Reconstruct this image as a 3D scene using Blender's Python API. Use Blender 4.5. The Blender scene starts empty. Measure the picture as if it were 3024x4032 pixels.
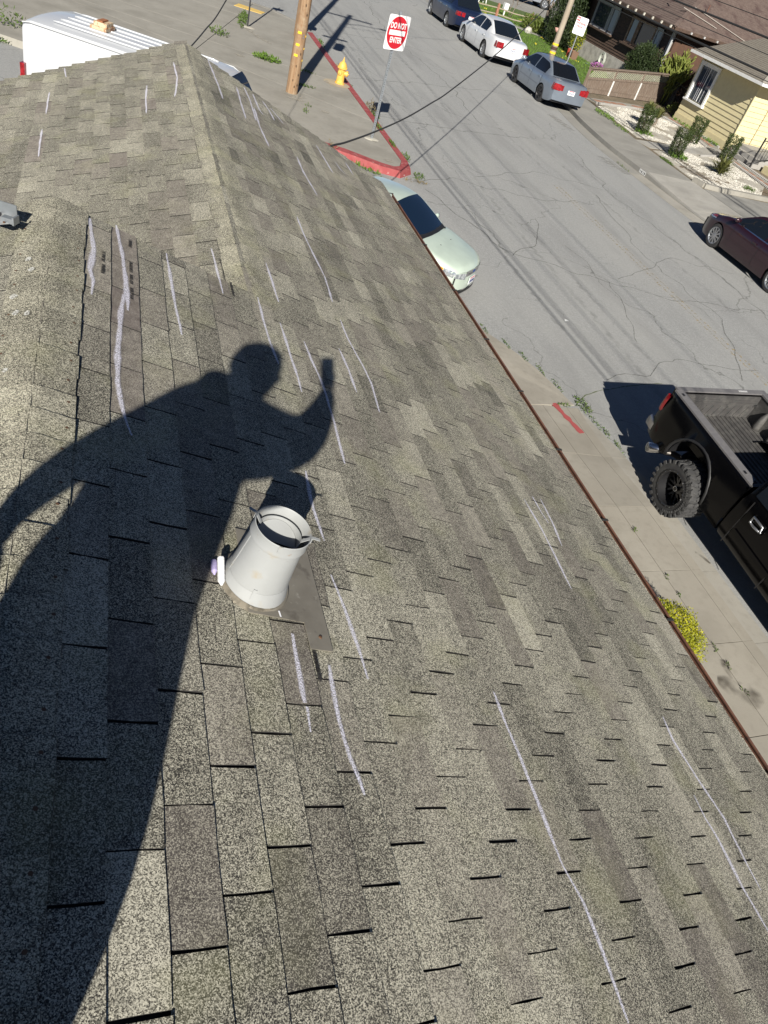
import bpy, bmesh, math, random
from mathutils import Vector, Matrix, noise
sc = bpy.context.scene
col = sc.collection
RND = random.Random(11)
rad = math.radians
# ------------------------------------------------------------------ camera, sky, sun, exposure
CAMZ = 5.3
cam = bpy.data.cameras.new('camera'); camo = bpy.data.objects.new('camera', cam); col.objects.link(camo)
Rt = Vector((0.9317976696552173, -0.2555821440056348, 0.257741867942695))
Dn = Vector((0.003303136511712157, -0.7040755291298539, -0.710117411819835))
Fw = Vector((0.3629630726593156, 0.6625371060899149, -0.6552117145928552))
m = Matrix((Rt, -Dn, -Fw)).transposed().to_4x4(); m.translation = (0, 0, CAMZ)
camo.matrix_world = m
cam.sensor_fit = 'VERTICAL'; cam.sensor_height = 24.0; cam.lens = 24.0 * 2748.563566 / 4032
cam.clip_start = 0.02; cam.clip_end = 900
sc.camera = camo
SUN = Vector((-0.27970845, -0.81339101, 0.5100571)).normalized()
w = bpy.data.worlds.new("World"); sc.world = w; w.use_nodes = True
wn = w.node_tree; wn.nodes.clear()
sky = wn.nodes.new('ShaderNodeTexSky'); sky.sky_type = 'NISHITA'; sky.sun_disc = False
sky.sun_elevation = math.asin(SUN.z); sky.sun_rotation = math.atan2(SUN.x, SUN.y)
sky.air_density = 0.4; sky.dust_density = 0.15; sky.ozone_density = 2.0; sky.altitude = 200
bg = wn.nodes.new('ShaderNodeBackground'); bg.inputs[1].default_value = 0.05
wo = wn.nodes.new('ShaderNodeOutputWorld')
wn.links.new(sky.outputs[0], bg.inputs[0]); wn.links.new(bg.outputs[0], wo.inputs[0])
sl = bpy.data.lights.new('sun', 'SUN'); sl.energy = 5.0; sl.angle = rad(0.53); sl.color = (1.0, 0.95, 0.86)
so = bpy.data.objects.new('sun', sl); col.objects.link(so)
so.rotation_euler = SUN.to_track_quat('Z', 'Y').to_euler(); so.location = SUN * 60
vs = sc.view_settings
vs.view_transform = 'Standard'; vs.look = 'None'; vs.gamma = 1.0; vs.use_curve_mapping = False; vs.exposure = 0.72
sc.display_settings.display_device = 'sRGB'

# ------------------------------------------------------------------ object helpers
def tag(o, label=None, cat=None, group=None, kind=None):
    if label: o['label'] = label
    if cat: o['category'] = cat
    if group: o['group'] = group
    if kind: o['kind'] = kind
    return o
def empty(name, loc=(0, 0, 0), rz=0, label=None, cat=None, group=None, kind=None, scale=1):
    o = bpy.data.objects.new(name, None); col.objects.link(o); o.empty_display_size = 0.1
    o.location = loc; o.rotation_euler = (0, 0, rz); o.scale = (scale,) * 3
    return tag(o, label, cat, group, kind)
def copy_tree(o, parent=None):
    c = o.copy(); col.objects.link(c)
    if parent: c.parent = parent
    for ch in list(o.children): copy_tree(ch, c)
    return c
class MB:
    def __init__(s): s.v = []; s.f = []; s.a = []; s.cur = None; s.edge = []; s.edgemat = None
    def add(s, vs, fs):
        b = len(s.v); s.v += [tuple(p) for p in vs]; s.f += [tuple(i + b for i in f) for f in fs]
        if s.cur is not None: s.a += [s.cur] * len(vs)
        return s
    def box(s, c, size, rz=0, mat=None):
        hx, hy, hz = [q / 2 for q in size]; cs, sn = math.cos(rz), math.sin(rz); vs = []
        for z in (-hz, hz):
            for x, y in ((-hx, -hy), (hx, -hy), (hx, hy), (-hx, hy)):
                p = Vector((x * cs - y * sn, x * sn + y * cs, z)) if mat is None else mat @ Vector((x, y, z))
                vs.append(p + Vector(c))
        return s.add(vs, [(3, 2, 1, 0), (4, 5, 6, 7), (0, 1, 5, 4), (1, 2, 6, 5), (2, 3, 7, 6), (3, 0, 4, 7)])
    def bar(s, a, b, wd, th, up=(0, 0, 1)):
        a, b = Vector(a), Vector(b); d = b - a; L = d.length; d.normalize(); u = Vector(up)
        x = d.cross(u)
        if x.length < 1e-4: x = d.cross(Vector((1, 0, 0)))
        x.normalize(); u = x.cross(d)
        return s.box((a + b) / 2, (wd, L, th), mat=Matrix((x, d, u)).transposed())
    def prism(s, poly, z0, z1):
        n = len(poly)
        if sum(poly[i][0] * poly[(i + 1) % n][1] - poly[(i + 1) % n][0] * poly[i][1] for i in range(n)) < 0: poly = poly[::-1]
        f0 = z0 if callable(z0) else (lambda x, y: z0); f1 = z1 if callable(z1) else (lambda x, y: z1)
        vs = [(x, y, f0(x, y)) for x, y in poly] + [(x, y, f1(x, y)) for x, y in poly]
        return s.add(vs, [tuple(range(n - 1, -1, -1)), tuple(range(n, 2 * n))] + [(i, (i + 1) % n, (i + 1) % n + n, i + n) for i in range(n)])
    def tube(s, pts, r, n=8, cap=True):
        pts = [Vector(p) for p in pts]; k = len(pts); rr = r if isinstance(r, (list, tuple)) else [r] * k; vs = []
        prev = None
        for i, p in enumerate(pts):
            t = (pts[min(i + 1, k - 1)] - pts[max(i - 1, 0)]).normalized()
            if prev is None: x = t.orthogonal().normalized()
            else:
                x = prev - t * prev.dot(t); x = x.normalized() if x.length > 1e-6 else t.orthogonal().normalized()
            prev = x; y = t.cross(x)
            for j in range(n):
                a = 2 * math.pi * j / n; vs.append(p + (x * math.cos(a) + y * math.sin(a)) * rr[i])
        fs = [(i * n + j, i * n + (j + 1) % n, (i + 1) * n + (j + 1) % n, (i + 1) * n + j) for i in range(k - 1) for j in range(n)]
        if cap: fs += [tuple(range(n - 1, -1, -1)), tuple(range((k - 1) * n, k * n))]
        return s.add(vs, fs)
    def lathe(s, prof, n=24, M=None, closed=False):
        M = M or Matrix(); vs = []; k = len(prof)
        for r, z in prof:
            for j in range(n):
                a = 2 * math.pi * j / n; vs.append(M @ Vector((r * math.cos(a), r * math.sin(a), z)))
        fs = [(i * n + j, i * n + (j + 1) % n, ((i + 1) % k) * n + (j + 1) % n, ((i + 1) % k) * n + j) for i in range(k if closed else k - 1) for j in range(n)]
        return s.add(vs, fs)
    def grid(s, fn, nu, nv, flip=False):
        vs = [fn(i / nu, j / nv) for j in range(nv + 1) for i in range(nu + 1)]; W = nu + 1
        fs = [(j * W + i, j * W + i + 1, (j + 1) * W + i + 1, (j + 1) * W + i) for j in range(nv) for i in range(nu)]
        if flip: fs = [f[::-1] for f in fs]
        return s.add(vs, fs)
    def leaf(s, c, size, rng, up=0.0, asp=0.5):
        d = Vector((rng.gauss(0, 1), rng.gauss(0, 1), rng.gauss(0, 1) + up)).normalized()
        e = d.orthogonal().normalized(); e.rotate(Matrix.Rotation(rng.uniform(0, 6.28), 3, d))
        c = Vector(c); L = size * rng.uniform(.7, 1.3)
        return s.add([c, c + d * L * .5 + e * L * asp * .5, c + d * L, c + d * L * .5 - e * L * asp * .5], [(0, 1, 2, 3)])
    def build(s, name, mat, parent=None, smooth=False, attr=None, kind=None, world=False, autosmooth=None):
        me = bpy.data.meshes.new(name); me.from_pydata(s.v, [], s.f); me.validate(); 
        if mat: me.materials.append(mat)
        if s.edge and s.edgemat:
            me.materials.append(s.edgemat)
            for q in s.edge: me.polygons[q].material_index = 1
        if smooth: me.polygons.foreach_set('use_smooth', [True] * len(me.polygons))
        if s.a and len(s.a) == len(me.vertices):
            for idx, an in enumerate(('tint', 'bare')):
                at = me.attributes.new(an, 'FLOAT', 'POINT'); at.data.foreach_set('value', [q[idx] for q in s.a])
        me.update()
        o = bpy.data.objects.new(name, me); col.objects.link(o)
        if parent is not None:
            o.parent = parent
            if world: o.matrix_parent_inverse = Matrix.Translation(-Vector(parent.location))
        if smooth and autosmooth:
            md = o.modifiers.new('edge', 'EDGE_SPLIT'); md.split_angle = rad(autosmooth)
        if kind: o['kind'] = kind
        return o
def hermite(tab):
    def f(x):
        n = len(tab)
        if x <= tab[0][0]: return tab[0][1]
        if x >= tab[-1][0]: return tab[-1][1]
        for i in range(n - 1):
            if tab[i][0] <= x <= tab[i + 1][0]: break
        def sl(j):
            if j <= 0 or j >= n - 1: return 0 if n > 2 and False else (tab[min(j + 1, n - 1)][1] - tab[max(j - 1, 0)][1]) / (tab[min(j + 1, n - 1)][0] - tab[max(j - 1, 0)][0])
            a = (tab[j][1] - tab[j - 1][1]) / (tab[j][0] - tab[j - 1][0]); b = (tab[j + 1][1] - tab[j][1]) / (tab[j + 1][0] - tab[j][0])
            return 0 if a * b <= 0 else 2 * a * b / (a + b)
        h = tab[i + 1][0] - tab[i][0]; t = (x - tab[i][0]) / h; a, b = tab[i][1], tab[i + 1][1]; ma, mb = sl(i) * h, sl(i + 1) * h
        return (2 * t**3 - 3 * t**2 + 1) * a + (t**3 - 2 * t**2 + t) * ma + (-2 * t**3 + 3 * t**2) * b + (t**3 - t**2) * mb
    return f
def lerp(a, b, t): return a + (b - a) * t
def sstep(a, b, x):
    t = max(0, min(1, (x - a) / (b - a))); return t * t * (3 - 2 * t)

# ------------------------------------------------------------------ materials
def nodes(name):
    mt = bpy.data.materials.new(name); mt.use_nodes = True; nt = mt.node_tree
    b = nt.nodes['Principled BSDF']; return mt, nt, b
def N(nt, t, **kw):
    n = nt.nodes.new('ShaderNode' + t)
    for k, v in kw.items():
        if k == 'inp':
            for i, q in v.items(): n.inputs[i].default_value = q
        else: setattr(n, k, v)
    return n
def rgba(c): return (c[0], c[1], c[2], 1)
def noise_fac(nt, co, scale, lo=.35, hi=.65, detail=3, stretch=None, rough=.55):
    if stretch:
        mp = N(nt, 'Mapping'); mp.inputs['Scale'].default_value = stretch; nt.links.new(co, mp.inputs[0]); co = mp.outputs[0]
    n = N(nt, 'TexNoise', inp={'Scale': scale, 'Detail': detail, 'Roughness': rough}); nt.links.new(co, n.inputs['Vector'])
    r = N(nt, 'MapRange', inp={1: lo, 2: hi, 3: 0, 4: 1}); nt.links.new(n.outputs[0], r.inputs[0]); return r.outputs[0]
def mixc(nt, f, a, b):
    mx = N(nt, 'Mix', data_type='RGBA')
    for sock, v in ((mx.inputs[0], f), (mx.inputs[6], a), (mx.inputs[7], b)):
        if hasattr(v, 'links') or isinstance(v, bpy.types.NodeSocket): nt.links.new(v, sock)
        else: sock.default_value = v if not isinstance(v, tuple) or len(v) == 4 else rgba(v)
    return mx.outputs[2]
def mul(nt, a, b, op='MULTIPLY'):
    n = N(nt, 'Math', operation=op)
    for i, v in enumerate((a, b)):
        if isinstance(v, bpy.types.NodeSocket): nt.links.new(v, n.inputs[i])
        else: n.inputs[i].default_value = v
    return n.outputs[0]
def mat(name, base, rough=.7, metal=0.0, layers=(), bump=None, coat=0, spec=None, trans=0):
    """layers: (colour, noise scale, lo, hi[, stretch])"""
    mt, nt, b = nodes(name)
    tc = N(nt, 'TexCoord'); co = tc.outputs['Object']
    c = rgba(base)
    for L in layers:
        f = noise_fac(nt, co, L[1], L[2], L[3], stretch=L[4] if len(L) > 4 else None, detail=4)
        c = mixc(nt, f, c, rgba(L[0]))
    if isinstance(c, tuple): b.inputs['Base Color'].default_value = c
    else: nt.links.new(c, b.inputs['Base Color'])
    b.inputs['Roughness'].default_value = rough; b.inputs['Metallic'].default_value = metal
    if coat: b.inputs['Coat Weight'].default_value = coat; b.inputs['Coat Roughness'].default_value = .06
    if spec is not None: b.inputs['Specular IOR Level'].default_value = spec
    if trans: b.inputs['Transmission Weight'].default_value = trans
    if bump:
        n = N(nt, 'TexNoise', inp={'Scale': bump[0], 'Detail': 3}); nt.links.new(co, n.inputs['Vector'])
        bp = N(nt, 'Bump', inp={'Strength': bump[1], 'Distance': bump[2]}); nt.links.new(n.outputs[0], bp.inputs['Height']); nt.links.new(bp.outputs[0], b.inputs['Normal'])
    return mt
def shingle_mat(name, dark, mid, light, gscale=420, warm=0.0):
    mt, nt, b = nodes(name)
    g = N(nt, 'NewGeometry'); P = g.outputs['Position']
    vor = N(nt, 'TexVoronoi', inp={'Scale': gscale}); nt.links.new(P, vor.inputs['Vector'])
    sep = N(nt, 'SeparateColor'); nt.links.new(vor.outputs['Color'], sep.inputs[0])
    tint = N(nt, 'Attribute', attribute_name='tint'); bare = N(nt, 'Attribute', attribute_name='bare')
    big = noise_fac(nt, P, 2.6, .3, .7, stretch=(1.0, .35, 1), detail=4)
    med = noise_fac(nt, P, 22, .25, .75, detail=4)
    fine = noise_fac(nt, P, 95, .25, .75, detail=2)
    v = mul(nt, sep.outputs[0], .88)
    v = mul(nt, v, mul(nt, tint.outputs['Fac'], .29), 'ADD')
    v = mul(nt, v, mul(nt, big, .14), 'ADD')
    v = mul(nt, v, mul(nt, med, .10), 'ADD')
    v = mul(nt, v, mul(nt, fine, .12), 'ADD')
    v = mul(nt, v, mul(nt, noise_fac(nt, P, 9, .3, .7, stretch=(1.0, .3, 1), detail=5), .10), 'ADD')
    v = mul(nt, v, -.365, 'ADD')
    rp = N(nt, 'ValToRGB'); e = rp.color_ramp.elements
    e[0].position = .10; e[0].color = rgba(dark); e[1].position = .92; e[1].color = rgba(light)
    q = e.new(.42); q.color = rgba(mid); q = e.new(.62); q.color = rgba(tuple(lerp(mid[i], light[i], .42) for i in range(3)))
    nt.links.new(v, rp.inputs[0])
    lich = noise_fac(nt, P, 3.3, .52, .74, detail=5)
    c = mixc(nt, mul(nt, lich, .30), rp.outputs[0], mixc(nt, .75, rp.outputs[0], rgba((light[0] * .62, light[1] * .66, light[2] * .40))))
    c = mixc(nt, mul(nt, bare.outputs['Fac'], .82), c, mixc(nt, med, (.12, .098, .088, 1), mixc(nt, sep.outputs[1], (.17, .142, .125, 1), (.36, .32, .29, 1))))
    stain = noise_fac(nt, P, 5.0, .63, .78, detail=5)
    c = mixc(nt, mul(nt, stain, .55), c, (.045, .043, .037, 1))
    nt.links.new(c, b.inputs['Base Color']); b.inputs['Roughness'].default_value = .93
    b.inputs['Specular IOR Level'].default_value = .25
    bp = N(nt, 'Bump', inp={'Strength': .55, 'Distance': .0016}); nt.links.new(sep.outputs[2], bp.inputs['Height']); nt.links.new(bp.outputs[0], b.inputs['Normal'])
    return mt
def asphalt_mat(name='asphalt'):
    mt, nt, b = nodes(name)
    P = N(nt, 'NewGeometry').outputs['Position']
    vor = N(nt, 'TexVoronoi', inp={'Scale': 75}); nt.links.new(P, vor.inputs['Vector'])
    sep = N(nt, 'SeparateColor'); nt.links.new(vor.outputs['Color'], sep.inputs[0])
    c = mixc(nt, sep.outputs[0], (.205, .209, .208, 1), (.385, .388, .378, 1))
    c = mixc(nt, noise_fac(nt, P, 30, .3, .75), c, (.28, .28, .272, 1))
    c = mixc(nt, mul(nt, noise_fac(nt, P, 13, .42, .70, detail=6, rough=.7), .5), c, (.21, .212, .207, 1))
    c = mixc(nt, mul(nt, noise_fac(nt, P, 16, .52, .75, detail=6, rough=.7), .5), c, (.40, .40, .385, 1))
    c = mixc(nt, mul(nt, noise_fac(nt, P, .45, .38, .68, stretch=(1.6, .5, 1), detail=6), .5), c, (.33, .328, .312, 1))
    c = mixc(nt, mul(nt, noise_fac(nt, P, .55, .5, .74, stretch=(2.6, .35, 1), detail=6), .6), c, (.20, .20, .197, 1))
    # cracks: warped voronoi cell borders, patchy
    wp = N(nt, 'TexNoise', inp={'Scale': 1.1, 'Detail': 5}); nt.links.new(P, wp.inputs['Vector'])
    ad = N(nt, 'VectorMath', operation='MULTIPLY_ADD'); nt.links.new(wp.outputs['Color'], ad.inputs[0]); ad.inputs[1].default_value = (1.3, 1.3, 0); nt.links.new(P, ad.inputs[2])
    for scl, wdt, lo, hi, k in ((.22, .0030, .34, .46, .55), (.75, .0045, .54, .64, .45)):
        v2 = N(nt, 'TexVoronoi', feature='DISTANCE_TO_EDGE', inp={'Scale': scl}); nt.links.new(ad.outputs[0], v2.inputs['Vector'])
        r = N(nt, 'MapRange', inp={1: 0, 2: wdt, 3: 1, 4: 0}); nt.links.new(v2.outputs['Distance'], r.inputs[0])
        c = mixc(nt, mul(nt, mul(nt, r.outputs[0], noise_fac(nt, P, .5, lo, hi)), k), c, (.05, .052, .045, 1))
    nt.links.new(c, b.inputs['Base Color']); b.inputs['Roughness'].default_value = .9; b.inputs['Specular IOR Level'].default_value = .3
    bp = N(nt, 'Bump', inp={'Strength': .5, 'Distance': .006}); nt.links.new(sep.outputs[1], bp.inputs['Height']); nt.links.new(bp.outputs[0], b.inputs['Normal'])
    return mt
def concrete_mat(name, a, bcol, dk, sc_=1.0):
    mt, nt, b = nodes(name)
    P = N(nt, 'NewGeometry').outputs['Position']
    oi = N(nt, 'ObjectInfo')
    c = mixc(nt, noise_fac(nt, P, 1.2 * sc_, .3, .7, detail=6), rgba(a), rgba(bcol))
    c = mixc(nt, mul(nt, noise_fac(nt, P, .8 * sc_, .5, .72, detail=7), .75), c, rgba(dk))
    c = mixc(nt, mul(nt, noise_fac(nt, P, 9, .5, .75, detail=6), .4), c, rgba(dk))
    c = mixc(nt, mul(nt, noise_fac(nt, P, 120, .35, .8, detail=2), .35), c, rgba(tuple(q * .6 for q in a)))
    c = mixc(nt, mul(nt, oi.outputs['Random'], .28), c, rgba(tuple(q * .72 for q in a)))
    nt.links.new(c, b.inputs['Base Color']); b.inputs['Roughness'].default_value = .88; b.inputs['Specular IOR Level'].default_value = .3
    bp = N(nt, 'Bump', inp={'Strength': .3, 'Distance': .004})
    n = N(nt, 'TexNoise', inp={'Scale': 60, 'Detail': 4}); nt.links.new(P, n.inputs['Vector']); nt.links.new(n.outputs[0], bp.inputs['Height']); nt.links.new(bp.outputs[0], b.inputs['Normal'])
    return mt
def leaf_mat(name, a, bcol, c2, scale=8):
    mt, nt, b = nodes(name)
    P = N(nt, 'NewGeometry').outputs['Position']
    n = N(nt, 'TexWhiteNoise'); 
    vm = N(nt, 'VectorMath', operation='SCALE'); vm.inputs['Scale'].default_value = 11; nt.links.new(P, vm.inputs[0])
    fl = N(nt, 'VectorMath', operation='FLOOR'); nt.links.new(vm.outputs[0], fl.inputs[0]); nt.links.new(fl.outputs[0], n.inputs['Vector'])
    c = mixc(nt, noise_fac(nt, P, scale, .3, .7), rgba(a), rgba(bcol)); c = mixc(nt, mul(nt, n.outputs['Value'], .5), c, rgba(c2))
    nt.links.new(c, b.inputs['Base Color']); b.inputs['Roughness'].default_value = .6; b.inputs['Specular IOR Level'].default_value = .3
    tr = N(nt, 'BsdfTranslucent'); nt.links.new(c, tr.inputs[0]); mx = N(nt, 'MixShader'); mx.inputs[0].default_value = .25
    nt.links.new(b.outputs[0], mx.inputs[1]); nt.links.new(tr.outputs[0], mx.inputs[2]); nt.links.new(mx.outputs[0], nt.nodes['Material Output'].inputs[0])
    return mt
def ribbon_mat(name, colr, scale=160, lo=.42, hi=.58, dens=1.0):
    """dry chalk or worn paint: broken up by the grain under it"""
    mt, nt, b = nodes(name)
    P = N(nt, 'NewGeometry').outputs['Position']
    at = N(nt, 'Attribute', attribute_name='tint')
    b.inputs['Base Color'].default_value = rgba(colr); b.inputs['Roughness'].default_value = .9
    f = mul(nt, noise_fac(nt, P, scale, lo, hi, detail=2), dens)
    f = mul(nt, f, at.outputs['Fac'])
    tr = N(nt, 'BsdfTransparent'); mx = N(nt, 'MixShader')
    nt.links.new(f, mx.inputs[0]); nt.links.new(tr.outputs[0], mx.inputs[1]); nt.links.new(b.outputs[0], mx.inputs[2]); nt.links.new(mx.outputs[0], nt.nodes['Material Output'].inputs[0])
    return mt
M = {}
M['shingle'] = shingle_mat('asphalt_shingle', (.032, .030, .027), (.158, .149, .120), (.60, .57, .46))
M['cap'] = shingle_mat('ridge_shingle', (.034, .032, .027), (.168, .159, .124), (.59, .56, .44))
M['tar'] = mat('tar_paper', (.018, .017, .016), .95)
M['street'] = asphalt_mat()
M['walk'] = concrete_mat('sidewalk_concrete', (.355, .33, .28), (.30, .275, .23), (.20, .182, .148))
M['walk_dark'] = concrete_mat('old_concrete', (.335, .318, .278), (.27, .256, .222), (.185, .174, .148))
M['gutterpan'] = concrete_mat('gutter_concrete', (.37, .35, .31), (.31, .295, .255), (.20, .185, .155))
M['farwalk'] = concrete_mat('far_sidewalk', (.31, .30, .27), (.26, .25, .228), (.195, .188, .17))
M['drive'] = concrete_mat('driveway_concrete', (.40, .385, .35), (.34, .325, .29), (.22, .21, .19))
M['redpaint'] = mat('worn_red_kerb_paint', (.25, .040, .042), .75, layers=[((.32, .085, .08), 6, .35, .7), ((.46, .40, .37), 14, .64, .70), ((.20, .18, .16), 25, .66, .74)], bump=(40, .4, .01))
M['yellowpad'] = mat('yellow_paving', (.62, .42, .10), .8, layers=[((.50, .36, .14), 8, .4, .7)])
M['red_line'] = ribbon_mat('red_road_paint', (.45, .075, .075), 35, .28, .45, .92)
M['yellow_line'] = ribbon_mat('worn_yellow_paint', (.50, .36, .14), 14, .50, .66, .8)
M['chalk'] = ribbon_mat('chalk', (.80, .79, .90), 240, .30, .62, 1.0)
M['soil'] = mat('soil', (.16, .125, .085), .95, layers=[((.10, .085, .055), 3, .4, .65), ((.22, .18, .12), 20, .5, .7)], bump=(20, .6, .03))
M['stain'] = ribbon_mat('dark_stain', (.075, .062, .046), 4.5, .36, .62, .72)
M['wet'] = ribbon_mat('wet_stain', (.045, .038, .028), 9, .25, .5, .92)
M['rust'] = mat('rusty_brown_gutter', (.115, .052, .034), .6, layers=[((.16, .075, .045), 14, .4, .7), ((.05, .03, .024), 30, .55, .7)])
M['wall_tan'] = mat('stucco', (.45, .40, .32), .9)
M['white_metal'] = mat('painted_white_metal', (.315, .325, .325), .45, layers=[((.27, .278, .275), 7, .4, .75), ((.30, .255, .18), 12, .60, .80), ((.22, .14, .08), 30, .70, .78)])
M['flash'] = mat('weathered_flashing', (.245, .225, .185), .62, .25, layers=[((.19, .172, .14), 9, .38, .68), ((.12, .105, .085), 13, .58, .72), ((.38, .36, .31), 40, .66, .8)])
M['black'] = mat('black_plastic', (.012, .012, .013), .5)
M['rubber'] = mat('tyre_rubber', (.022, .022, .023), .82, layers=[((.045, .044, .042), 9, .45, .7)])
M['glass'] = mat('tinted_window_glass', (.008, .011, .016), .04, 0, spec=.5)
M['glass_house'] = mat('house_window_glass', (.03, .04, .055), .05, spec=.8)
M['chrome'] = mat('chrome', (.62, .62, .63), .16, 1.0)
M['alloy'] = mat('alloy_rim', (.46, .46, .47), .3, .9)
M['redlens'] = mat('red_lamp_lens', (.17, .004, .007), .15, coat=.4, layers=[((.30, .012, .018), 9, .45, .6)])
M['clearlens'] = mat('clear_lamp_lens', (.30, .33, .35), .10, .5, coat=.6, layers=[((.62, .65, .67), 12, .45, .6)])
M['amber'] = mat('amber_lens', (.75, .27, .02), .2)
M['plate'] = mat('licence_plate', (.72, .74, .76), .4)
M['ink'] = mat('dark_ink', (.03, .04, .12), .6)
M['redink'] = mat('red_sign_ink', (.50, .012, .025), .45)
M['white_sign'] = mat('white_sign_sheeting', (.80, .80, .79), .4)
M['galv'] = mat('galvanised_steel', (.30, .32, .34), .45, .6, layers=[((.22, .24, .25), 12, .4, .7)])
M['polewood'] = mat('pole_wood', (.23, .135, .070), .88, layers=[((.31, .21, .125), 4, .35, .7, (6, 6, .35)), ((.085, .05, .028), 9, .55, .75, (7, 7, .25)), ((.36, .29, .20), 3, .55, .8)], bump=(22, .5, .02))
M['greywood'] = mat('grey_pole_wood', (.27, .225, .165), .9, layers=[((.36, .31, .24), 5, .35, .7, (6, 6, .3)), ((.14, .10, .07), 9, .55, .72, (7, 7, .25))], bump=(22, .5, .02))
M['fencewood'] = mat('weathered_fence_wood', (.16, .115, .085), .9, layers=[((.24, .20, .165), 5, .4, .7, (5, 5, .5)), ((.085, .06, .045), 8, .5, .7, (5, 5, .4))])
M['lattice'] = mat('lattice_wood', (.36, .35, .26), .9, layers=[((.27, .26, .20), 12, .4, .7)])
M['hydrant'] = mat('yellow_hydrant_paint', (.66, .36, .055), .5, layers=[((.70, .45, .12), 8, .4, .7), ((.55, .50, .42), 18, .66, .72)])
M['yellow_tag'] = mat('yellow_tag', (.85, .55, .03), .4)
M['wire'] = mat('black_cable', (.022, .022, .022), .7)
M['siding'] = mat('cream_siding', (.60, .53, .315), .7, layers=[((.55, .48, .29), 5, .4, .7)])
M['trim'] = mat('white_trim', (.70, .70, .68), .55, layers=[((.58, .58, .56), 9, .5, .75)])
M['foundation'] = mat('grey_foundation', (.42, .40, .36), .9, layers=[((.28, .265, .24), 3, .4, .65), ((.18, .17, .15), 8, .6, .75)])
M['brownwood'] = mat('dark_brown_siding', (.058, .036, .026), .85, layers=[((.10, .062, .042), 6, .4, .7, (.4, .4, 3)), ((.03, .02, .016), 10, .5, .7), ((.40, .39, .37), 22, .715, .74)])
M['redwood'] = mat('red_brown_wall', (.075, .040, .026), .9, layers=[((.10, .05, .03), 6, .45, .7)])
M['roof_brown'] = mat('brown_roof_shingle', (.095, .066, .055), .95, layers=[((.135, .098, .082), 7, .35, .7), ((.06, .034, .03), 1.6, .50, .70), ((.17, .15, .13), 28, .6, .75)])
M['roof_grey'] = mat('grey_brown_roof_shingle', (.165, .145, .118), .95, layers=[((.21, .19, .155), 7, .4, .7), ((.10, .088, .07), 18, .55, .75)])
M['brick'] = mat('brick_paver', (.26, .13, .085), .9, layers=[((.34, .20, .14), 8, .4, .7)])
M['gravel'] = mat('white_gravel', (.46, .435, .38), .9, layers=[((.24, .195, .13), .9, .52, .70), ((.34, .31, .25), 12, .4, .65), ((.30, .27, .20), 30, .6, .72)], bump=(30, .8, .03))
M['stone'] = mat('white_stone', (.55, .53, .475), .85, layers=[((.40, .375, .32), 9, .4, .7)])
M['lawn_soil'] = mat('lawn_ground', (.075, .115, .022), .95, layers=[((.12, .11, .045), 1.5, .5, .75), ((.055, .095, .016), 9, .4, .65)])
M['grass'] = leaf_mat('grass_blades', (.075, .16, .016), (.115, .21, .03), (.16, .22, .05), 3)
M['weed'] = leaf_mat('weed_leaf', (.06, .12, .018), (.09, .15, .03), (.13, .15, .05), 9)
M['drygrass'] = leaf_mat('dry_stem', (.22, .17, .09), (.16, .13, .06), (.30, .25, .15), 9)
M['juniper'] = leaf_mat('juniper_leaf', (.030, .052, .014), (.052, .078, .02), (.075, .09, .026), 6)
M['cypress'] = leaf_mat('cypress_leaf', (.018, .036, .012), (.035, .055, .016), (.05, .066, .024), 5)
M['agave'] = leaf_mat('strap_leaf', (.085, .105, .028), (.15, .155, .045), (.20, .19, .075), 9)
M['yellowshrub'] = leaf_mat('golden_leaf', (.34, .34, .02), (.48, .45, .03), (.15, .20, .015), 7)
M['cactus'] = leaf_mat('cactus_green', (.15, .19, .035), (.24, .26, .06), (.09, .12, .025), 5)
M['bushleaf'] = leaf_mat('bush_leaf', (.075, .12, .02), (.12, .17, .035), (.20, .19, .05), 7)
M['flower'] = mat('purple_flower', (.38, .12, .36), .7)
M['yflower'] = mat('yellow_flower', (.75, .60, .04), .7)
M['bark'] = mat('grey_bark', (.20, .165, .13), .95, layers=[((.11, .09, .07), 14, .4, .65)])
M['pot_brown'] = mat('brown_planter', (.17, .10, .065), .85)
M['pot_red'] = mat('red_pot', (.34, .05, .03), .7)
M['pink'] = mat('pink_bowl', (.55, .30, .25), .7)
M['iron'] = mat('black_iron', (.02, .02, .022), .5)
M['postred'] = mat('red_stained_post', (.24, .095, .055), .9, layers=[((.33, .17, .11), 8, .4, .7)])
M['stepstone'] = concrete_mat('porch_concrete', (.36, .345, .32), (.31, .30, .28), (.22, .21, .195))
M['skin'] = mat('skin', (.45, .28, .2), .6); M['jacket'] = mat('dark_jacket', (.04, .045, .06), .9); M['jeans'] = mat('blue_jeans', (.05, .07, .13), .9)
M['hose'] = mat('pale_hose', (.45, .47, .42), .6)
M['bird'] = mat('dropping', (.62, .60, .55), .9)
M['nailrust'] = mat('rusty_nail', (.10, .05, .025), .8)
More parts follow.
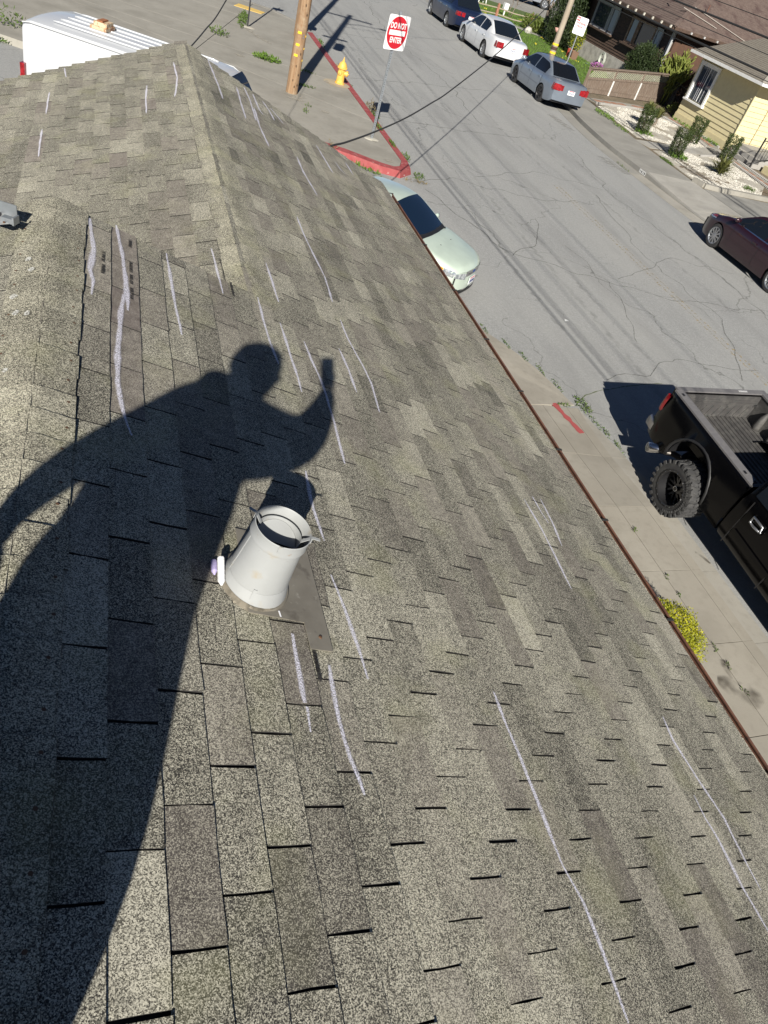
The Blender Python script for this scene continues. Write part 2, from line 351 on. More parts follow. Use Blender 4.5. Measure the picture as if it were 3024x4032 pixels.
# ------------------------------------------------------------------ the house whose roof we stand on
TAB, EXPO = 0.305, 0.1277
SLOPE = rad(20.4638); CS, SN = math.cos(SLOPE), math.sin(SLOPE)
O0 = Vector((1.30448956, 0.21273721, 3.18734617)); DV = Vector((CS, 0, -SN)); NV = Vector((SN, 0, CS)); EY = Vector((0, 1, 0))
XA, XB = -0.255, 0.745
zpl = lambda x: O0.z - (x - O0.x) * SN / CS
VA = (XA - O0.x) / CS / EXPO; VB = (XB - O0.x) / CS / EXPO
YA = 3.66
rake = lambda v: 8.64 + (15.13 - v) * 0.0205
rakeL = lambda x: 9.14 + x * 0.19
house = empty('shingled_house', (1.0, 3.0, 0), label='house under the camera with weathered grey green asphalt shingle roof', cat='house')
M['cutedge'] = mat('cut_shingle_edge', (.022, .021, .019), .95)
def onroof(y, v, h=0): return O0 + DV * (v * EXPO) + EY * (y - O0.y) + NV * h
def tab(mb, org, ey, dv, nv, y0, y1, v0, v1, rng, tint, bare, thick=1.0):
    """one shingle tab lying on its course: thin at the top edge, thick at the butt"""
    mb.cur = (tint, bare)
    lift = rng.uniform(-.0006, .0012); nu, nw = 3, 2; b = len(mb.v); P = []
    e0, e1 = [rng.uniform(-.0026, .0022) for _ in range(nu + 1)], 0
    curl = [rng.uniform(0, .0022) for _ in range(nu + 1)]
    for j in range(nw + 1):
        for i in range(nu + 1):
            t = j / nw; y = lerp(y0, y1, i / nu) + (rng.uniform(-.0018, .0018) if i in (0, nu) else 0)
            v = lerp(v0, v1, t); d = v * EXPO + (e0[i] if j == nw else 0)
            h = lerp(.0014, .0062 * thick, t) + lift * t + curl[i] * t
            P.append(org + dv * d + ey * (y) + nv * h)
    W = nu + 1; F = [(j * W + i, (j + 1) * W + i, (j + 1) * W + i + 1, j * W + i + 1) for j in range(nw) for i in range(nu)]
    ntop = len(F); per = [nw * W + i for i in range(nu + 1)]
    left = [j * W for j in range(nw + 1)]; right = [j * W + nu for j in range(nw + 1)]
    n0 = len(P)
    for k in per + left + right: P.append(P[k] - nv * .0068 * thick)
    np_ = len(per); 
    for i in range(np_ - 1): F.append((per[i], n0 + i, n0 + i + 1, per[i + 1]))
    o1 = n0 + np_
    for i in range(nw): F.append((left[i], o1 + i, o1 + i + 1, left[i + 1]))
    o2 = o1 + nw + 1
    for i in range(nw): F.append((right[i], right[i + 1], o2 + i + 1, o2 + i))
    if nv.cross(dv).dot(ey) < 0: F = [f[::-1] for f in F]
    nf = len(mb.f); mb.add(P, F); mb.edge += range(nf + ntop, nf + len(F)); mb.edgemat = M['cutedge']
BARE = [  # worn-through tabs seen in the photograph: (x0, x1, y0, y1, amount)
    (-.06, .08, 2.0, 3.66, .85), (-.14, -.04, 2.9, 3.5, .6), (.45, .60, 3.3, 4.0, .55), (.45, .58, .95, 1.28, .45), (.95, 1.06, 2.9, 3.4, .25),
    (1.15, 1.4, 6.9, 8.8, .35), (1.6, 1.75, 6.2, 7.2, .35), (.9, 1.0, 7.6, 9.0, .5), (2.05, 2.6, 7.4, 8.4, .3), (1.3, 1.4, 4.4, 5.5, .25)]
def bareness(x, y, rng):
    for x0, x1, y0, y1, a in BARE:
        if x0 <= x <= x1 and y0 <= y <= y1: return a * rng.uniform(.7, 1.1)
    return rng.uniform(.05, .42) if rng.random() < .38 else 0
def lap(a, b): return noise.noise(Vector((a * 1.9, b * .9, 3.3)))
tabs = []
gapw = lambda c, n: .0035 + .0009 * math.sin(c * 12.9898 + n * 78.233)
rng = random.Random(5)
c0 = int(math.floor(VA))
VENTBOX = (0.395, 0.665, 1.335, 1.70)
for c in range(c0, 16):
    rt = rng.uniform(-.10, .10)
    for n in range(-12, 32):
        u0 = n + (c % 3) / 3.0 if False else n + c / 3.0 - math.floor(c / 3.0)
        y0 = O0.y + u0 * TAB + gapw(c, n); y1 = O0.y + (u0 + 1) * TAB - gapw(c, n + 1)
        v0, v1 = float(c), float(c + 1)
        if c == 15: v1 = 15.13
        yend = rake(c + .5)
        if y0 > yend - .02 or y1 < -2.6: continue
        y1 = min(y1, yend)
        xm = O0.x + (c + .5) * EXPO * CS; ym = (y0 + y1) / 2
        if xm < XB - .03:
            if y0 > YA - .02: continue
            y1 = min(y1, YA + rng.uniform(-.008, .008))
        if v0 < VA: v0 = VA
        # the flashing plate lies over the lower tabs and under the upper ones
        t = .5 + .5 * lap(c, u0) + rng.uniform(-.26, .26) + rt
        # runs of darker and lighter granules along a course
        t += .45 * noise.noise(Vector((c * 7.7, ym * 1.4, 0)))
        tabs.append((y0, y1, v0, v1, t, bareness(xm, ym, rng), xm, ym))
def viewsize(tb):
    p = onroof(tb[7], (tb[2] + tb[3]) / 2); d = p - Vector((0, 0, CAMZ)); q = d.dot(Fw)
    if q < .2: return -1
    x, y = d.dot(Rt) / q, d.dot(Dn) / q
    if abs(x) > .60 or abs(y) > .78: return -1
    return 1 / q ** 2 * abs(d.normalized().dot(NV))
tabs.sort(key=viewsize, reverse=True)
rest = MB()
for i, tb in enumerate(tabs):
    y0, y1, v0, v1, t, br, xm, ym = tb
    mb = MB() if i < 300 else rest
    tab(mb, O0, EY, DV, NV, y0 - O0.y, y1 - O0.y, v0, v1, rng, t, br)
    if i < 300: mb.build('shingle_tab', M['shingle'], house, world=True)
# left slope of the lower wing, and the far slope behind the upper ridge
DL = Vector((-CS, 0, -SN)); NL = Vector((-SN, 0, CS)); EXL = .1368
OB = Vector((XB, 0, zpl(XB))); OA = Vector((XA, 0, zpl(XA)))
for c in range(0, 18):
    rt = rng.uniform(-.1, .1)
    for n in range(8, 31):
        y0 = (n + c * .5 + rng.uniform(-.01, .01)) * TAB - 1.2 * TAB * (c // 2) * 0 ; y0 = (n + (c % 2) * .5) * TAB + .0035; y1 = y0 + TAB - .009
        xm = XB - (c + .5) * EXL * CS; ye = rakeL(xm)
        if y0 > ye - .02: continue
        y1 = min(y1, ye); ym = (y0 + y1) / 2
        if y1 < 2.6: continue
        t = .46 + .3 * lap(c + 40, n) + rng.uniform(-.2, .2) + rt; br = 0
        for bx, by in ((.28, 7.3), (-.57, 7.8), (-.57, 6.7), (.56, 8.1), (.05, 6.0)):
            if abs(xm - bx) < .08 and abs(ym - by) < .2: br = .75
        if rng.random() < .16: br = max(br, rng.uniform(.2, .5))
        k = EXL / EXPO
        tab(rest, OB, EY, DL, NL, y0, y1, c * k, (c + 1) * k, rng, t, br, 1.7)
for c in range(0, 14):
    for n in range(-9, 12):
        y0 = (n + c / 3.0 - math.floor(c / 3.0)) * TAB + .004; y1 = min(y0 + TAB - .008, YA)
        if y0 > YA - .02: continue
        tab(rest, OA, EY, DL, NL, y0, y1, float(c), float(c + 1), rng, .4 + rng.uniform(-.3, .3) + .4 * lap(c, n + 90), 0)
rest.build('shingle_field', M['shingle'], house, world=True, kind='stuff')
# deck under the tabs
dk = MB(); e = -.0058
def strip(org, dv, nv, y0a, y0b, d0, d1, ya, yb):
    p = [org + dv * d0 + EY * ya + nv * e, org + dv * d1 + EY * y0a + nv * e, org + dv * d1 + EY * y0b + nv * e, org + dv * d0 + EY * yb + nv * e]
    q = [a - nv * .03 for a in p]
    dk.add(p + q, [(0, 1, 2, 3), (7, 6, 5, 4), (0, 4, 5, 1), (1, 5, 6, 2), (2, 6, 7, 3), (3, 7, 4, 0)])
OX = Vector((O0.x, 0, O0.z))
strip(OX, DV, NV, -2.7, YA - .01, VA * EXPO, VB * EXPO, -2.7, YA - .01)
strip(OX, DV, NV, -2.7, rake(15.1) - .01, VB * EXPO, 15.10 * EXPO, -2.7, rake(VB) - .01)
strip(OB, DL, NL, 2.6, rakeL(-1.3) - .01, 0, 17.9 * EXL, 2.6, rakeL(XB) - .01)
strip(OA, DL, NL, -2.7, YA - .01, 0, 13.9 * EXPO, -2.7, YA - .01)
dk.build('roof_deck', M['tar'], house, world=True)
# gable wall between the two roofs, walls under the eaves, rake boards
wl = MB()
wl.prism([(-1.9, -2.4), (2.62, -2.4), (2.62, 8.3), (-1.0, 8.3), (-1.0, 3.4), (-1.9, 3.4)], 0.0, 2.30)
wl.build('wall', M['wall_tan'], house, world=True)
rb = MB()
for (a, b) in (((XB, rake(VB) - .02, zpl(XB) - .045), (3.09, rake(15.1) - .02, zpl(3.09) - .045)), ((XB, rakeL(XB) - .02, zpl(XB) - .045), (-1.5, rakeL(-1.5) - .02, zpl(XB) - .045 - (XB + 1.5) * SN / CS)), ((XA, YA - .02, zpl(XA) - .045), (XB + .2, YA - .02, zpl(XB + .2) - .045))):
    rb.bar(a, b, .022, .075)
rb.build('rake_board', M['rust'], house, world=True)
# ridge caps
def cap_piece(xr, zr, y0, y1, rng, hw, tint, name):
    mb = MB(); mb.cur = (tint, 0); prof = []; n = 12
    for i in range(n + 1):
        q = -1 + 2 * i / n; x = q * hw
        z = -abs(x) * SN / CS if abs(q) > .3 else -(.3 * hw) * SN / CS * (.5 + .5 * (q / .3) ** 2)
        prof.append((x, z))
    ph = rng.uniform(-.006, .006)
    top = []
    for k in range(3):
        t = k / 2; y = lerp(y0, y1, t)
        for (x, z) in prof:
            top.append(Vector((xr + x + ph, y + (rng.uniform(-.003, .003) if k == 2 else 0), zr + z + lerp(.0095, .0155, t) + rng.uniform(-.0006, .0006))))
    W = n + 1; F = [(k * W + i, k * W + i + 1, (k + 1) * W + i + 1, (k + 1) * W + i) for k in range(2) for i in range(n)]
    b = len(top); q0 = 2 * W; top += [p - Vector((0, 0, .0085)) for p in top[q0:q0 + W]]
    nt_ = len(F); F += [(q0 + i, q0 + i + 1, b + i + 1, b + i) for i in range(n)]
    s0 = len(top)
    for side in (0, n):
        idx = [k * W + side for k in range(3)]; s1 = len(top); top += [top[q] - Vector((0, 0, .016)) for q in idx]
        for k in range(2):
            f = (idx[k], idx[k + 1], s1 + k + 1, s1 + k); F.append(f if side else f[::-1])
    mb.add(top, F); mb.edge = list(range(nt_, len(F))); mb.edgemat = M['cutedge']; return mb.build('ridge_cap', M['cap'], house, world=True, smooth=True, autosmooth=45)
nails = MB()
y = YA + .012; k = 0
while y > -2.5:
    cap_piece(XA, zpl(XA), y - .140, y, rng, .138, .60 + rng.uniform(-.22, .22), 'ridge_cap'); y -= .1275
y = rake(VB) + .02
while y > YA + .03:
    cap_piece(XB, zpl(XB), y - .150, y, rng, .130, .55 + rng.uniform(-.2, .2), 'ridge_cap'); y -= .1365
for side in (-1, 1):
    for i in range(26):
        yy = 3.5 - i * .1275 + rng.uniform(-.02, .02); x = XA + side * (.112 + rng.uniform(-.006, .006))
        z = zpl(XA) - abs(x - XA) * SN / CS + .0155
        mb = [Vector((x + .0055 * math.cos(a) , yy + .0055 * math.sin(a), z + .0012 - .0055 * math.cos(a) * side * SN / CS)) for a in [q * 1.047 for q in range(6)]]
        nails.add(mb, [(0, 1, 2, 3, 4, 5)])
nails.build('nail_heads', M['nailrust'], house, world=True, kind='stuff')
# bird droppings and dark tar dabs on the caps
dr = MB(); dr.cur = (1.0, 0)
for x, y in ((-.33, 3.05), (-.31, 2.95), (-.36, 2.75), (-.34, 2.62), (-.30, 2.60), (-.37, 2.3), (-.34, 2.24), (-.38, 2.0), (-.33, 1.85), (-.36, 1.6), (-.33, 1.52), (-.29, 1.2), (-.36, .95), (-.27, .62), (-.31, .45), (.36, 1.55), (.42, 1.62)):
    r = rng.uniform(.006, .014); zz = (zpl(XA) - abs(x - XA) * SN / CS + .019) if x < -.1 else zpl(x) + .0085
    sg = 1 if x < XA else -1
    dr.add([Vector((x + r * math.cos(a) * rng.uniform(.7, 1.2), y + 1.5 * r * math.sin(a), zz + sg * r * math.cos(a) * SN / CS)) for a in [q * .785 for q in range(8)]], [tuple(range(8))])
dr.build('droppings', ribbon_mat('bird_dropping', (.60, .60, .56), 120, .3, .6, .8), house, world=True, kind='stuff')
td = MB(); td.cur = (1.0, 0)
for (x, ys) in ((.075, (3.55, 3.3, 3.18, 3.05)), (-.045, (3.28, 3.16)), (.60, (3.62, 3.55)), (.60, (1.25, 1.2, 1.16))):
    for yy in ys:
        L = rng.uniform(.03, .055); td.add([onroof(yy + a, (x + b - O0.x) / CS / EXPO, .0105) for a, b in ((-L, -.008), (L, -.006), (L, .008), (-L, .006))], [(0, 3, 2, 1)])
td.build('tar_dabs', ribbon_mat('tar_dab', (.02, .018, .017), 60, .25, .6, .95), house, world=True, kind='stuff')
# chalk lines drawn on the right-hand slope: (x, y) along each stroke
CH = [[(1.355, 1.174), (1.348, 1.031), (1.351, 0.904), (1.347, 0.713), (1.343, 0.54), (1.369, 0.428), (1.365, 0.312), (1.359, 0.215), (1.348, 0.113)], [(2.444, 1.178), (2.417, 1.056), (2.433, 0.877), (2.463, 0.69), (2.435, 0.499), (2.429, 0.4)], [(2.33, 0.79), (2.319, 0.69), (2.328, 0.613), (2.305, 0.416), (2.315, 0.251)], [(0.747, 1.588), (0.768, 1.412), (0.779, 1.276), (0.781, 1.148)], [(0.647, 1.181), (0.636, 1.078), (0.633, 0.983), (0.641, 0.864), (0.653, 0.802), (0.659, 0.752)], [(0.536, 1.282), (0.533, 1.163), (0.529, 1.081), (0.53, 1.031)], [(0.535, 1.019), (0.53, 0.936)], [(0.759, 2.169), (0.747, 1.994), (0.75, 1.889), (0.757, 1.761)], [(0.99, 3.359), (0.996, 3.179), (1.017, 3.02), (1.017, 2.836), (1.007, 2.621), (0.989, 2.321)], [(1.35, 3.89), (1.349, 3.66), (1.379, 3.403), (1.392, 3.222), (1.362, 2.928)], [(1.239, 3.474), (1.249, 3.265), (1.244, 3.038)], [(1.339, 5.431), (1.333, 5.095), (1.351, 4.812), (1.372, 4.484), (1.347, 4.11)], [(0.888, 4.189), (0.896, 3.988), (0.895, 3.708)], [(0.757, 3.636), (0.75, 3.406), (0.755, 3.179), (0.774, 2.979)], [(0.86, 3.448), (0.864, 3.128), (0.869, 2.941), (0.867, 2.802)], [(0.256, 3.639), (0.262, 3.444), (0.266, 3.214), (0.284, 2.868)], [(0.524, 3.985), (0.533, 3.714), (0.54, 3.479)], [(-0.11, 3.615), (-0.088, 3.318), (-0.098, 3.105), (-0.082, 3.017), (-0.088, 2.891)], [(0.012, 3.683), (0.037, 3.405), (0.048, 3.185), (0.054, 3.021), (0.058, 2.885)], [(0.04, 3.008), (0.026, 2.8), (0.016, 2.546), (0.014, 2.325), (0.027, 2.189), (0.042, 2.102), (0.061, 2.035)], [(2.306, 2.621), (2.309, 2.353), (2.293, 2.134), (2.274, 1.915)], [(2.412, 2.685), (2.411, 2.562), (2.419, 2.459)], [(2.487, 2.694), (2.466, 2.484), (2.425, 2.274)], [(1.684, 7.258), (1.675, 6.825), (1.697, 6.578), (1.714, 6.348)], [(2.12, 8.296), (2.137, 7.9), (2.153, 7.528)], [(2.31, 8.099), (2.337, 7.893), (2.377, 7.818)], [(2.523, 8.397), (2.529, 8.178), (2.528, 8.012)], [(0.95, 8.983), (0.965, 8.492), (0.979, 8.041), (0.978, 7.669)], [(1.223, 8.558), (1.201, 7.967), (1.186, 7.472)], [(1.336, 8.797), (1.349, 8.336), (1.315, 7.655)], [(1.362, 8.132), (1.333, 7.511), (1.349, 6.991)], [(1.431, 8.742), (1.432, 8.19), (1.459, 8.092)], [(1.542, 8.718), (1.581, 8.474), (1.596, 8.168)], [(1.622, 8.632), (1.683, 8.433), (1.722, 8.276)], ]
LCH =  [[(0.57, 8.486), (0.58, 7.963), (0.548, 7.613), (0.524, 7.391)], [(0.3, 7.871), (0.281, 7.5), (0.273, 7.074)], [(-0.577, 8.199), (-0.575, 7.885), (-0.571, 7.549)], [(-0.577, 7.146), (-0.572, 6.835), (-0.563, 6.491)], [(-0.477, 8.974), (-0.461, 8.795), (-0.445, 8.622)]]
def ribbon(pts, wd, hfun, nrm, name, mt, parent, jit=.004, world=True, fade=True):
    pts = [Vector(p) for p in pts]; fine = []
    for a, b in zip(pts, pts[1:]):
        k = max(1, int((b - a).length / .05)); fine += [a.lerp(b, i / k) for i in range(k)]
    fine.append(pts[-1]); mb = MB(); n = len(fine); V = []; A = []
    for i, p in enumerate(fine):
        t = (fine[min(i + 1, n - 1)] - fine[max(i - 1, 0)]).normalized(); sd = nrm.cross(t).normalized()
        ww = wd * (.75 + .5 * noise.noise(Vector((p.x * 9, p.y * 9, p.z * 3)))) * (min(1, .45 + i / 3, .45 + (n - 1 - i) / 3) if fade else 1)
        p = p + sd * noise.noise(Vector((p.y * 7, p.x * 5, 1.7))) * jit
        for q, al in ((-1, .0), (-.45, .85), (.45, .85), (1, .0)): V.append(p + sd * ww * q); A.append((al, 0))
    mb.v = [tuple(p) for p in V]; mb.a = A; mb.cur = (0, 0)
    mb.f = [(i * 4 + j, (i + 1) * 4 + j, (i + 1) * 4 + j + 1, i * 4 + j + 1) for i in range(n - 1) for j in range(3)]
    f = mb.f[0]; a, b, c = [Vector(mb.v[q]) for q in f[:3]]
    if (b - a).cross(c - a).dot(nrm) < 0: mb.f = [f[::-1] for f in mb.f]
    return mb.build(name, mt, parent, world=world)
WIDE = {6: 1.3, 17: 1.35, 18: 1.25, 19: 1.2, 5: 1.4}
for i, c in enumerate(CH):
    pts = [onroof(y, (x - O0.x) / CS / EXPO, .0098) for x, y in c]
    ribbon(pts, .0130 * WIDE.get(i, 1.0) * (1.6 if c[0][1] > 6 else 1.15), None, NV, 'chalk_line', M['chalk'], house)
for c in LCH:
    ribbon([Vector((x, y, zpl(XB) - (XB - x) * SN / CS)) + NL * .0105 for x, y in c], .014, None, NL, 'chalk_line', M['chalk'], house)
# gutter along the eave: a rusty brown trough in lengths with straps
gx0, gx1, gz = 3.098, 3.172, zpl(3.11)
joints = [8.33, 8.02, 6.95, 5.95, 5.05, 4.25, 3.5, 2.75, 1.9, .9, -.4, -2.6]
for a, b in zip(joints, joints[1:]):
    g = MB(); yy0, yy1 = b + .006, a - .006
    sec = [(gx0, gz - .012), (gx0, gz - .085), (gx1 - .015, gz - .085), (gx1, gz - .02), (gx1, gz - .004), (gx1 - .014, gz - .004), (gx1 - .014, gz - .012), (gx1 - .004, gz - .014), (gx1 - .018, gz - .075), (gx0 + .006, gz - .075), (gx0 + .006, gz - .012)]
    n = len(sec); vs = [(x, yy0, z) for x, z in sec] + [(x, yy1, z) for x, z in sec]
    g.add(vs, [(i, (i + 1) % n, (i + 1) % n + n, i + n) for i in range(n)])
    g.build('gutter_length', M['rust'], house, world=True)
    s = MB(); s.box((lerp(gx0, gx1, .5), a, gz - .001), (gx1 - gx0 + .012, .018, .005)); s.box((gx1 + .003, a, gz - .03), (.005, .02, .06))
    s.build('gutter_strap', M['tar'], house, world=True)
fs = MB(); fs.box((3.085, 3.0, gz - .07), (.02, 10.6, .13)); fs.build('fascia', M['rust'], house, world=True)
# ------------------------------------------------------------------ roof vent
vb = Vector((.4331, 1.4697, 3.5125)); ax = (NV * .62 + Vector((0, 0, 1)) * .38).normalized()
Mv = ax.to_track_quat('Z', 'Y').to_matrix().to_4x4(); Mv.translation = vb
vent = empty('roof_vent', vb, label='white tapered metal roof vent pipe with open top collar on shingles', cat='vent')
f = MB(); h0 = .0125
def plate(poly, h=h0, th=.003):
    a = [onroof(y, (x - O0.x) / CS / EXPO, h) for x, y in poly]; b = [p - NV * th for p in a]; n = len(a)
    f.add(a + b, [tuple(range(n))[::-1], tuple(range(n, 2 * n))] + [(i, i + n, (i + 1) % n + n, (i + 1) % n) for i in range(n)])
plate([(.395, 1.70), (.665, 1.715), (.672, 1.235), (.590, 1.232), (.587, 1.335), (.395, 1.335)])
f.build('flashing_plate', M['flash'], vent, world=True)
f = MB(); f.lathe([(.125, -.012), (.125, .004), (.121, .010), (.114, .010)], 40, Mv); f.build('base_rim', M['flash'], vent, world=True, smooth=True, autosmooth=40)
f = MB(); f.lathe([(.118, .004), (.114, .02), (.108, .045), (.1015, .066), (.1025, .067)], 40, Mv); f.build('base_skirt', M['white_metal'], vent, world=True, smooth=True, autosmooth=50)
f = MB(); f.lathe([(.1025, .060), (.0965, .12), (.0905, .19), (.0875, .232), (.0865, .232), (.0895, .19), (.0955, .12)], 40, Mv); f.build('pipe_body', M['white_metal'], vent, world=True, smooth=True, autosmooth=50)
f = MB(); f.lathe([(.0885, .224), (.0935, .228), (.0945, .233), (.093, .238), (.0925, .268), (.0935, .274), (.0915, .276), (.0895, .272), (.0895, .242), (.086, .228)], 48, Mv); f.build('collar', M['white_metal'], vent, world=True, smooth=True, autosmooth=35)
# inner pipe end and its leaning damper flap
f = MB(); Mi = Mv @ Matrix.Translation((.0, .004, 0)); f.lathe([(.072, .14), (.072, .250), (.0705, .250), (.0705, .14)], 40, Mi)
f.build('inner_pipe', M['white_metal'], vent, world=True, smooth=True, autosmooth=40)
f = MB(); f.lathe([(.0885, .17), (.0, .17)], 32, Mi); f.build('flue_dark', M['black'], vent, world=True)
camdir = (Mv.inverted() @ Vector((0, 0, CAMZ))); ang0 = math.atan2(camdir.y, camdir.x)
# half-open damper flap and a smear of sealant round the foot
f = MB(); V_ = []
for i in range(17):
    th_ = ang0 + .25 + math.pi * .5 + math.pi * i / 16; V_.append((math.cos(th_), math.sin(th_)))
bx, by = -math.cos(ang0 + .25), -math.sin(ang0 + .25)
top_ = [Mi @ Vector((.0685 * c_, .0685 * s_, .205 + .034 * max(0, (c_ * bx + s_ * by)))) for c_, s_ in V_]; bot_ = [q - ax * .002 for q in top_]; n_ = len(top_)
f.add(top_ + bot_, [tuple(range(n_)), tuple(range(2 * n_ - 1, n_ - 1, -1)), (0, n_ - 1, 2 * n_ - 1, n_)] + [(i, i + n_, i + 1 + n_, i + 1) for i in range(n_ - 1)]); f.build('damper_flap', M['white_metal'], vent, world=True)
f = MB(); pr_ = []
for j, (r_, h_) in enumerate(((.116, .014), (.124, .010), (.130, .003), (.134, -.006))):
    for i in range(40):
        a = 2 * math.pi * i / 40; rr_ = r_ * (1 + .05 * noise.noise(Vector((math.cos(a) * 2.3, math.sin(a) * 2.3, j * .3)))); q = vb + (Matrix.Rotation(0, 3, 'Z') @ (Mv.to_3x3() @ Vector((rr_ * math.cos(a), rr_ * math.sin(a), 0)))); q = q - NV * ((q - vb).dot(NV)) + NV * (h_ + .004); pr_.append(q)
f.add(pr_, [(j * 40 + i, j * 40 + (i + 1) % 40, (j + 1) * 40 + (i + 1) % 40, (j + 1) * 40 + i) for j in range(3) for i in range(40)]); f.f = [q[::-1] for q in f.f]; f.build('sealant', mat('old_sealant', (.17, .15, .115), .85, layers=[((.09, .08, .06), 30, .45, .65), ((.26, .23, .18), 50, .6, .75)]), vent, world=True, smooth=True)
for da in (0.25, 1.75, -1.75 + .2):
    a = ang0 + da; f = MB(); c, s = math.cos(a), math.sin(a)
    f.bar(Mv @ Vector((.068 * c, .068 * s, .246)), Mv @ Vector((.095 * c, .095 * s, .2765)), .013, .002, up=Mv.to_3x3() @ Vector((-.3 * c, -.3 * s, 1)))
    f.bar(Mv @ Vector((.0955 * c, .0955 * s, .277)), Mv @ Vector((.0955 * c, .0955 * s, .250 if da < 1 and da > 0 else .256)), .013, .002, up=Mv.to_3x3() @ Vector((c, s, 0)))
    if abs(da) > 1: f.bar(Mv @ Vector((.095 * c, .095 * s, .2765)), Mv @ Vector((.120 * c, .120 * s, .2790)), .011, .002, up=Mv.to_3x3() @ Vector((0, 0, 1)))
    f.build('spacer_tab', M['white_metal'], vent, world=True)
a = ang0 + .18; c, s = math.cos(a), math.sin(a); f = MB()
f.bar(Mv @ Vector((.1105 * c, .1105 * s, .040)), Mv @ Vector((.1025 * c, .1025 * s, .080)), .012, .003, up=Mv.to_3x3() @ Vector((c, s, .2)))
f.build('storm_clip', M['white_metal'], vent, world=True)
for da in (-.35, .75):
    a = ang0 + da; f = MB(); f.lathe([(.0, .0012), (.0022, .0008), (.0022, 0)], 8, Mv @ Matrix.Translation((.0890 * math.cos(a), .0890 * math.sin(a), .214)) @ Vector((math.cos(a), math.sin(a), 0)).to_track_quat('Z', 'Y').to_matrix().to_4x4()); f.build('rivet', M['white_metal'], vent, world=True)
a = ang0 - 1.05; f = MB(); f.bar(Mv @ Vector((.0970 * math.cos(a), .0970 * math.sin(a), .125)), Mv @ Vector((.0885 * math.cos(a), .0885 * math.sin(a), .226)), .006, .0018, up=Mv.to_3x3() @ Vector((math.cos(a), math.sin(a), 0)))
f.bar(Mv @ Vector((.1035 * math.cos(a), .1035 * math.sin(a), .066)), Mv @ Vector((.0970 * math.cos(a), .0970 * math.sin(a), .125)), .006, .0018, up=Mv.to_3x3() @ Vector((math.cos(a), math.sin(a), 0)))
f.build('seam', M['white_metal'], vent, world=True)
for x, y in ((.635, 1.285), (.640, 1.66)):
    f = MB(); p = onroof(y, (x - O0.x) / CS / EXPO, .0125); Mn = NV.to_track_quat('Z', 'Y').to_matrix().to_4x4(); Mn.translation = p
    f.lathe([(0, .004), (.0055, .003), (.007, 0)], 10, Mn); f.build('nail', M['nailrust'], vent, world=True)
ribbon([onroof(1.362, (.500 - O0.x) / CS / EXPO, .0145), onroof(1.338, (.503 - O0.x) / CS / EXPO, .0145)], .0035, None, NV, 'chalk_mark', mat('solid_chalk', (.8, .8, .82), .9), vent, jit=0, fade=False)
# chalk sticks tucked behind the vent base
pa = vb + Mv.to_3x3() @ Vector((0, 0, 0))
def stick(name, label, a, b, r, mt, tipmat):
    root = empty(name, a, label=label, cat='chalk'); d = (b - a).normalized(); f = MB()
    f.tube([a, a + d * .004, b - d * .014], [r * .86, r, r], 8); f.build('wrapper', mt, root, world=True)
    f = MB(); f.tube([b - d * .014, b - d * .006, b], [r * .98, r * .55, r * .25], 8); f.build('tip', tipmat, root, world=True)
    for k in range(5):
        f = MB(); p = a + d * lerp(.012, (b - a).length - .02, k / 4); f.tube([p, p + d * .003], r * 1.04, 8); f.build('band', mt, root, world=True)
chk = mat('white_crayon', (.62, .62, .63), .7); chl = mat('lavender_chalk', (.42, .37, .60), .8)
kx = onroof(1.525, (.318 - O0.x) / CS / EXPO, .012)
stick('marking_crayon', 'white paper wrapped marking crayon leaning on the vent base', Vector((.3235, 1.506, 3.607)), Vector((.3215, 1.422, 3.566)), .0115, chk, chk)
stick('chalk_stick', 'small lavender chalk stick tucked behind the white crayon', Vector((.306, 1.520, 3.574)), Vector((.303, 1.462, 3.573)), .010, chl, chl)
# ------------------------------------------------------------------ mast bracket on the end of the upper ridge
br = empty('mast_bracket', (-.42, 3.36, zpl(XA) - .04), label='white rusty antenna mast foot bolted on the end of the upper ridge', cat='bracket')
Mb = Matrix.Translation((-.452, 3.375, zpl(XA) + .012)) @ Matrix.Rotation(rad(-24), 4, 'Z')
f = MB(); pl = [(-.10, -.075), (.03, -.085), (.055, -.05), (.03, .0), (.02, .045), (-.01, .065), (-.06, .07), (-.10, .05)]
f.prism(pl, 0, .004); f.v = [tuple(Mb @ Vector(p)) for p in f.v]; f.build('foot_plate', M['white_metal'], br, world=True)
f = MB(); f.box((.0, .02, .03), (.11, .004, .055)); f.box((.05, -.035, .012), (.055, .03, .022)); f.box((.078, -.035, .018), (.008, .045, .034)); f.v = [tuple(Mb @ Vector(p)) for p in f.v]; f.build('clamp', M['galv'], br, world=True)
f = MB(); f.tube([Mb @ Vector((-.05 + .045 * math.cos(a), -.02 + .045 * math.sin(a), .0065)) for a in [(-1.2 + q * .28) for q in range(8)]], .004, 6); f.build('slot', M['black'], br, world=True)
f = MB()
for x, y in ((-.06, .05), (-.02, .045), (.012, .028), (.04, -.06)): f.tube([Mb @ Vector((x, y, .002)), Mb @ Vector((x, y, .009))], .005, 8)
f.build('bolt', M['nailrust'], br, world=True)
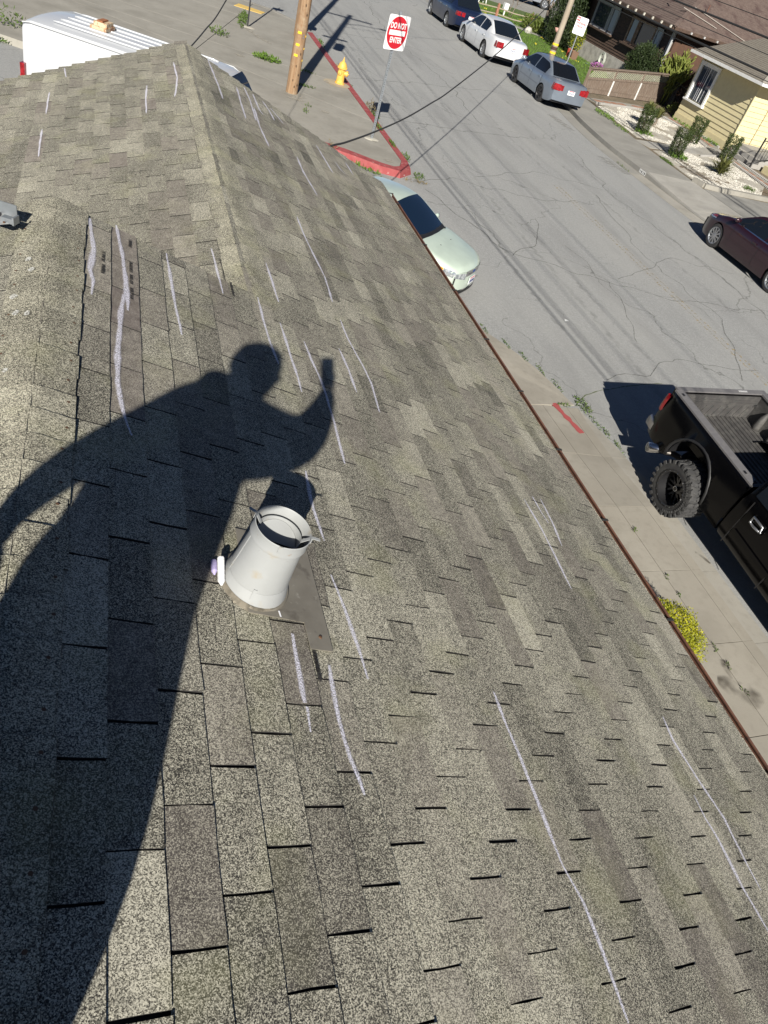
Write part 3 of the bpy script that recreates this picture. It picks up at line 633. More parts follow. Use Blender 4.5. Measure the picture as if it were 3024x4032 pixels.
# ------------------------------------------------------------------ ground, street, pavements
def struct(mb, name, mt, parent=None, kind='structure', **k):
    o = mb.build(name, mt, parent, **k)
    if parent is None: o['kind'] = kind
    return o
def shrink(poly, g):
    n = len(poly); A = sum(poly[i][0] * poly[(i + 1) % n][1] - poly[(i + 1) % n][0] * poly[i][1] for i in range(n))
    if A < 0: poly = poly[::-1]
    out = []
    for i in range(n):
        a, b, c = Vector(poly[i - 1]).to_2d() if False else Vector(poly[i - 1]), Vector(poly[i]), Vector(poly[(i + 1) % n])
        n1 = Vector((-(b - a).y, (b - a).x)); n2 = Vector((-(c - b).y, (c - b).x))
        if n1.length < 1e-6 or n2.length < 1e-6: out.append(tuple(b)); continue
        n1.normalize(); n2.normalize(); bis = (n1 + n2)
        if bis.length < .2: out.append(tuple(b)); continue
        bis.normalize(); out.append(tuple(b + bis * min(g / max(.35, bis.dot(n1)), g * 2.5)))
    return out
def clip(poly, a, b, keep_left=True):
    out = []; d = Vector(b) - Vector(a)
    sd = lambda p: (d.x * (p[1] - a[1]) - d.y * (p[0] - a[0])) * (1 if keep_left else -1)
    for i in range(len(poly)):
        p, q = poly[i - 1], poly[i]; sp, sq = sd(p), sd(q)
        if (sp >= 0) != (sq >= 0):
            t = sp / (sp - sq); out.append((lerp(p[0], q[0], t), lerp(p[1], q[1], t)))
        if sq >= 0: out.append(tuple(q))
    return out
def split(polys, a, b):
    r = []
    for p in polys:
        for k in (True, False):
            c = clip(p, a, b, k)
            if len(c) >= 3: r.append(c)
    return r
def slabs(polys, z, mt, parent, name='paving_slab', g=.006, th=.05):
    for p in polys:
        q = shrink(p, g); mb = MB(); zf = z if callable(z) else (lambda x, y: z)
        mb.prism(q, lambda x, y: zf(x, y) - th, zf); mb.build(name, mt, parent)
g = MB(); g.add([(-420, -420, -.09), (420, -420, -.09), (420, 420, -.09), (-420, 420, -.09)], [(0, 1, 2, 3)]); struct(g, 'ground', M['soil'])
g = MB(); g.add([(-60, -40, 0), (17.9, -40, 0), (17.9, 22, 0), (17.6, 26, 0), (19.2, 34, 0), (22, 90, 0), (-60, 90, 0)], [tuple(range(7))]); street = struct(g, 'street', M['street'])
# --- pavement below our eave
def near_z(x, y):
    k = sstep(5.0, 6.9, y); e = 6.82 - max(0, y - 6.9) * .25
    return .125 - .113 * k * sstep(e - 1.5, e, x)
side = MB(); walk = empty('sidewalk', (0, 0, 0), kind='structure')
sub = MB(); sub.prism([(2.4, -12), (6.80, -12), (6.80, 6.2), (6.6, 8), (5.6, 10), (2.4, 11.6)], -.02, -.005); sub.build('sidewalk_bed', M['soil'], walk)
jy = [7.70, 6.50, 5.36, 4.24, 3.17, 2.08, 1.0, -.1, -1.2, -2.3, -4, -6, -9, -12]
for a, b in zip(jy, jy[1:]):
    for x0, x1 in ((4.55, 6.20), (6.20, 6.66)):
        mb = MB(); p = shrink([(x0, b), (x1, b), (x1, a), (x0, a)], .005); mb.prism(p, -.02, near_z)
        mb.build('paving_slab', M['walk'], walk)
for a, b in zip(jy, jy[1:]):
    mb = MB(); p = shrink([(6.66, b), (6.82 if a < 6.6 else 6.82, b), (6.82 if a < 7 else 6.86, a), (6.66, a)], .002)
    mb.prism(p, -.02, near_z); mb.build('kerb_stone', M['walk'], walk)
mb = MB(); mb.prism([(2.4, -12), (4.54, -12), (4.54, 7.7), (2.4, 7.7)], -.02, .125); mb.build('paving_slab', M['walk'], walk)
edge = [(7.11, 6.47), (7.08, 6.71), (7.02, 6.99), (6.94, 7.38), (6.87, 7.70), (6.82, 7.88), (6.73, 8.33), (6.62, 8.74), (6.47, 9.11), (6.28, 9.49), (6.10, 9.79), (5.91, 10.09), (5.3, 10.75), (4.4, 11.35), (3.2, 11.8), (2.0, 12.1)]
ap = shrink([(2.0, 7.70), (6.0, 7.66), (6.86, 7.78)] + edge[5:], .008)
mb = MB(); mb.prism(ap, -.02, lambda x, y: .012 + .08 * sstep(0, 1.6, 6.8 - x - max(0, y - 7.7) * .35)); mb.build('apron_slab', M['walk'], walk)
gp = [(6.826, -12), (7.22, -12), (7.22, 5.6), (7.18, 6.1)] + edge[:5] + [(6.87, 7.66), (6.826, 7.3)]
mb = MB()
gy = [-12, -6, -2, 1.1, 2.1, 3.2, 4.3, 5.4, 6.5]
for a, b in zip(gy, gy[1:]):
    p = clip(clip(gp, (0, a), (1, a)), (0, b), (1, b), False); mb = MB(); mb.prism(shrink(p, .003), -.02, .008); mb.build('gutter_pan', M['gutterpan'], walk)
p = clip(gp, (0, 6.5), (1, 6.5)); mb = MB(); mb.prism(shrink(p, .003), -.02, .009); mb.build('gutter_pan', M['gutterpan'], walk)
UP = Vector((0, 0, 1))
def flat(name, pts, wd, mt, z, parent=None, zf=None, **k):
    o = ribbon([Vector((x, y, (zf(x, y) if zf else 0) + z)) for x, y in pts], wd, None, UP, name, mt, parent, **k)
    if parent is None: o['kind'] = 'structure'
    return o
apz = lambda x, y: near_z(x, y) if y < 7.7 else .012 + .08 * sstep(0, 1.6, 6.8 - x - max(0, y - 7.7) * .35)
def slab_z(x, y):
    s_, q = (x - 6.2) / .46, (y - 6.5) / 1.2
    return lerp(lerp(near_z(6.205, 6.505), near_z(6.655, 6.505), s_), lerp(near_z(6.205, 7.695), near_z(6.655, 7.695), s_), q)
flat('red_kerb_marking', [(6.44, 7.77), (6.48, 7.5), (6.53, 7.25), (6.575, 7.02)], .065, mat('fresh_red_paint', (.33, .07, .068), .8), .011, walk, slab_z, jit=.004, fade=False)
for pts, wd, mt in (([(6.8, 4.76), (6.84, 4.5), (6.86, 4.25), (6.85, 3.95), (6.835, 3.66)], .045, M['wet']), ([(7.08, 4.62), (7.14, 4.55), (7.19, 4.42)], .07, M['stain']),
    ([(6.20, 2.95), (6.18, 2.85), (6.15, 2.72)], .09, M['stain']), ([(5.95, 2.72), (6.2, 2.55), (6.3, 2.38)], .20, M['stain'])):
    flat('stain', pts, wd, mt, .011 if pts[0][0] < 6.8 else .0125, walk, (lambda x, y: near_z(x, y)) if pts[0][0] < 6.8 else None, jit=.03, fade=True)
# --- concrete corner across the side street
corner = empty('corner_pavement', (0, 0, 0), kind='structure')
inner = [(6.63, 17.42), (6.80, 17.85), (6.80, 24), (6.82, 31.0), (6.62, 32.5), (5.7, 33.6), (4.32, 34.25), (1.0, 35.7), (-14, 42.5), (-14, 26.9), (-2.3, 21.5), (4.93, 18.08), (5.31, 17.92), (5.72, 17.66), (6.13, 17.40), (6.44, 17.30)]
outer = [(6.98, 17.42), (7.03, 17.95), (7.05, 24), (7.10, 31.2), (6.88, 32.45), (5.9, 33.80), (4.42, 34.48), (1.1, 35.95), (-14, 42.8), (-14, 26.6), (-2.42, 21.22), (4.78, 17.78), (5.18, 17.58), (5.60, 17.36), (6.05, 17.08), (6.55, 16.98)]
polys = [inner[:]]
for a, b in (((2.52, 25.31), (4.51, 31.78)), ((3.07, 25.67), (6.8, 24.35)), ((0.3, 28.2), (4.4, 26.7)), ((-2.4, 27.6), (6.8, 20.9)), ((-6, 21), (1, 37)), ((-3, 33), (4.33, 30.9))):
    if a == (0.3, 28.2): polys = [q for p in polys for q in (split([p], a, b) if sum(v[0] for v in p) / len(p) < 4.3 and sum(v[1] for v in p) / len(p) > 25 else [p])]
    elif a == (-3, 33): polys = [q for p in polys for q in (split([p], a, b) if sum(v[0] for v in p) / len(p) < 3.5 else [p])]
    else: polys = split(polys, a, b)
ZC = .145
def corner_z(x, y): return ZC
mb = MB(); mb.prism(inner, -.02, .02); mb.build('pavement_bed', M['soil'], corner)
slabs(polys, corner_z, M['walk_dark'], corner, g=.010, th=.12)
n = len(inner)
for i in range(n):
    j = (i + 1) % n
    if i in (8,): continue
    red = i in (0, 1, 2, 10, 11, 12, 13, 14, 15) or i == 3 and False
    segs = max(1, int((Vector(inner[i]) - Vector(inner[j])).length / 3.0))
    for k in range(segs):
        t0, t1 = k / segs, (k + 1) / segs; L = lambda P, t: (lerp(P[i][0], P[j][0], t), lerp(P[i][1], P[j][1], t))
        a, b, c, d = L(inner, t0), L(inner, t1), L(outer, t1), L(outer, t0); mm = lambda u, v, t: (lerp(u[0], v[0], t), lerp(u[1], v[1], t))
        zt = (lambda x, y: corner_z(x, y) + .006) ; zb = lambda x, y: -.02
        e0, e1 = mm(a, d, .80), mm(b, c, .80); mb = MB()
        vs = [(*a, zt(*a)), (*b, zt(*b)), (*e1, zt(*e1) - .004), (*e0, zt(*e0) - .004), (*c, -.02), (*d, -.02), (*a, -.02), (*b, -.02)]
        mb.add(vs, [(0, 3, 2, 1), (3, 5, 4, 2), (0, 6, 5, 3), (1, 2, 4, 7), (0, 1, 7, 6)]); 
        mb.build('kerb_stone', M['redpaint'] if red and not (i == 10 and k < segs * .15) else M['walk_dark'], corner)
mb = MB(); mb.prism([(4.48, 33.02), (5.44, 32.62), (5.23, 32.12), (4.23, 32.41)], lambda x, y: corner_z(x, y), lambda x, y: corner_z(x, y) + .012); mb.build('tactile_strip', M['yellowpad'], corner)
for pts, wd in (([(4.25, 29.0), (4.5, 28.2), (4.9, 27.4)], .16), ([(6.1, 24.2), (6.5, 24.0)], .25), ([(4.65, 21.2), (4.75, 22.3)], .38), ([(6.35, 19.2), (6.4, 18.9)], .16), ([(6.3, 17.75), (6.5, 17.6)], .18), ([(3.4, 24.9), (3.7, 24.8)], .2), ([(5.3, 20.8), (5.5, 20.7)], .2)):
    flat('concrete_patch', pts, wd, ribbon_mat('pale_patch', (.36, .335, .28), 6, .3, .55, .85), .009, corner, corner_z, jit=.05)
# --- far side of the street
far = empty('far_sidewalk', (0, 0, 0), kind='structure')
kf = hermite([(-12, 17.5), (12, 17.45), (16, 17.4), (20, 17.22), (24, 17.2), (27.5, 17.55), (29.5, 17.95), (32, 18.3), (36, 18.6), (45, 18.9), (70, 19.3)])
bk = hermite([(-12, 19.5), (22, 19.45), (25.7, 19.55), (28.6, 19.8), (31, 20.1), (33, 20.4), (36, 20.7), (45, 21.0), (70, 21.4)])
def kz(y): return .15 - .125 * (sstep(22.05, 20.4, y) if y > 14 else 1 - sstep(14.5, 13, y))
ys = [-8, -5, -2, 1, 4, 7, 10, 13, 16.2, 19.2, 22.1, 24.6, 27, 29.5, 32, 35, 38, 42, 46, 51, 57, 64]
for a, b in zip(ys, ys[1:]):
    m_ = M['drive'] if 13 <= a < 22 else M['farwalk']; mb = MB(); st = 4
    L = [(kf(lerp(a, b, i / st)) + .16, lerp(a, b, i / st)) for i in range(st + 1)]; Rr = [(bk(lerp(a, b, i / st)), lerp(a, b, i / st)) for i in range(st, -1, -1)]
    mb.prism(shrink(L + Rr, .007), -.02, lambda x, y: lerp(kz(y), .15, sstep(17.4, 18.4, x))); mb.build('paving_slab', m_, far)
    mb = MB(); K0 = [(kf(y), y) for y in [lerp(a, b, i / st) for i in range(st + 1)]]; K1 = [(x + .158, y) for x, y in reversed(K0)]
    mb.prism(shrink(K0 + K1, .003), -.02, lambda x, y: kz(y) + .002); mb.build('kerb_stone', M['farwalk'], far)
    mb = MB(); K0 = [(x - .6, y) for x, y in K0]; K1 = [(x + .598, y) for x, y in reversed(K0)]
    mb.prism(shrink(K0 + K1, .002), -.02, .009); mb.build('gutter_pan', M['gutterpan'] if a < 22.1 else M['farwalk'], far)
# house number panel on the kerb
mb = MB(); mb.bar((17.215, 21.98, .085), (17.21, 22.38, .085), .014, .115); np_ = mb.build('kerb_number_panel', M['trim'], far)
for i in range(4):
    mb = MB(); y = 22.04 + i * .095; mb.box((17.203, y, .085), (.006, .018 if i % 2 else .045, .07)); mb.build('painted_digit', M['cutedge'], np_)
# yellow centre line, almost gone
for dx in (0, .16):
    flat('centre_line', [(12.0 + dx, y) for y in range(0, 20)], .05, M['yellow_line'], .005, street, jit=.02)
pk = ribbon_mat('street_patch', (.30, .295, .27), 5, .3, .6, .55)
for pts, wd in (([(16.3, 28), (16.4, 26.2)], .35), ([(16.2, 23.4), (16.4, 21.8)], .4)): flat('street_patch', pts, wd, pk, .004, street, jit=.1)
lit = ribbon_mat('tyre_smear', (.13, .13, .13), 2.2, .35, .75, .26)
for x, y0, y1 in ((8.9, 8, 19), (9.4, 9.5, 17), (7.9, 10, 13.6), (13.4, 12, 24), (12.6, 20, 33), (10.6, 24, 36), (14.6, 9, 17), (14.3, 20, 30), (8.5, 22, 34)):
    flat('tyre_smear', [(x + .5 * noise.noise(Vector((y * .13, x, 0))), y) for y in [lerp(y0, y1, i / 8) for i in range(9)]], .09, lit, .0035, street, jit=.1)
ck = ribbon_mat('crack', (.06, .062, .05), 30, .25, .55, .75); ckg = ribbon_mat('mossy_crack', (.10, .13, .03), 20, .3, .5, .9)
def crack(pts, wd=.012, mt=None, amp=.22, seed=0):
    P = []
    for a, b in zip(pts, pts[1:]):
        k = max(2, int((Vector(b) - Vector(a)).length / .18))
        for i in range(k):
            x, y = lerp(a[0], b[0], i / k), lerp(a[1], b[1], i / k)
            P.append((x + amp * noise.noise(Vector((x * 1.6, y * 1.6, seed))) , y + amp * noise.noise(Vector((x * 1.6, y * 1.6, seed + 9)))))
    flat('crack', P, wd, mt or ck, .0065, street, jit=.01, fade=False)
for i, (pts, wd) in enumerate(((([(6.9, 17.0), (8.2, 17.7), (10.5, 17.4), (13, 17.9)]), .016), ([(7.1, 16.6), (7.6, 14.9), (8.2, 13.2)], .02), ([(7.9, 13.6), (9.6, 12.9), (12.2, 12.2), (15.3, 12.4)], .016), ([(7.3, 22.1), (9.8, 22.5), (13.5, 23.6)], .02), ([(7.4, 26), (10, 27.5), (14, 29.5), (16.5, 29.8)], .018), ([(7.9, 8.6), (8.9, 8.9), (10.2, 9.6), (12.4, 9.4)], .012), ([(8.2, 13.4), (9.4, 14.6), (9.9, 16)], .014), ([(9.2, 18.3), (11.8, 19.8), (14.2, 19.5)], .014), ([(11.5, 9.0), (12.8, 11.6), (12.6, 15.2), (13.4, 19)], .014), ([(14.4, 10), (14.8, 14), (14.2, 19), (15.0, 24)], .015), ([(7.6, 33), (11, 34.4), (15.8, 34)], .02), ([(10.8, 13), (13.6, 14.8), (15.6, 14.4)], .012), ([(9.6, 10.2), (10.4, 12.6), (10.0, 14.6)], .011), ([(11.5, 24), (12.1, 29), (11.6, 36), (12.4, 44)], .02))): crack(pts, wd, seed=i)
crack([(6.95, 7.8), (7.6, 8.35), (8.3, 8.5), (9.4, 8.7)], .014, ckg, .15, 31)
# litter on the street
lt = empty('paper_scrap', (8.15, 10.62, 0), label='small white paper scrap on the street below the pale green car', cat='litter')
mb = MB(); mb.add([(-.05, -.03, .006), (.05, -.02, .012), (.04, .04, .006), (-.03, .035, .02)], [(0, 1, 2, 3)]); mb.build('paper', M['trim'], lt)
# --- gravel yard, paths, lawn
yard = empty('gravel_yard', (0, 0, 0), kind='structure')
mb = MB(); mb.prism([(19.3, 21.5), (26.6, 21.5), (27.6, 27), (30, 36.8), (27.4, 36.6), (20.3, 33.6), (19.4, 24)], -.02, .135); mb.build('yard_ground', M['soil'], yard)
gA = [(19.62, 22.35), (20.5, 22.15), (22.8, 22.25), (24.25, 23.75), (24.6, 26.2), (24.9, 27.55), (22.82, 26.5), (22.2, 26.6), (19.75, 25.45)]
gB = [(19.95, 27.1), (22.3, 27.35), (22.85, 27.3), (24.55, 28.35), (25.15, 31.4), (24.9, 33.3), (23.5, 32.9), (21.4, 32.0), (20.3, 31.3)]
for p in (gA, gB):
    mb = MB(); mb.prism(p, .13, .15); mb.build('gravel_bed', M['gravel'], yard)
gr = MB(); rg = random.Random(3)
def inside(p, poly):
    c = False
    for i in range(len(poly)):
        (x1, y1), (x2, y2) = poly[i - 1], poly[i]
        if (y1 > p[1]) != (y2 > p[1]) and p[0] < (x2 - x1) * (p[1] - y1) / (y2 - y1) + x1: c = not c
    return c
OCT = [(1, 0, 0), (0, 1, 0), (-1, 0, 0), (0, -1, 0), (0, 0, .8)]; OF = [(0, 1, 4), (1, 2, 4), (2, 3, 4), (3, 0, 4)]
k = 0
while k < 14000:
    p = (rg.uniform(19.5, 25.4), rg.uniform(22, 33.5))
    q = gA if inside(p, gA) else gB if inside(p, gB) else None
    if not q: continue
    bare_ = noise.noise(Vector((p[0] * .9, p[1] * .9, 4))); near = p[0] - bk(p[1])
    k += 1
    if bare_ > .18 or (near < 1.3 and p[1] < 26 and bare_ > -.15): continue
    s = rg.uniform(.012, .028); a = rg.uniform(0, 6.28); c_, s_ = math.cos(a), math.sin(a)
    gr.add([(p[0] + s * (x * c_ - y * s_) * rg.uniform(.7, 1.2), p[1] + s * (x * s_ + y * c_) * rg.uniform(.7, 1.2), .15 + s * z) for x, y, z in OCT], OF)
gr.build('gravel_stones', M['stone'], yard, kind='stuff')
for pts, wd in (([(20.1, 24.0), (20.6, 23.2), (21.3, 22.8)], .45), ([(20.3, 24.9), (21.0, 24.2)], .35), ([(21.4, 23.4), (22.0, 23.2)], .35), ([(20.6, 27.9), (20.3, 28.8)], .28), ([(24.0, 23.2), (23.4, 22.9)], .25), ([(20.9, 30.9), (21.3, 31.2)], .3)):
    ribbon([Vector((x, y, .158)) for x, y in pts], wd, None, UP, 'bare_earth', ribbon_mat('bare_earth', (.20, .145, .09), 5, .32, .6, .85), yard, jit=.1)
path = empty('garden_path', (0, 0, 0), kind='structure')
def lane(pl, wd, name, mt, z=.155, th=.03):
    for a, b in zip(pl, pl[1:]):
        a, b = Vector(a), Vector(b); d = (b - a).normalized(); nn = Vector((-d.y, d.x)); mb = MB()
        mb.prism([tuple(a - nn * wd / 2), tuple(b - nn * wd / 2), tuple(b + nn * wd / 2), tuple(a + nn * wd / 2)], z - th, z); mb.build(name, mt, path)
lane([(19.65, 26.15), (22.5, 26.95), (25.55, 28.35)], .85, 'path_slab', M['drive'])
lane([(24.7, 23.2), (25.15, 27.4)], .75, 'path_slab', M['walk_dark'], .158); lane([(25.25, 28.6), (25.75, 31.2), (25.55, 33.2)], .72, 'path_slab', M['walk_dark'], .158)
lane([(20.5, 32.3), (23.6, 33.5), (26.0, 34.3)], .70, 'path_slab', M['walk_dark'], .158)
def bricks(pl, step, sz, parent, name='brick', z=.172, mt=None, jog=.0):
    for a, b in zip(pl, pl[1:]):
        a, b = Vector(a), Vector(b); L = (b - a).length; d = (b - a) / L; k = int(L / step)
        for i in range(k):
            p = a + d * (i + .5) * step; mb = MB()
            mb.box((p.x + rg.uniform(-.02, .02), p.y, z - .03), (sz[0], sz[1], .06), rz=math.atan2(d.y, d.x) + rg.uniform(-.05, .05) + jog); mb.build(name, mt or M['brick'], parent)
bricks([(24.7, 23.3), (25.15, 27.3)], .62, (.44, .20), path); bricks([(25.28, 28.8), (25.75, 31.2), (25.55, 33.2)], .62, (.46, .22), path); bricks([(20.8, 32.4), (23.6, 33.5), (25.8, 34.25)], .62, (.46, .24), path)
ed = [(24.3, 23.2), (24.72, 26.2), (24.95, 27.5)], [(24.62, 28.4), (25.25, 31.4), (25.0, 33.1), (23.5, 32.98), (20.5, 31.75)], [(25.75, 28.9), (26.1, 31.2)], [(25.15, 23.4), (25.5, 27.2)], [(22.8, 26.35), (25.0, 27.45)]
rp = MB()
for pl in ed:
    for a, b in zip(pl, pl[1:]):
        a, b = Vector(a), Vector(b); k = int((b - a).length / .11)
        for i in range(k):
            p = a.lerp(b, (i + .5) / k); rp.lathe([(.052, .10), (.052, .20), (.035, .225), (0, .23)], 6, Matrix.Translation((p.x, p.y, .0)))
rp.build('rope_edging', M['stepstone'], path, kind='stuff')
drv = empty('driveway', (0, 0, 0), kind='structure')
mb = MB(); mb.prism([(19.5, 13.2), (34, 13.2), (34, 21.55), (19.5, 21.55)], -.02, .146); mb.build('driveway_slab', concrete_mat('cracked_driveway', (.34, .33, .30), (.21, .205, .19), (.14, .137, .128)), drv)
pl = [(19.5, 22.25), (19.62, 21.75), (20.35, 21.67), (22.8, 21.8), (27, 22.0)]
for a, b in zip(pl, pl[1:]):
    mb = MB(); mb.bar((*a, .20), (*b, .20), .17, .16); mb.build('driveway_edge', M['walk_dark'], drv)
# lawn
lawn = MB(); lp = [(20.35, 33.4), (21.4, 34.4), (27.2, 36.9), (27.2, 46), (33, 46), (36, 62), (21.4, 62), (20.9, 45), (20.6, 36)]
lawn.prism(lp, -.02, .15); lawn = struct(lawn, 'lawn', M['lawn_soil'])
gs = MB(); k = 0
while k < 24000:
    y = rg.uniform(33.6, 58); x = rg.uniform(20.3, 31)
    if not inside((x, y), lp): continue
    k += 1
    if 49.3 < y - (x - 24.3) * .0 + (x - 24) * .75 < 51.0 and x > 22: continue
    h = rg.uniform(.04, .11); a = rg.uniform(0, 6.28); wd = .016
    gs.add([(x - wd * math.cos(a), y - wd * math.sin(a), .15), (x + wd * math.cos(a), y + wd * math.sin(a), .15), (x + rg.gauss(0, .03), y + rg.gauss(0, .03), .15 + h)], [(0, 1, 2)])
tag(gs.build('lawn_grass', M['grass'], None), kind='stuff')
fp = MB(); fp.prism([(22.0, 51.9), (24.3, 50.2), (28.5, 46.6), (29, 47.5), (24.9, 51.1), (22.3, 53.0)], .14, .165); struct(fp, 'lawn_path', M['farwalk'])
fd = MB(); fd.prism([(21.4, 62), (44, 59.5), (60, 62), (60, 84), (21.8, 84)], .10, .155); struct(fd, 'far_driveway', M['farwalk'])
# ------------------------------------------------------------------ vehicles
def paint(name, c, metal=.35, rough=.28, coat=.8):
    return mat(name, c, rough, metal, coat=coat, layers=[(tuple(q * .9 for q in c), 3, .4, .7)])
def wheel_parts(root, loc, r, wd, side, spokes=7, rimc=None, dark=False, rim_r=.64, name='wheel', proto={}):
    """tyre > rim, hub cap; side = +1 for the car's left"""
    key = (round(r, 3), wd, spokes, dark, rimc)
    if key not in proto:
        f = MB(); Mx = Matrix.Rotation(rad(90), 4, 'Y'); R_ = r * rim_r; h = wd / 2
        f.lathe([(R_, -h * .9), (r * .86, -h), (r * .965, -h * .86), (r, -h * .6), (r, h * .6), (r * .965, h * .86), (r * .86, h), (R_, h * .9), (R_ * .98, h * .2), (R_ * .98, -h * .4)], 36, Mx, closed=True)
        f2 = MB(); f2.lathe([(R_ * 1.01, h * .90), (R_ * .95, h * .93), (R_ * .90, h * .62), (R_ * .86, h * .25), (R_ * .3, h * .22), (0, h * .22)], 36, Mx)
        f3 = MB()
        for i in range(spokes):
            a = 2 * math.pi * i / spokes; d = Vector((0, math.cos(a), math.sin(a))); t = Vector((0, -math.sin(a), math.cos(a)))
            w0, w1 = R_ * (.14 if spokes < 9 else .085), R_ * (.20 if spokes < 9 else .10)
            x0, x1 = h * .78, h * .84
            p = [d * R_ * .14 - t * w0, d * R_ * .14 + t * w0, d * R_ * .95 + t * w1, d * R_ * .95 - t * w1]
            vs = [q + Vector((x, 0, 0)) for q, x in zip(p, (x0, x0, x1, x1))] + [q + Vector((h * .3, 0, 0)) for q in p]
            f3.add(vs, [(0, 3, 2, 1), (0, 1, 5, 4), (1, 2, 6, 5), (2, 3, 7, 6), (3, 0, 4, 7)])
        f3.lathe([(R_ * .22, h * .3), (R_ * .22, h * .82), (R_ * .15, h * .9), (0, h * .9)], 16, Mx)
        f3.lathe([(R_ * .93, h * .92), (R_ * .99, h * .96), (R_ * 1.03, h * .9)], 36, Mx)
        proto[key] = (f, f2, f3)
    f, f2, f3 = proto[key]
    o = f.build(name, M['rubber'], root, smooth=True, autosmooth=40); o.location = loc; o.rotation_euler = (0, 0, 0 if side > 0 else math.pi)
    b = f2.build('rim', M['black'] if dark else M['galv'], o, smooth=True, autosmooth=40); s = f3.build('spokes', rimc or M['alloy'], o)
    return o
# local frame: +X = car's left when looking forward along +Y is -X, so left = -X
def car(name, label, cat, loc, az, k, S, body, group=None):
    root = empty(name, (loc[0], loc[1], loc[2] if len(loc) > 2 else .0), -rad(az), label, cat, group, scale=k)
    L, W, H = S['L'], S['W'], S['H']; yf = L / 2; wr = S['wr'] * W / 2
    zt, zl, wf = hermite(S['zt']), hermite(S['zl']), hermite([(a, b * W / 2) for a, b in S['w']])
    s1, s2, s3, s4 = S['cab']; rW = S['r']; fo, wb = S['fo'], S['wb']; bf, brr = S.get('bulge', (.16, .10))
    def yy(s, l): q = min(1, abs(l) / (W / 2)); return yf - s - bf * q ** 2.4 * max(0, 1 - s / 1.0) + brr * q ** 2.4 * max(0, 1 - (L - s) / .9)
    def arch(s):
        z = -1
        for c in (fo, fo + wb):
            d = abs(s - c); Ra = rW * 1.14
            if d < Ra: z = max(z, rW * 1.0 + math.sqrt(Ra * Ra - d * d))
        return z
    ROW = [(0, .955), (.10, .985), (.25, 1.0), (.5, 1.0), (.72, .988), (.88, .965), (.96, .93), (.99, .88), (1.0, .80)]
    rowf = hermite(ROW)
    ss = sorted(set([round(q, 3) for q in [0, .02, .06, .12, .2, .3, L - .02, L - .06, L - .12, L - .2, L - .3, L] + [i * .11 for i in range(int(L / .11))] + [c + rW * 1.14 * math.cos(math.pi * i / 14) for c in (fo, fo + wb) for i in range(15)]]))
    ss = [s for s in ss if 0 <= s <= L]
    def side(s, z):
        a, b = zl(s), zt(s); return wf(s) * rowf((z - a) / max(.05, b - a))
    mb = MB(); RING = []
    for s in ss:
        a, b, wv, ar = zl(s), zt(s), wf(s), arch(s); half = []
        for t, q in ROW:
            z = max(lerp(a, b, t), min(ar, b - .06) if ar > 0 else -9); half.append((side(s, z) if t < .95 else wv * q, z))
        half += [(wv * .45, b + .014), (0, b + .02)]
        ring = [(-x, z) for x, z in half] + [(x, z) for x, z in half[-2::-1]]
        RING.append([(x, yy(s, x), z) for x, z in ring])
    n = len(RING[0])
    for r in RING: mb.v += r
    for i in range(len(RING) - 1):
        for j in range(n - 1): mb.f.append((i * n + j, i * n + j + 1, (i + 1) * n + j + 1, (i + 1) * n + j))
    for end, rg_ in ((0, RING[0]), (1, RING[-1])):
        half = rg_[:len(ROW)]; s = 0 if end == 0 else L
        def cap(u, v, half=half, s=s):
            i = min(int(v * (len(half) - 1)), len(half) - 2); t = v * (len(half) - 1) - i
            x = lerp(half[i][0], half[i + 1][0], t); z = lerp(half[i][2], half[i + 1][2], t); l = x * (1 - 2 * u)
            return (l, yy(s, l), z + (.02 * (1 - (1 - 2 * u) ** 2) if v > .99 else 0))
        mb.grid(cap, 10, len(half) - 1, flip=(end == 0))
    # cabin
    zr = hermite([(s1, zt(s1) - .01), (lerp(s1, s2, .5), lerp(zt(s1), H - .035, .56)), (s2, H - .035), (lerp(s2, s3, .35), H), (s3, H - .045), (lerp(s3, s4, .55), lerp(H - .045, zt(s4), .52)), (s4, zt(s4) - .01)])
    def rw(s):
        if s < s2: return lerp(wf(s1) * .84, wr, sstep(0, 1, (s - s1) / (s2 - s1)) * .4 + .6 * (s - s1) / (s2 - s1))
        if s > s3: return lerp(wr * .98, wf(s4) * .80, ((s - s3) / (s4 - s3)))
        return wr
    T = lambda s, q, h=0: (q * rw(s), yy(s, q * rw(s)) + .10 * (1 - q * q) * (max(0, 1 - (s - s1) / (s2 - s1)) - max(0, (s - s3) / (s4 - s3)) * .7), zr(s) + h + .035 * (1 - q * q) * sstep(s1, s2, s) * (1 - .7 * sstep(s3, s4, s)))
    def Sd(s, t, sd, h=0):
        zb = zt(s) - .035; xb = side(s, zb) * .985; x = lerp(xb, rw(s), t ** 1.15); z = lerp(zb, zr(s), t)
        return (sd * (x + h), yy(s, x) + 0, z)
    mb.grid(lambda u, v: T(lerp(s1, s4, u), 1 - 2 * v), 30, 8, flip=True)
    for sd in (-1, 1): mb.grid(lambda u, v, sd=sd: Sd(lerp(s1, s4, u), v, sd), 30, 5, flip=(sd < 0))
    mb.build('body', body, root, smooth=True, autosmooth=38)
    f = MB(); f.box((0, yf - L / 2, (zl(L / 2) + .38) / 2 + .14), (W * .80, L * .94, .34)); 
    for c in (fo, fo + wb): f.box((0, yf - c, rW + .12), (W * .84, rW * 2.1, rW * 1.5))
    f.build('underbody', M['black'], root)
    gl = S.get('glass', M['glass'])
    f = MB(); f.grid(lambda u, v: T(lerp(s1 + .07, s2 - .02, u), .93 * (1 - 2 * v), .008), 10, 10, flip=True); f.build('windscreen', gl, root, smooth=True)
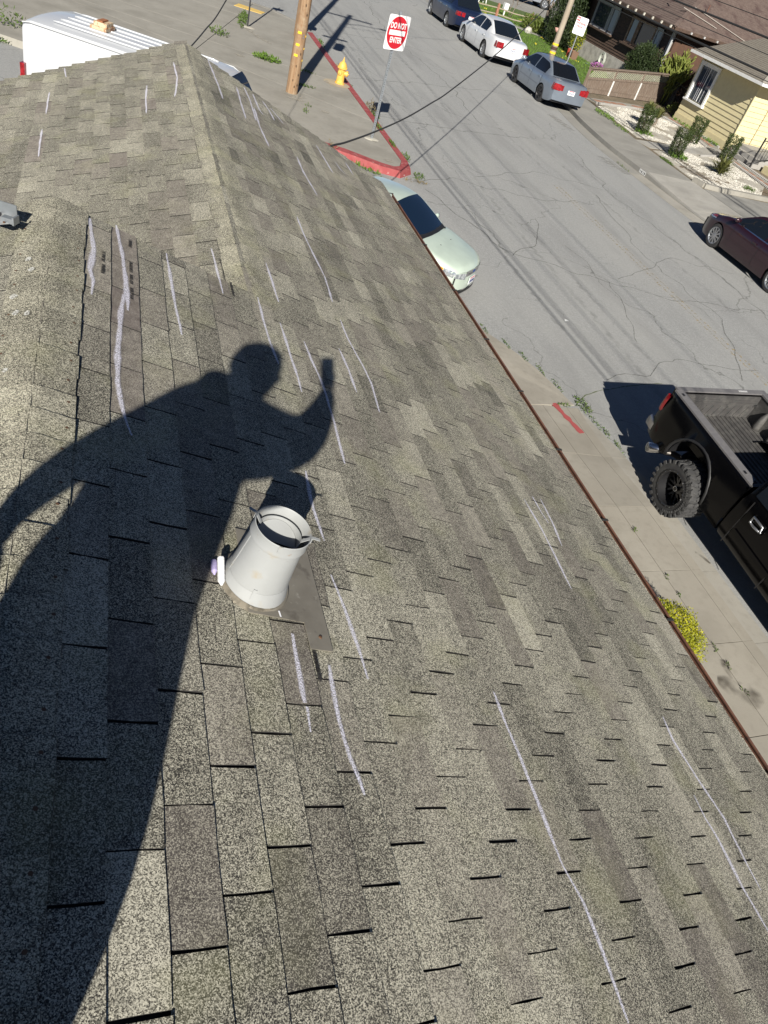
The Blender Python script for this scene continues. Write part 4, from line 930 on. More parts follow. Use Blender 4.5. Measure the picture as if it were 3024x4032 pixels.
    f = MB(); f.grid(lambda u, v: T(lerp(s3 + .03, s4 - .04, u), .90 * (1 - 2 * v), .008), 10, 10, flip=True); f.build('rear_window', gl, root, smooth=True)
    f = MB(); f.grid(lambda u, v: T(lerp(s1 - .03, s1 + .085, u), .95 * (1 - 2 * v), .013), 4, 10, flip=True); f.build('cowl', M['black'], root, smooth=True)
    bp = S['bp']
    for sd in (-1, 1):
        for a, b in ((lerp(s1, s2, .30), bp - .035), (bp + .035, lerp(s3, s4, S.get('cq', .42)))):
            f = MB(); f.grid(lambda u, v, sd=sd, a=a, b=b: Sd(lerp(a, b, u), lerp(.07, .86, v), sd, .007), 12, 5, flip=(sd < 0)); f.build('side_window', gl, root, smooth=True)
        if S.get('trim'):
            f = MB(); f.grid(lambda u, v, sd=sd: Sd(lerp(lerp(s1, s2, .25), lerp(s3, s4, .5), u), lerp(.0, .06, v), sd, .008), 14, 1, flip=(sd < 0)); f.build('window_trim', S['trim'], root)
        for s in (S['doors']):
            f = MB(); f.grid(lambda u, v, sd=sd, s=s: (sd * (side(s, lerp(.30, zt(s) - .05, v)) + .002), yy(s + (u - .5) * .014, wf(s)), lerp(.30, zt(s) - .05, v)), 1, 8, flip=(sd > 0)); f.build('door_seam', M['black'], root)
        for s in S['handles']:
            f = MB(); z = zt(s) - .17; f.box((sd * (side(s, z) + .012), yf - s, z), (.03, .17, .035)); f.build('door_handle', S.get('handle_mat', body), root)
        z = .52; f = MB(); f.grid(lambda u, v, sd=sd: (sd * (side(lerp(fo + rW * 1.3, fo + wb - rW * 1.3, u), z) + .006), yf - lerp(fo + rW * 1.3, fo + wb - rW * 1.3, u), z + (v - .5) * .045), 8, 1, flip=(sd > 0)); f.build('side_moulding', S.get('mould', body), root)
        f = MB(); x = side(s1 + .35, zt(s1 + .35) - .04); f.lathe([(0, -.10), (.055, -.085), (.07, 0), (.055, .085), (0, .10)], 10, Matrix.Translation((sd * (x + .10), yf - s1 - .33, zt(s1 + .3) + .07)) @ Matrix.Rotation(rad(90), 4, 'Y') @ Matrix.Diagonal((1, .7, 1, 1))); f.build('mirror', S.get('mirror', body), root, smooth=True)
    # lamps
    endp = lambda l, z, s, h: (l, yy(s, l) + h, z)
    for (l0, l1, z0, z1, mt, nm, wrap) in S.get('rear', ()):
        for sd in (-1, 1):
            f = MB(); a, b = (l0, l1) if sd > 0 else (-l1, -l0)
            f.grid(lambda u, v: endp(lerp(b, a, u), lerp(z0, z1, v), L, -.012), 6, 4)
            if wrap:
                X = lambda s, z: side(s, z) + .008
                f.grid(lambda u, v, sd=sd: (sd * lerp(l1, X(L - wrap, lerp(z0, z1, v)), min(1, u * 1.6)) if u < .6 else sd * X(L - wrap, lerp(z0, z1, v)), yy(L - wrap * u, W / 2) - .012 * (1 - u), lerp(z0, z1, v)), 5, 4, flip=(sd < 0))
            f.build(nm, mt, root, smooth=True)
    for (l0, l1, z0, z1, mt, nm, sb, zup, *ur) in S.get('front', ()):
        for sd in (-1, 1):
            f = MB(); a, b = (l0, l1) if sd > 0 else (-l1, -l0)
            u0, u1 = ur if ur else (0, 1)
            def fp(u, v, sd=sd, u0=u0, u1=u1):
                u = lerp(u0, u1, u); k = .62
                if u < k: s, l = 0, lerp(l0, min(l1, wf(0) * .99), u / k)
                else: s, l = sb * (u - k) / (1 - k), None
                z = min(lerp(z0, z1, v) + zup * u, zt(s) - .012); x = min(l if l is not None else 9, side(s, z) + .010); return (sd * x, yy(s, x) + .012 * (1 - u), z)
            f.grid(fp, 10, 4, flip=(sd > 0)); f.build(nm, mt, root, smooth=True)
    for (l, z0, z1, end, mt, nm) in S.get('panels', ()):
        f = MB(); s = 0 if end > 0 else L; f.grid(lambda u, v: endp(lerp(-l, l, u) * (1 if end < 0 else -1), lerp(z0, z1, v), s, .014 * end), 10, 3); f.build(nm, mt, root, smooth=True)
    for end, z in S.get('plates', ()):
        s = 0 if end > 0 else L; f = MB(); f.box((0, yy(s, 0) + .022 * end, z), (.31, .012, .155)); p = f.build('licence_plate', M['plate'], root)
        f = MB(); f.box((0, yy(s, 0) + .030 * end, z + .062), (.24, .004, .02)); f.build('plate_band', M['redink'], p)
        f = MB()
        for i in range(7): f.box((-.108 + i * .036, yy(s, 0) + .030 * end, z - .012), (.014 if i % 2 else .020, .004, .065))
        f.build('plate_digits', M['ink'], p)
    for c in (fo, fo + wb):
        for sd in (-1, 1): wheel_parts(root, (sd * (W / 2 - S['tw'] / 2 - .015), yf - c, rW), rW, S['tw'], sd, S['spokes'], S.get('rimc'), S.get('rimdark', False), S.get('rimr', .64))
    return root
def sedan(**k):
    d = dict(L=4.44, W=1.72, H=1.42, wr=.66, fo=.86, wb=2.62, r=.305, tw=.19, spokes=7, cab=(1.08, 1.78, 3.02, 3.72), bp=2.30,
        doors=(1.32, 2.30, 3.26), handles=(2.12, 3.05), zl=[(0, .30), (.12, .20), (.5, .19), (3.9, .20), (4.3, .25), (4.44, .34)],
        zt=[(0, .60), (.10, .70), (.5, .80), (1.1, .95), (2.3, .95), (3.4, .985), (3.8, 1.0), (4.30, .99), (4.40, .93), (4.44, .88)],
        w=[(0, .82), (.10, .90), (.3, .965), (.8, 1), (2.2, 1.0), (3.6, .99), (4.2, .93), (4.36, .89), (4.44, .85)], plates=((-1, .70),))
    d.update(k); return d
gt = mat('dark_tinted_glass', (.006, .007, .009), .07, spec=.6)
civic = car('silver_sedan', 'silver blue sedan with black tinted windows parked beside the lattice fence', 'car', (17.42, 31.27), 0.5, 1.04, sedan(glass=gt, rimdark=True, rimr=.72, spokes=6, rimc=mat('polished_black_spoke', (.05, .05, .055), .25, .8),
    rear=((.50, .80, .68, .90, M['redlens'], 'tail_light', .16), (.38, .50, .70, .88, M['redlens'], 'boot_light', 0)), front=((.42, .80, .58, .70, M['clearlens'], 'headlight', .35, .10),), mould=mat('grey_moulding', (.16, .18, .21), .5)), paint('silver_blue_paint', (.25, .29, .345), .55), 'cars parked on the far kerb')
taur = car('white_sedan', 'white rounded sedan with red oval tail lights parked behind the blue car', 'car', (17.52, 38.15), 0.3, 1.075, sedan(L=5.0, W=1.84, H=1.43, wb=2.76, fo=1.02, r=.325, cab=(1.30, 2.10, 3.20, 4.12), bp=2.72, doors=(1.6, 2.72, 3.6), handles=(2.5, 3.45), cq=.36, spokes=9,
    zl=[(0, .30), (.15, .20), (.6, .19), (4.4, .20), (4.85, .26), (5.0, .36)], zt=[(0, .58), (.12, .68), (.6, .78), (1.3, .93), (2.7, .95), (4.1, 1.0), (4.7, .97), (4.93, .88), (5.0, .80)],
    w=[(0, .72), (.12, .84), (.4, .95), (1.0, 1), (3.8, 1.0), (4.5, .95), (4.85, .86), (5.0, .78)], bulge=(.2, .16), rear=((.50, .80, .66, .88, M['redlens'], 'tail_light', .22),), front=((.42, .8, .56, .68, M['clearlens'], 'headlight', .35, .08),)), paint('white_paint', (.58, .59, .60), .0, .3), 'cars parked on the far kerb')
pas = car('navy_sedan', 'navy blue sedan with round tail lights parked farthest up the kerb', 'car', (17.78, 44.5), 0.2, 1.06, sedan(L=4.76, W=1.82, H=1.47, wb=2.71, fo=.93, r=.32, cab=(1.25, 2.0, 3.35, 4.12), bp=2.55, doors=(1.5, 2.55, 3.55), handles=(2.38, 3.3), spokes=9,
    zl=[(0, .30), (.15, .20), (.6, .19), (4.1, .20), (4.6, .26), (4.76, .34)], zt=[(0, .62), (.12, .72), (.6, .82), (1.25, .97), (2.6, .98), (4.1, 1.03), (4.6, 1.02), (4.72, .95), (4.76, .9)],
    w=[(0, .80), (.12, .90), (.4, .97), (1.0, 1), (3.8, 1.0), (4.4, .94), (4.65, .89), (4.76, .85)], rear=((.60, .80, .72, .90, M['redlens'], 'tail_light', .16), (.38, .56, .72, .90, M['redlens'], 'boot_light', 0)), plates=((-1, .74),), handle_mat=M['chrome']), paint('navy_paint', (.010, .018, .05), .3), 'cars parked on the far kerb')
acc = car('maroon_sedan', 'dark maroon coupe shaped sedan parked alone below the gravel yard', 'car', (16.72, 14.85), 0.3, .946, sedan(L=4.85, W=1.85, H=1.44, wb=2.80, fo=.95, r=.335, tw=.215, cab=(1.25, 2.1, 3.4, 4.25), bp=2.75, doors=(1.55, 2.75, 3.85), handles=(2.52, 3.5), spokes=10, rimr=.70, cq=.45, trim=M['chrome'],
    zl=[(0, .28), (.15, .19), (.6, .18), (4.2, .19), (4.7, .26), (4.85, .34)], zt=[(0, .62), (.12, .74), (.6, .85), (1.25, .98), (2.7, .98), (4.2, 1.05), (4.65, 1.04), (4.8, .97), (4.85, .9)],
    w=[(0, .74), (.12, .86), (.4, .96), (1.0, 1), (3.9, 1.0), (4.5, .94), (4.75, .88), (4.85, .84)], bulge=(.24, .12), front=((.42, .86, .60, .72, M['clearlens'], 'headlight', .55, .13), (.74, .86, .60, .68, M['redlens'], 'corner_light', .55, .16)), rear=((.5, .82, .75, .93, M['redlens'], 'tail_light', .2),)), paint('maroon_paint', (.028, .008, .014), .3))
foc = car('pale_green_sedan', 'pale green sedan with chrome grille nosing out of the side street', 'car', (4.78, 12.31), 134.4, .82, sedan(L=4.45, W=1.74, H=1.48, wb=2.61, fo=.88, r=.30, cab=(1.20, 2.02, 3.05, 3.80), bp=2.42, doors=(1.4, 2.42, 3.35), handles=(2.25, 3.15), glass=mat('clear_blue_glass', (.006, .014, .030), .03, spec=.5),
    zl=[(0, .30), (.1, .19), (.5, .18), (3.9, .20), (4.3, .25), (4.45, .34)], zt=[(0, .70), (.07, .77), (.25, .83), (.7, .92), (1.2, 1.0), (2.4, 1.0), (3.8, 1.05), (4.3, 1.03), (4.41, .97), (4.45, .9)],
    w=[(0, .84), (.10, .91), (.3, .965), (.8, 1), (3.6, .99), (4.2, .93), (4.45, .86)], bulge=(.26, .12),
    front=((.36, .84, .53, .67, M['clearlens'], 'headlight', .50, .12, 0, .80), (.36, .84, .53, .65, M['amber'], 'indicator', .50, .12, .81, .97)), panels=((.36, .60, .72, 1, M['chrome'], 'grille'), (.30, .635, .665, 1, M['black'], 'grille_slot'), (.62, .22, .29, 1, M['black'], 'lower_intake')), plates=((1, .46),)), paint('pale_green_paint', (.50, .585, .50), .12, .3))
# emblem, hood jets, wipers and hood lines of the pale green car
def yloc(s): return 4.45 / 2 - s
f = MB(); f.lathe([(.0, .012), (.05, .008), (.06, 0)], 20, Matrix.Translation((0, yloc(0) + .015, .665)) @ Matrix.Rotation(rad(-90), 4, 'X') @ Matrix.Diagonal((1.25, .55, 1, 1))); f.build('badge', mat('blue_badge', (.02, .06, .25), .2, .3, coat=.5), foc, smooth=True)
for sd in (-1, 1):
    f = MB(); f.lathe([(0, .012), (.014, .008), (.018, 0)], 8, Matrix.Translation((sd * .27, yloc(.82), .955))); f.build('washer_jet', M['black'], foc)
    f = MB(); f.tube([(sd * .35 - .3, yloc(1.16), 1.02), (sd * .35, yloc(1.20), 1.045), (sd * .35 + .28, yloc(1.26), 1.07)], .012, 6); f.build('wiper', M['black'], foc)
    f = MB(); f.tube([(sd * .60, yloc(1.1), .975), (sd * .56, yloc(.6), .885), (sd * .46, yloc(.12), .765)], .006, 5); f.build('hood_seam', mat('seam_grey', (.16, .18, .16), .7), foc)
# parked silver SUV at the far driveway
suv = car('silver_suv', 'silver sport utility vehicle parked on the far driveway', 'car', (33.05, 68.0, .15), 92, 1.05, sedan(L=4.9, W=1.9, H=1.85, wr=.76, wb=2.8, fo=1.0, r=.39, tw=.25, cab=(1.35, 2.0, 4.3, 4.8), bp=2.9, doors=(1.6, 2.9, 4.0), handles=(2.7, 3.8), spokes=6,
    zl=[(0, .5), (.2, .36), (4.6, .36), (4.9, .5)], zt=[(0, .95), (.15, 1.08), (1.3, 1.2), (4.0, 1.22), (4.8, 1.22), (4.9, 1.1)], w=[(0, .86), (.2, .95), (.8, 1), (4.4, 1), (4.9, .92)], mould=mat('dark_cladding', (.22, .23, .25), .5), front=((.5, .88, .8, .95, M['clearlens'], 'headlight', .3, .05),)), paint('silver_paint', (.42, .46, .52), .5))
# ------------------------------------------------------------------ white van in the side street
vpaint = mat('white_van_paint', (.47, .485, .505), .4, coat=.4)
th = rad(114.5); van = empty('white_van', (.67, 14.43, 0), -th, 'white high sided work van with ribbed roof beyond the near roof edge', 'van')
VL, VW, VH = 4.5, 1.62, 2.10
# local: +Y forward, rear at -VL/2 ; right side (-? ) faces the house
van.scale = (1, .94, 1); vy0, vy1 = -2.05, 2.55
zs = hermite([(-2.05, 2.02), (-1.95, 2.09), (1.0, 2.10), (1.35, 2.04), (1.75, 1.62), (1.95, 1.30), (2.4, 1.12), (2.55, .9)])
f = MB(); ring = []
ysv = [-2.05, -2.0, -1.9, -1.6, -1, -.4, .2, .7, 1.0, 1.2, 1.35, 1.5, 1.65, 1.8, 1.95, 2.15, 2.4, 2.5, 2.55]
def vring(y):
    zt_ = zs(y); wv = VW / 2 * (1 - .10 * sstep(1.9, 2.6, y)) * (.975 if y < -2.02 else 1)
    h = [(wv * .97, .32), (wv, .45), (wv, .95), (wv * .985, min(1.25, zt_ * .72)), (wv * .955, lerp(.95, zt_, .62)), (wv * .925, zt_ - .07), (wv * .87, zt_ - .015), (wv * .78, zt_), (wv * .4, zt_ + .03), (0, zt_ + .038)]
    return [(-x, y, z) for x, z in h] + [(x, y, z) for x, z in h[-2::-1]]
rv = [vring(y) for y in ysv]; n = len(rv[0])
for r in rv: f.v += r
for i in range(len(rv) - 1):
    for j in range(n - 1): f.f.append((i * n + j, (i + 1) * n + j, (i + 1) * n + j + 1, i * n + j + 1))
f.f.append(tuple(range(n))); f.f.append(tuple(range((len(rv) - 1) * n, len(rv) * n))[::-1])
f.build('body', vpaint, van, smooth=True, autosmooth=35)
f = MB(); f.box((0, .2, .36), (VW * .85, 4.2, .3)); f.build('underbody', M['black'], van)
for i in range(5):
    x = (-.48 + i * .24); rbv = MB(); rbv.tube([(x, -1.62, zs(0) + .028), (x, -1.5, zs(0) + .034), (x, .85, zs(0) + .034), (x, 1.0, zs(0) + .024)], .017, 6); rbv.build('roof_rib', vpaint, van, smooth=True)
for sd in (-1, 1):
    f = MB(); f.tube([(sd * .755, -2.03, 2.035), (sd * .757, -1.9, 2.062), (sd * .757, 1.2, 2.06), (sd * .745, 1.4, 1.98)], .012, 6); f.build('drip_rail', mat('grey_van_seam', (.42, .43, .44), .6), van)
    f = MB(); f.box((sd * .79, -2.03, 1.20), (.12, .08, .52)); tl = f.build('tail_light', M['redlens'], van)
    f = MB(); f.box((sd * .79, -2.072, 1.22), (.10, .02, .12)); f.build('tail_lamp_panel', mat('bright_red_lens', (.70, .03, .05), .2, coat=.4), tl)
    f = MB(); f.bar((sd * .806, -2.0, .95), (sd * .806, 1.1, .96), .008, .012); f.build('body_crease', mat('white_crease', (.60, .62, .64), .5), van)
    for y in (-1.2, 1.75): wheel_parts(van, (sd * .70, y, .33), .33, .2, sd, 5, M['galv'])
f = MB(); f.grid(lambda u, v: ((1 - 2 * u) * .66, lerp(1.40, 1.90, v) + .10 * (1 - (1 - 2 * u) ** 2) * 0, zs(lerp(1.40, 1.90, v)) + .045), 8, 6); f.build('windscreen', M['glass'], van, smooth=True)
bm_ = mat('rust_stained_vent', (.52, .42, .28), .6, layers=[((.30, .13, .05), 16, .5, .65)])
f = MB(); f.box((.02, -.98, 2.165), (.34, .30, .05)); vv = f.build('roof_ventilator', bm_, van)
f = MB(); f.box((.02, -.96, 2.215), (.26, .24, .07)); f.build('ventilator_lid', bm_, vv); f = MB(); f.box((.02, -.975, 2.262), (.22, .10, .02)); f.build('ventilator_top', mat('rust', (.26, .10, .04), .8), vv)
# ------------------------------------------------------------------ lifted black pickup at our kerb, tail towards the corner
tk = empty('black_pickup_truck', (7.98, 4.4, 0), 0, 'lifted black pickup truck with open bed and off road tyres at the near kerb', 'truck')
tk.rotation_euler = (rad(3.4), rad(-2.2), 0)
bk_ = mat('black_truck_paint', (.0018, .0018, .0022), .16, 0, coat=0, spec=.22)
liner = mat('grey_bed_liner', (.060, .057, .056), .65, layers=[((.10, .096, .09), 9, .45, .7), ((.04, .047, .045), 30, .55, .75)])
railm = mat('grey_bed_rail_cap', (.135, .13, .132), .55, layers=[((.17, .165, .16), 14, .5, .75)])
# local: origin at mid of truck ground, tail = +Y, kerb side = -X
HW = .875; ZR = 1.205; YT = 2.14; YB = .27
def prof(y):  # outer side of the bed, bulging over the wheel
    b = .035 * math.exp(-((y - 1.11) / .62) ** 2)
    return [(HW - .015, .46), (HW + .01 + b * .6, .60), (HW + .015 + b, .78), (HW + .0 + b * .6, .98), (HW - .02, 1.12), (HW - .035, ZR - .02), (HW - .055, ZR)]
WY, WZ, AR = 1.03, .40, .455
AY, AZ = 1.11, .565
def sidex(y, z):
    p = prof(y)
    for (x0, z0), (x1, z1) in zip(p, p[1:]):
        if z <= z1: return lerp(x0, x1, max(0, (z - z0) / (z1 - z0)))
    return p[-1][0]
def archz(y): d = abs(y - AY); return AZ + math.sqrt(AR * AR - d * d) if d < AR else 0
for sd in (-1, 1):
    f = MB(); yl = sorted(set([round(q, 3) for q in [YB + i * .085 for i in range(22)] + [YT] + [AY + AR * math.cos(math.pi * i / 18) for i in range(19)]])); yl = [y for y in yl if YB <= y <= YT + .001]
    rings = []
    for y in yl:
        pr_ = prof(y); a = archz(y); rr = []; inset = .06 * sstep(YT - .16, YT, y)
        for x, z in pr_:
            zz = max(z, min(a, 1.09)); rr.append((sd * (x - inset), y, zz))
        rings.append(rr)
    n = len(rings[0])
    for r in rings: f.v += r
    for i in range(len(rings) - 1):
        for j in range(n - 1):
            q = (i * n + j, i * n + j + 1, (i + 1) * n + j + 1, (i + 1) * n + j); f.f.append(q if sd < 0 else q[::-1])
    f.grid(lambda u, v: (sd * (HW - .07 - .05 * v), lerp(YB, YT - .02, u), lerp(ZR - .01, .80, v)), 8, 4, flip=(sd > 0))
    f.grid(lambda u, v: (sd * lerp(prof(YB)[0][0], HW - .13, u), YB, lerp(.46, ZR, v)), 2, 2, flip=(sd < 0))
    f.build('bed_side', bk_, tk, smooth=True, autosmooth=40)
    f = MB(); f.prism([(sd * (HW - .045), YB + .02), (sd * (HW - .175), YB + .02 + .10), (sd * (HW - .175), YT - .07), (sd * (HW - .045), YT - .05)], ZR - .012, ZR + .014); rl = f.build('rail_cap', railm, tk)
    for y in (YB + .24, YT - .16):
        f = MB(); f.box((sd * (HW - .105), y, ZR + .0155), (.035, .05, .006)); f.build('stake_pocket', M['black'], rl)
    # flare lip
    f = MB(); pts = []
    for i in range(17):
        a = math.pi * (i / 16) * 1.08 - .125; y = AY + (AR + .015) * math.cos(a); z = AZ + (AR + .015) * math.sin(a)
        b = prof(y); x = sidex(y, z) - .004; pts.append((sd * x, y, z))
    f.tube(pts, .022, 8); f.build('wheel_flare', mat('flare_plastic', (.016, .016, .017), .55), tk, smooth=True)
    f = MB(); f.grid(lambda u, v, sd=sd: (sd * lerp(HW - .02, HW - .46, v), AY + (AR + .004) * math.cos(math.pi * u), AZ + (AR + .004) * math.sin(math.pi * u) * (1 if v < .1 else .97)), 18, 2, flip=(sd > 0)); f.build('wheel_well', M['black'], tk, smooth=True)
    # inner wheel housing
    f = MB(); f.lathe([(.40, -.14), (.42, .0), (.42, .16), (.30, .19)], 20, Matrix.Translation((sd * (HW - .26), WY, .55)) @ Matrix.Rotation(rad(90), 4, 'Y')); f.v = [(x, y, max(.60, z)) for x, y, z in f.v]; f.build('wheel_housing', liner, tk, smooth=True)
    # tail lamp
    f = MB(); f.grid(lambda u, v: (sd * (lerp(HW - .05, HW - .105, max(0, u - .5) * 2) + .018 + .012 * math.sin(v * 3.14)), lerp(YT - .06, YT + .012, min(1, u * 2)), lerp(.84, 1.10, v)), 6, 5, flip=(sd < 0)); f.build('tail_light', M['redlens'], tk, smooth=True)
    # inside liner wall with pockets
    f = MB(); f.grid(lambda u, v: (sd * (HW - .165 + .02 * math.sin(v * 3)), lerp(YB + .03, YT - .06, u), lerp(.80, ZR - .01, v)), 10, 4, flip=(sd > 0)); f.build('liner_side', liner, tk, smooth=True)
    for k in range(5):
        y = lerp(YB + .25, YT - .35, k / 4)
        if abs(y - WY) < .3: continue
        f = MB(); f.tube([(sd * (HW - .16), y, 1.08), (sd * (HW - .19), y, 1.0), (sd * (HW - .20), y, .86), (sd * (HW - .20), y, .80)], [.02, .05, .06, .06], 8); f.build('liner_rib', liner, tk, smooth=True)
# bed floor with ribs, front wall
f = MB(); f.box((0, (YT + YB) / 2, .785), ((HW - .16) * 2, YT - YB - .08, .03)); f.build('bed_floor', liner, tk)
for i in range(17):
    x = lerp(-(HW - .24), HW - .24, i / 16); f = MB(); f.box((x, (YT + YB) / 2, .806), (.040, YT - YB - .14, .018)); f.build('floor_rib', liner, tk)
f = MB(); f.box((0, YB + .03, 1.0), (HW * 2 - .1, .05, .42)); f.build('bed_front', liner, tk)
# tailgate
f = MB(); f.box((0, YT - .035, .98), (HW * 2 - .15, .06, .43)); tg = f.build('tailgate', bk_, tk)
f = MB(); f.box((0, YT - .075, .985), (HW * 2 - .30, .024, .36)); f.build('tailgate_liner', liner, tg)
f = MB(); f.box((0, YT - .03, ZR + .005), (HW * 2 - .17, .085, .022)); f.build('tailgate_cap', railm, tg)
for i in range(3):
    f = MB(); f.box((0, YT - .09, 1.145 - i * .045), (HW * 2 - .34, .014, .018)); f.build('liner_bead', liner, tg)
for i in range(10):
    f = MB(); x = lerp(-.58, .58, i / 9); f.bar((x - .02, YT - .089, .83), (x + .035, YT - .089, 1.0), .022, .016, up=(0, 1, 0)); f.build('liner_rib', liner, tg)
f = MB()
for i in range(6): f.box((.30 + i * .026, YT - .03, ZR + .018), (.016, .03, .004))
f.build('scuffed_sticker', mat('sticker_white', (.5, .5, .5), .7), tg)
for sd in (-1, 1):
    f = MB(); f.lathe([(0, -.03), (.022, -.03), (.022, .03), (0, .03)], 8, Matrix.Translation((sd * .70, YT - .09, 1.02)) @ Matrix.Rotation(rad(90), 4, 'Y')); f.build('tailgate_latch', M['chrome'], tg)
# bumper, exhaust, axle, springs
f = MB(); f.tube([(-.84, YT - .10, .60), (-.82, YT + .06, .60), (-.6, YT + .12, .60), (.6, YT + .12, .60), (.82, YT + .06, .60), (.84, YT - .10, .60)], .030, 10); f.v = [(x, y, .60 + (z - .60) * 3.0) for x, y, z in f.v]; f.build('rear_bumper', mat('dull_chrome_bumper', (.34, .34, .35), .3, .9), tk, smooth=True)
f = MB(); f.tube([(-.30, 1.25, .44), (-.62, 1.66, .43), (-.86, 1.76, .42)], .042, 12, cap=False); f.build('exhaust_pipe', mat('dull_steel', (.12, .11, .10), .5, .8), tk, smooth=True)
f = MB(); d = Vector((-.96, .26, -.02)).normalized(); a = Vector((-.74, 1.74, .43)); f.tube([a - d * .06, a + d * .24, a + d * .24, a + d * .0], [.068, .070, .062, .056], 16, cap=False); f.build('exhaust_tip', M['chrome'], tk, smooth=True)
f = MB(); f.tube([(-.8, WY, WZ), (.8, WY, WZ)], .07, 10); f.lathe([(.0, -.16), (.14, -.12), (.17, 0), (.14, .12), (0, .16)], 14, Matrix.Translation((.05, WY, WZ))); f.build('rear_axle', mat('axle_grey', (.03, .03, .034), .7), tk, smooth=True)
f = MB(); f.box((-.45, .6, .60), (.08, 3.1, .12)); f.box((.45, .6, .60), (.08, 3.1, .12)); f.box((0, -1.0, .62), (1.3, 3.6, .26)); f.build('chassis', M['black'], tk)
f = MB(); f.bar((-.62, WY - .10, .36), (-.52, WY - .5, .78), .07, .07); f.build('shock_absorber', mat('pale_blue_grey', (.10, .12, .15), .5), tk)
# cab: four doors, hood
CW = .90
def cabring(y, zr_, wb_, wt_, zb_=.46, belt=1.20):
    h = [(wb_ - .05, zb_), (wb_, zb_ + .10), (wb_ + .012, .80), (wb_ - .005, belt - .08), (wb_ - .035, belt), (lerp(wb_ - .035, wt_, .9), zr_ - .09), (wt_ - .06, zr_ - .02), (wt_ * .5, zr_ + .01), (0, zr_ + .015)]
    return [(-x, y, z) for x, z in h] + [(x, y, z) for x, z in h[-2::-1]]
f = MB(); secs = [(.22, 1.18, CW, CW - .04), (.20, 1.50, CW, .76), (.17, 1.62, CW, .74), (-.2, 1.74, CW, .72), (-1.0, 1.76, CW, .72), (-1.55, 1.72, CW, .72), (-2.15, 1.30, CW, .82), (-2.2, 1.24, CW, .86), (-3.1, 1.16, CW, .86), (-3.25, 1.02, CW - .04, .84)]
rs = [cabring(*s[:4], belt=min(1.20, s[1] - .03)) for s in secs]; n = len(rs[0])
for r in rs: f.v += r
for i in range(len(rs) - 1):
    for j in range(n - 1): f.f.append((i * n + j, i * n + j + 1, (i + 1) * n + j + 1, (i + 1) * n + j))
f.f.append(tuple(range(n))[::-1]); f.f.append(tuple(range((len(rs) - 1) * n, len(rs) * n)))
f.build('cab', bk_, tk, smooth=True, autosmooth=35)
for sd in (-1, 1):
    for a, b in ((.12, -.62), (-.72, -1.6)):
        f = MB(); f.grid(lambda u, v: (sd * (lerp(CW - .03, .765, v) + .012), lerp(a, b, u) + (0 if a > 0 else -.0), lerp(1.215, 1.60, v)), 4, 3, flip=(sd < 0)); f.build('side_window', M['glass'], tk)
    for y in (.06, -.67, -1.75):
        f = MB(); f.box((sd * (CW + .008), y, .82), (.008, .012, .70)); f.build('door_seam', M['black'], tk)
    for y in (-.17, -.95):
        f = MB(); f.box((sd * (CW + .018), y, 1.03), (.012, .20, .14)); hd = f.build('door_handle', bk_, tk)
        f = MB(); f.tube([(sd * (CW + .03), y - .10, 1.00), (sd * (CW + .04), y - .08, 1.00), (sd * (CW + .045), y - .08, 1.07), (sd * (CW + .045), y + .09, 1.075), (sd * (CW + .045), y + .09, .985), (sd * (CW + .045), y + .02, .98), (sd * (CW + .045), y - .08, 1.00)], .016, 6); f.build('handle_bezel', mat('grey_chrome', (.30, .31, .33), .3, .8), hd, smooth=True)
    f = MB(); f.box((sd * (CW + .016), -.85, .72), (.022, 1.75, .055)); f.build('door_moulding', bk_, tk)
f = MB(); f.grid(lambda u, v: ((1 - 2 * u) * .68, lerp(.222, .185, v), lerp(1.26, 1.56, v)), 2, 2, flip=True); f.build('rear_window', M['glass'], tk)
f = MB(); f.grid(lambda u, v: ((1 - 2 * u) * .70, lerp(-2.12, -1.6, v), lerp(1.36, 1.725, v)), 2, 2); f.build('windscreen', M['glass'], tk)
f = MB(); f.tube([(-.80, -2.3, 1.16), (-.82, -2.25, 1.95)], [.006, .004], 6); f.build('aerial', M['black'], tk)
f = MB(); f.lathe([(0, -.11), (.07, -.09), (.09, 0), (.07, .09), (0, .11)], 12, Matrix.Translation((-1.03, -1.65, 1.30)) @ Matrix.Rotation(rad(90), 4, 'X')); f.build('mirror', bk_, tk, smooth=True)
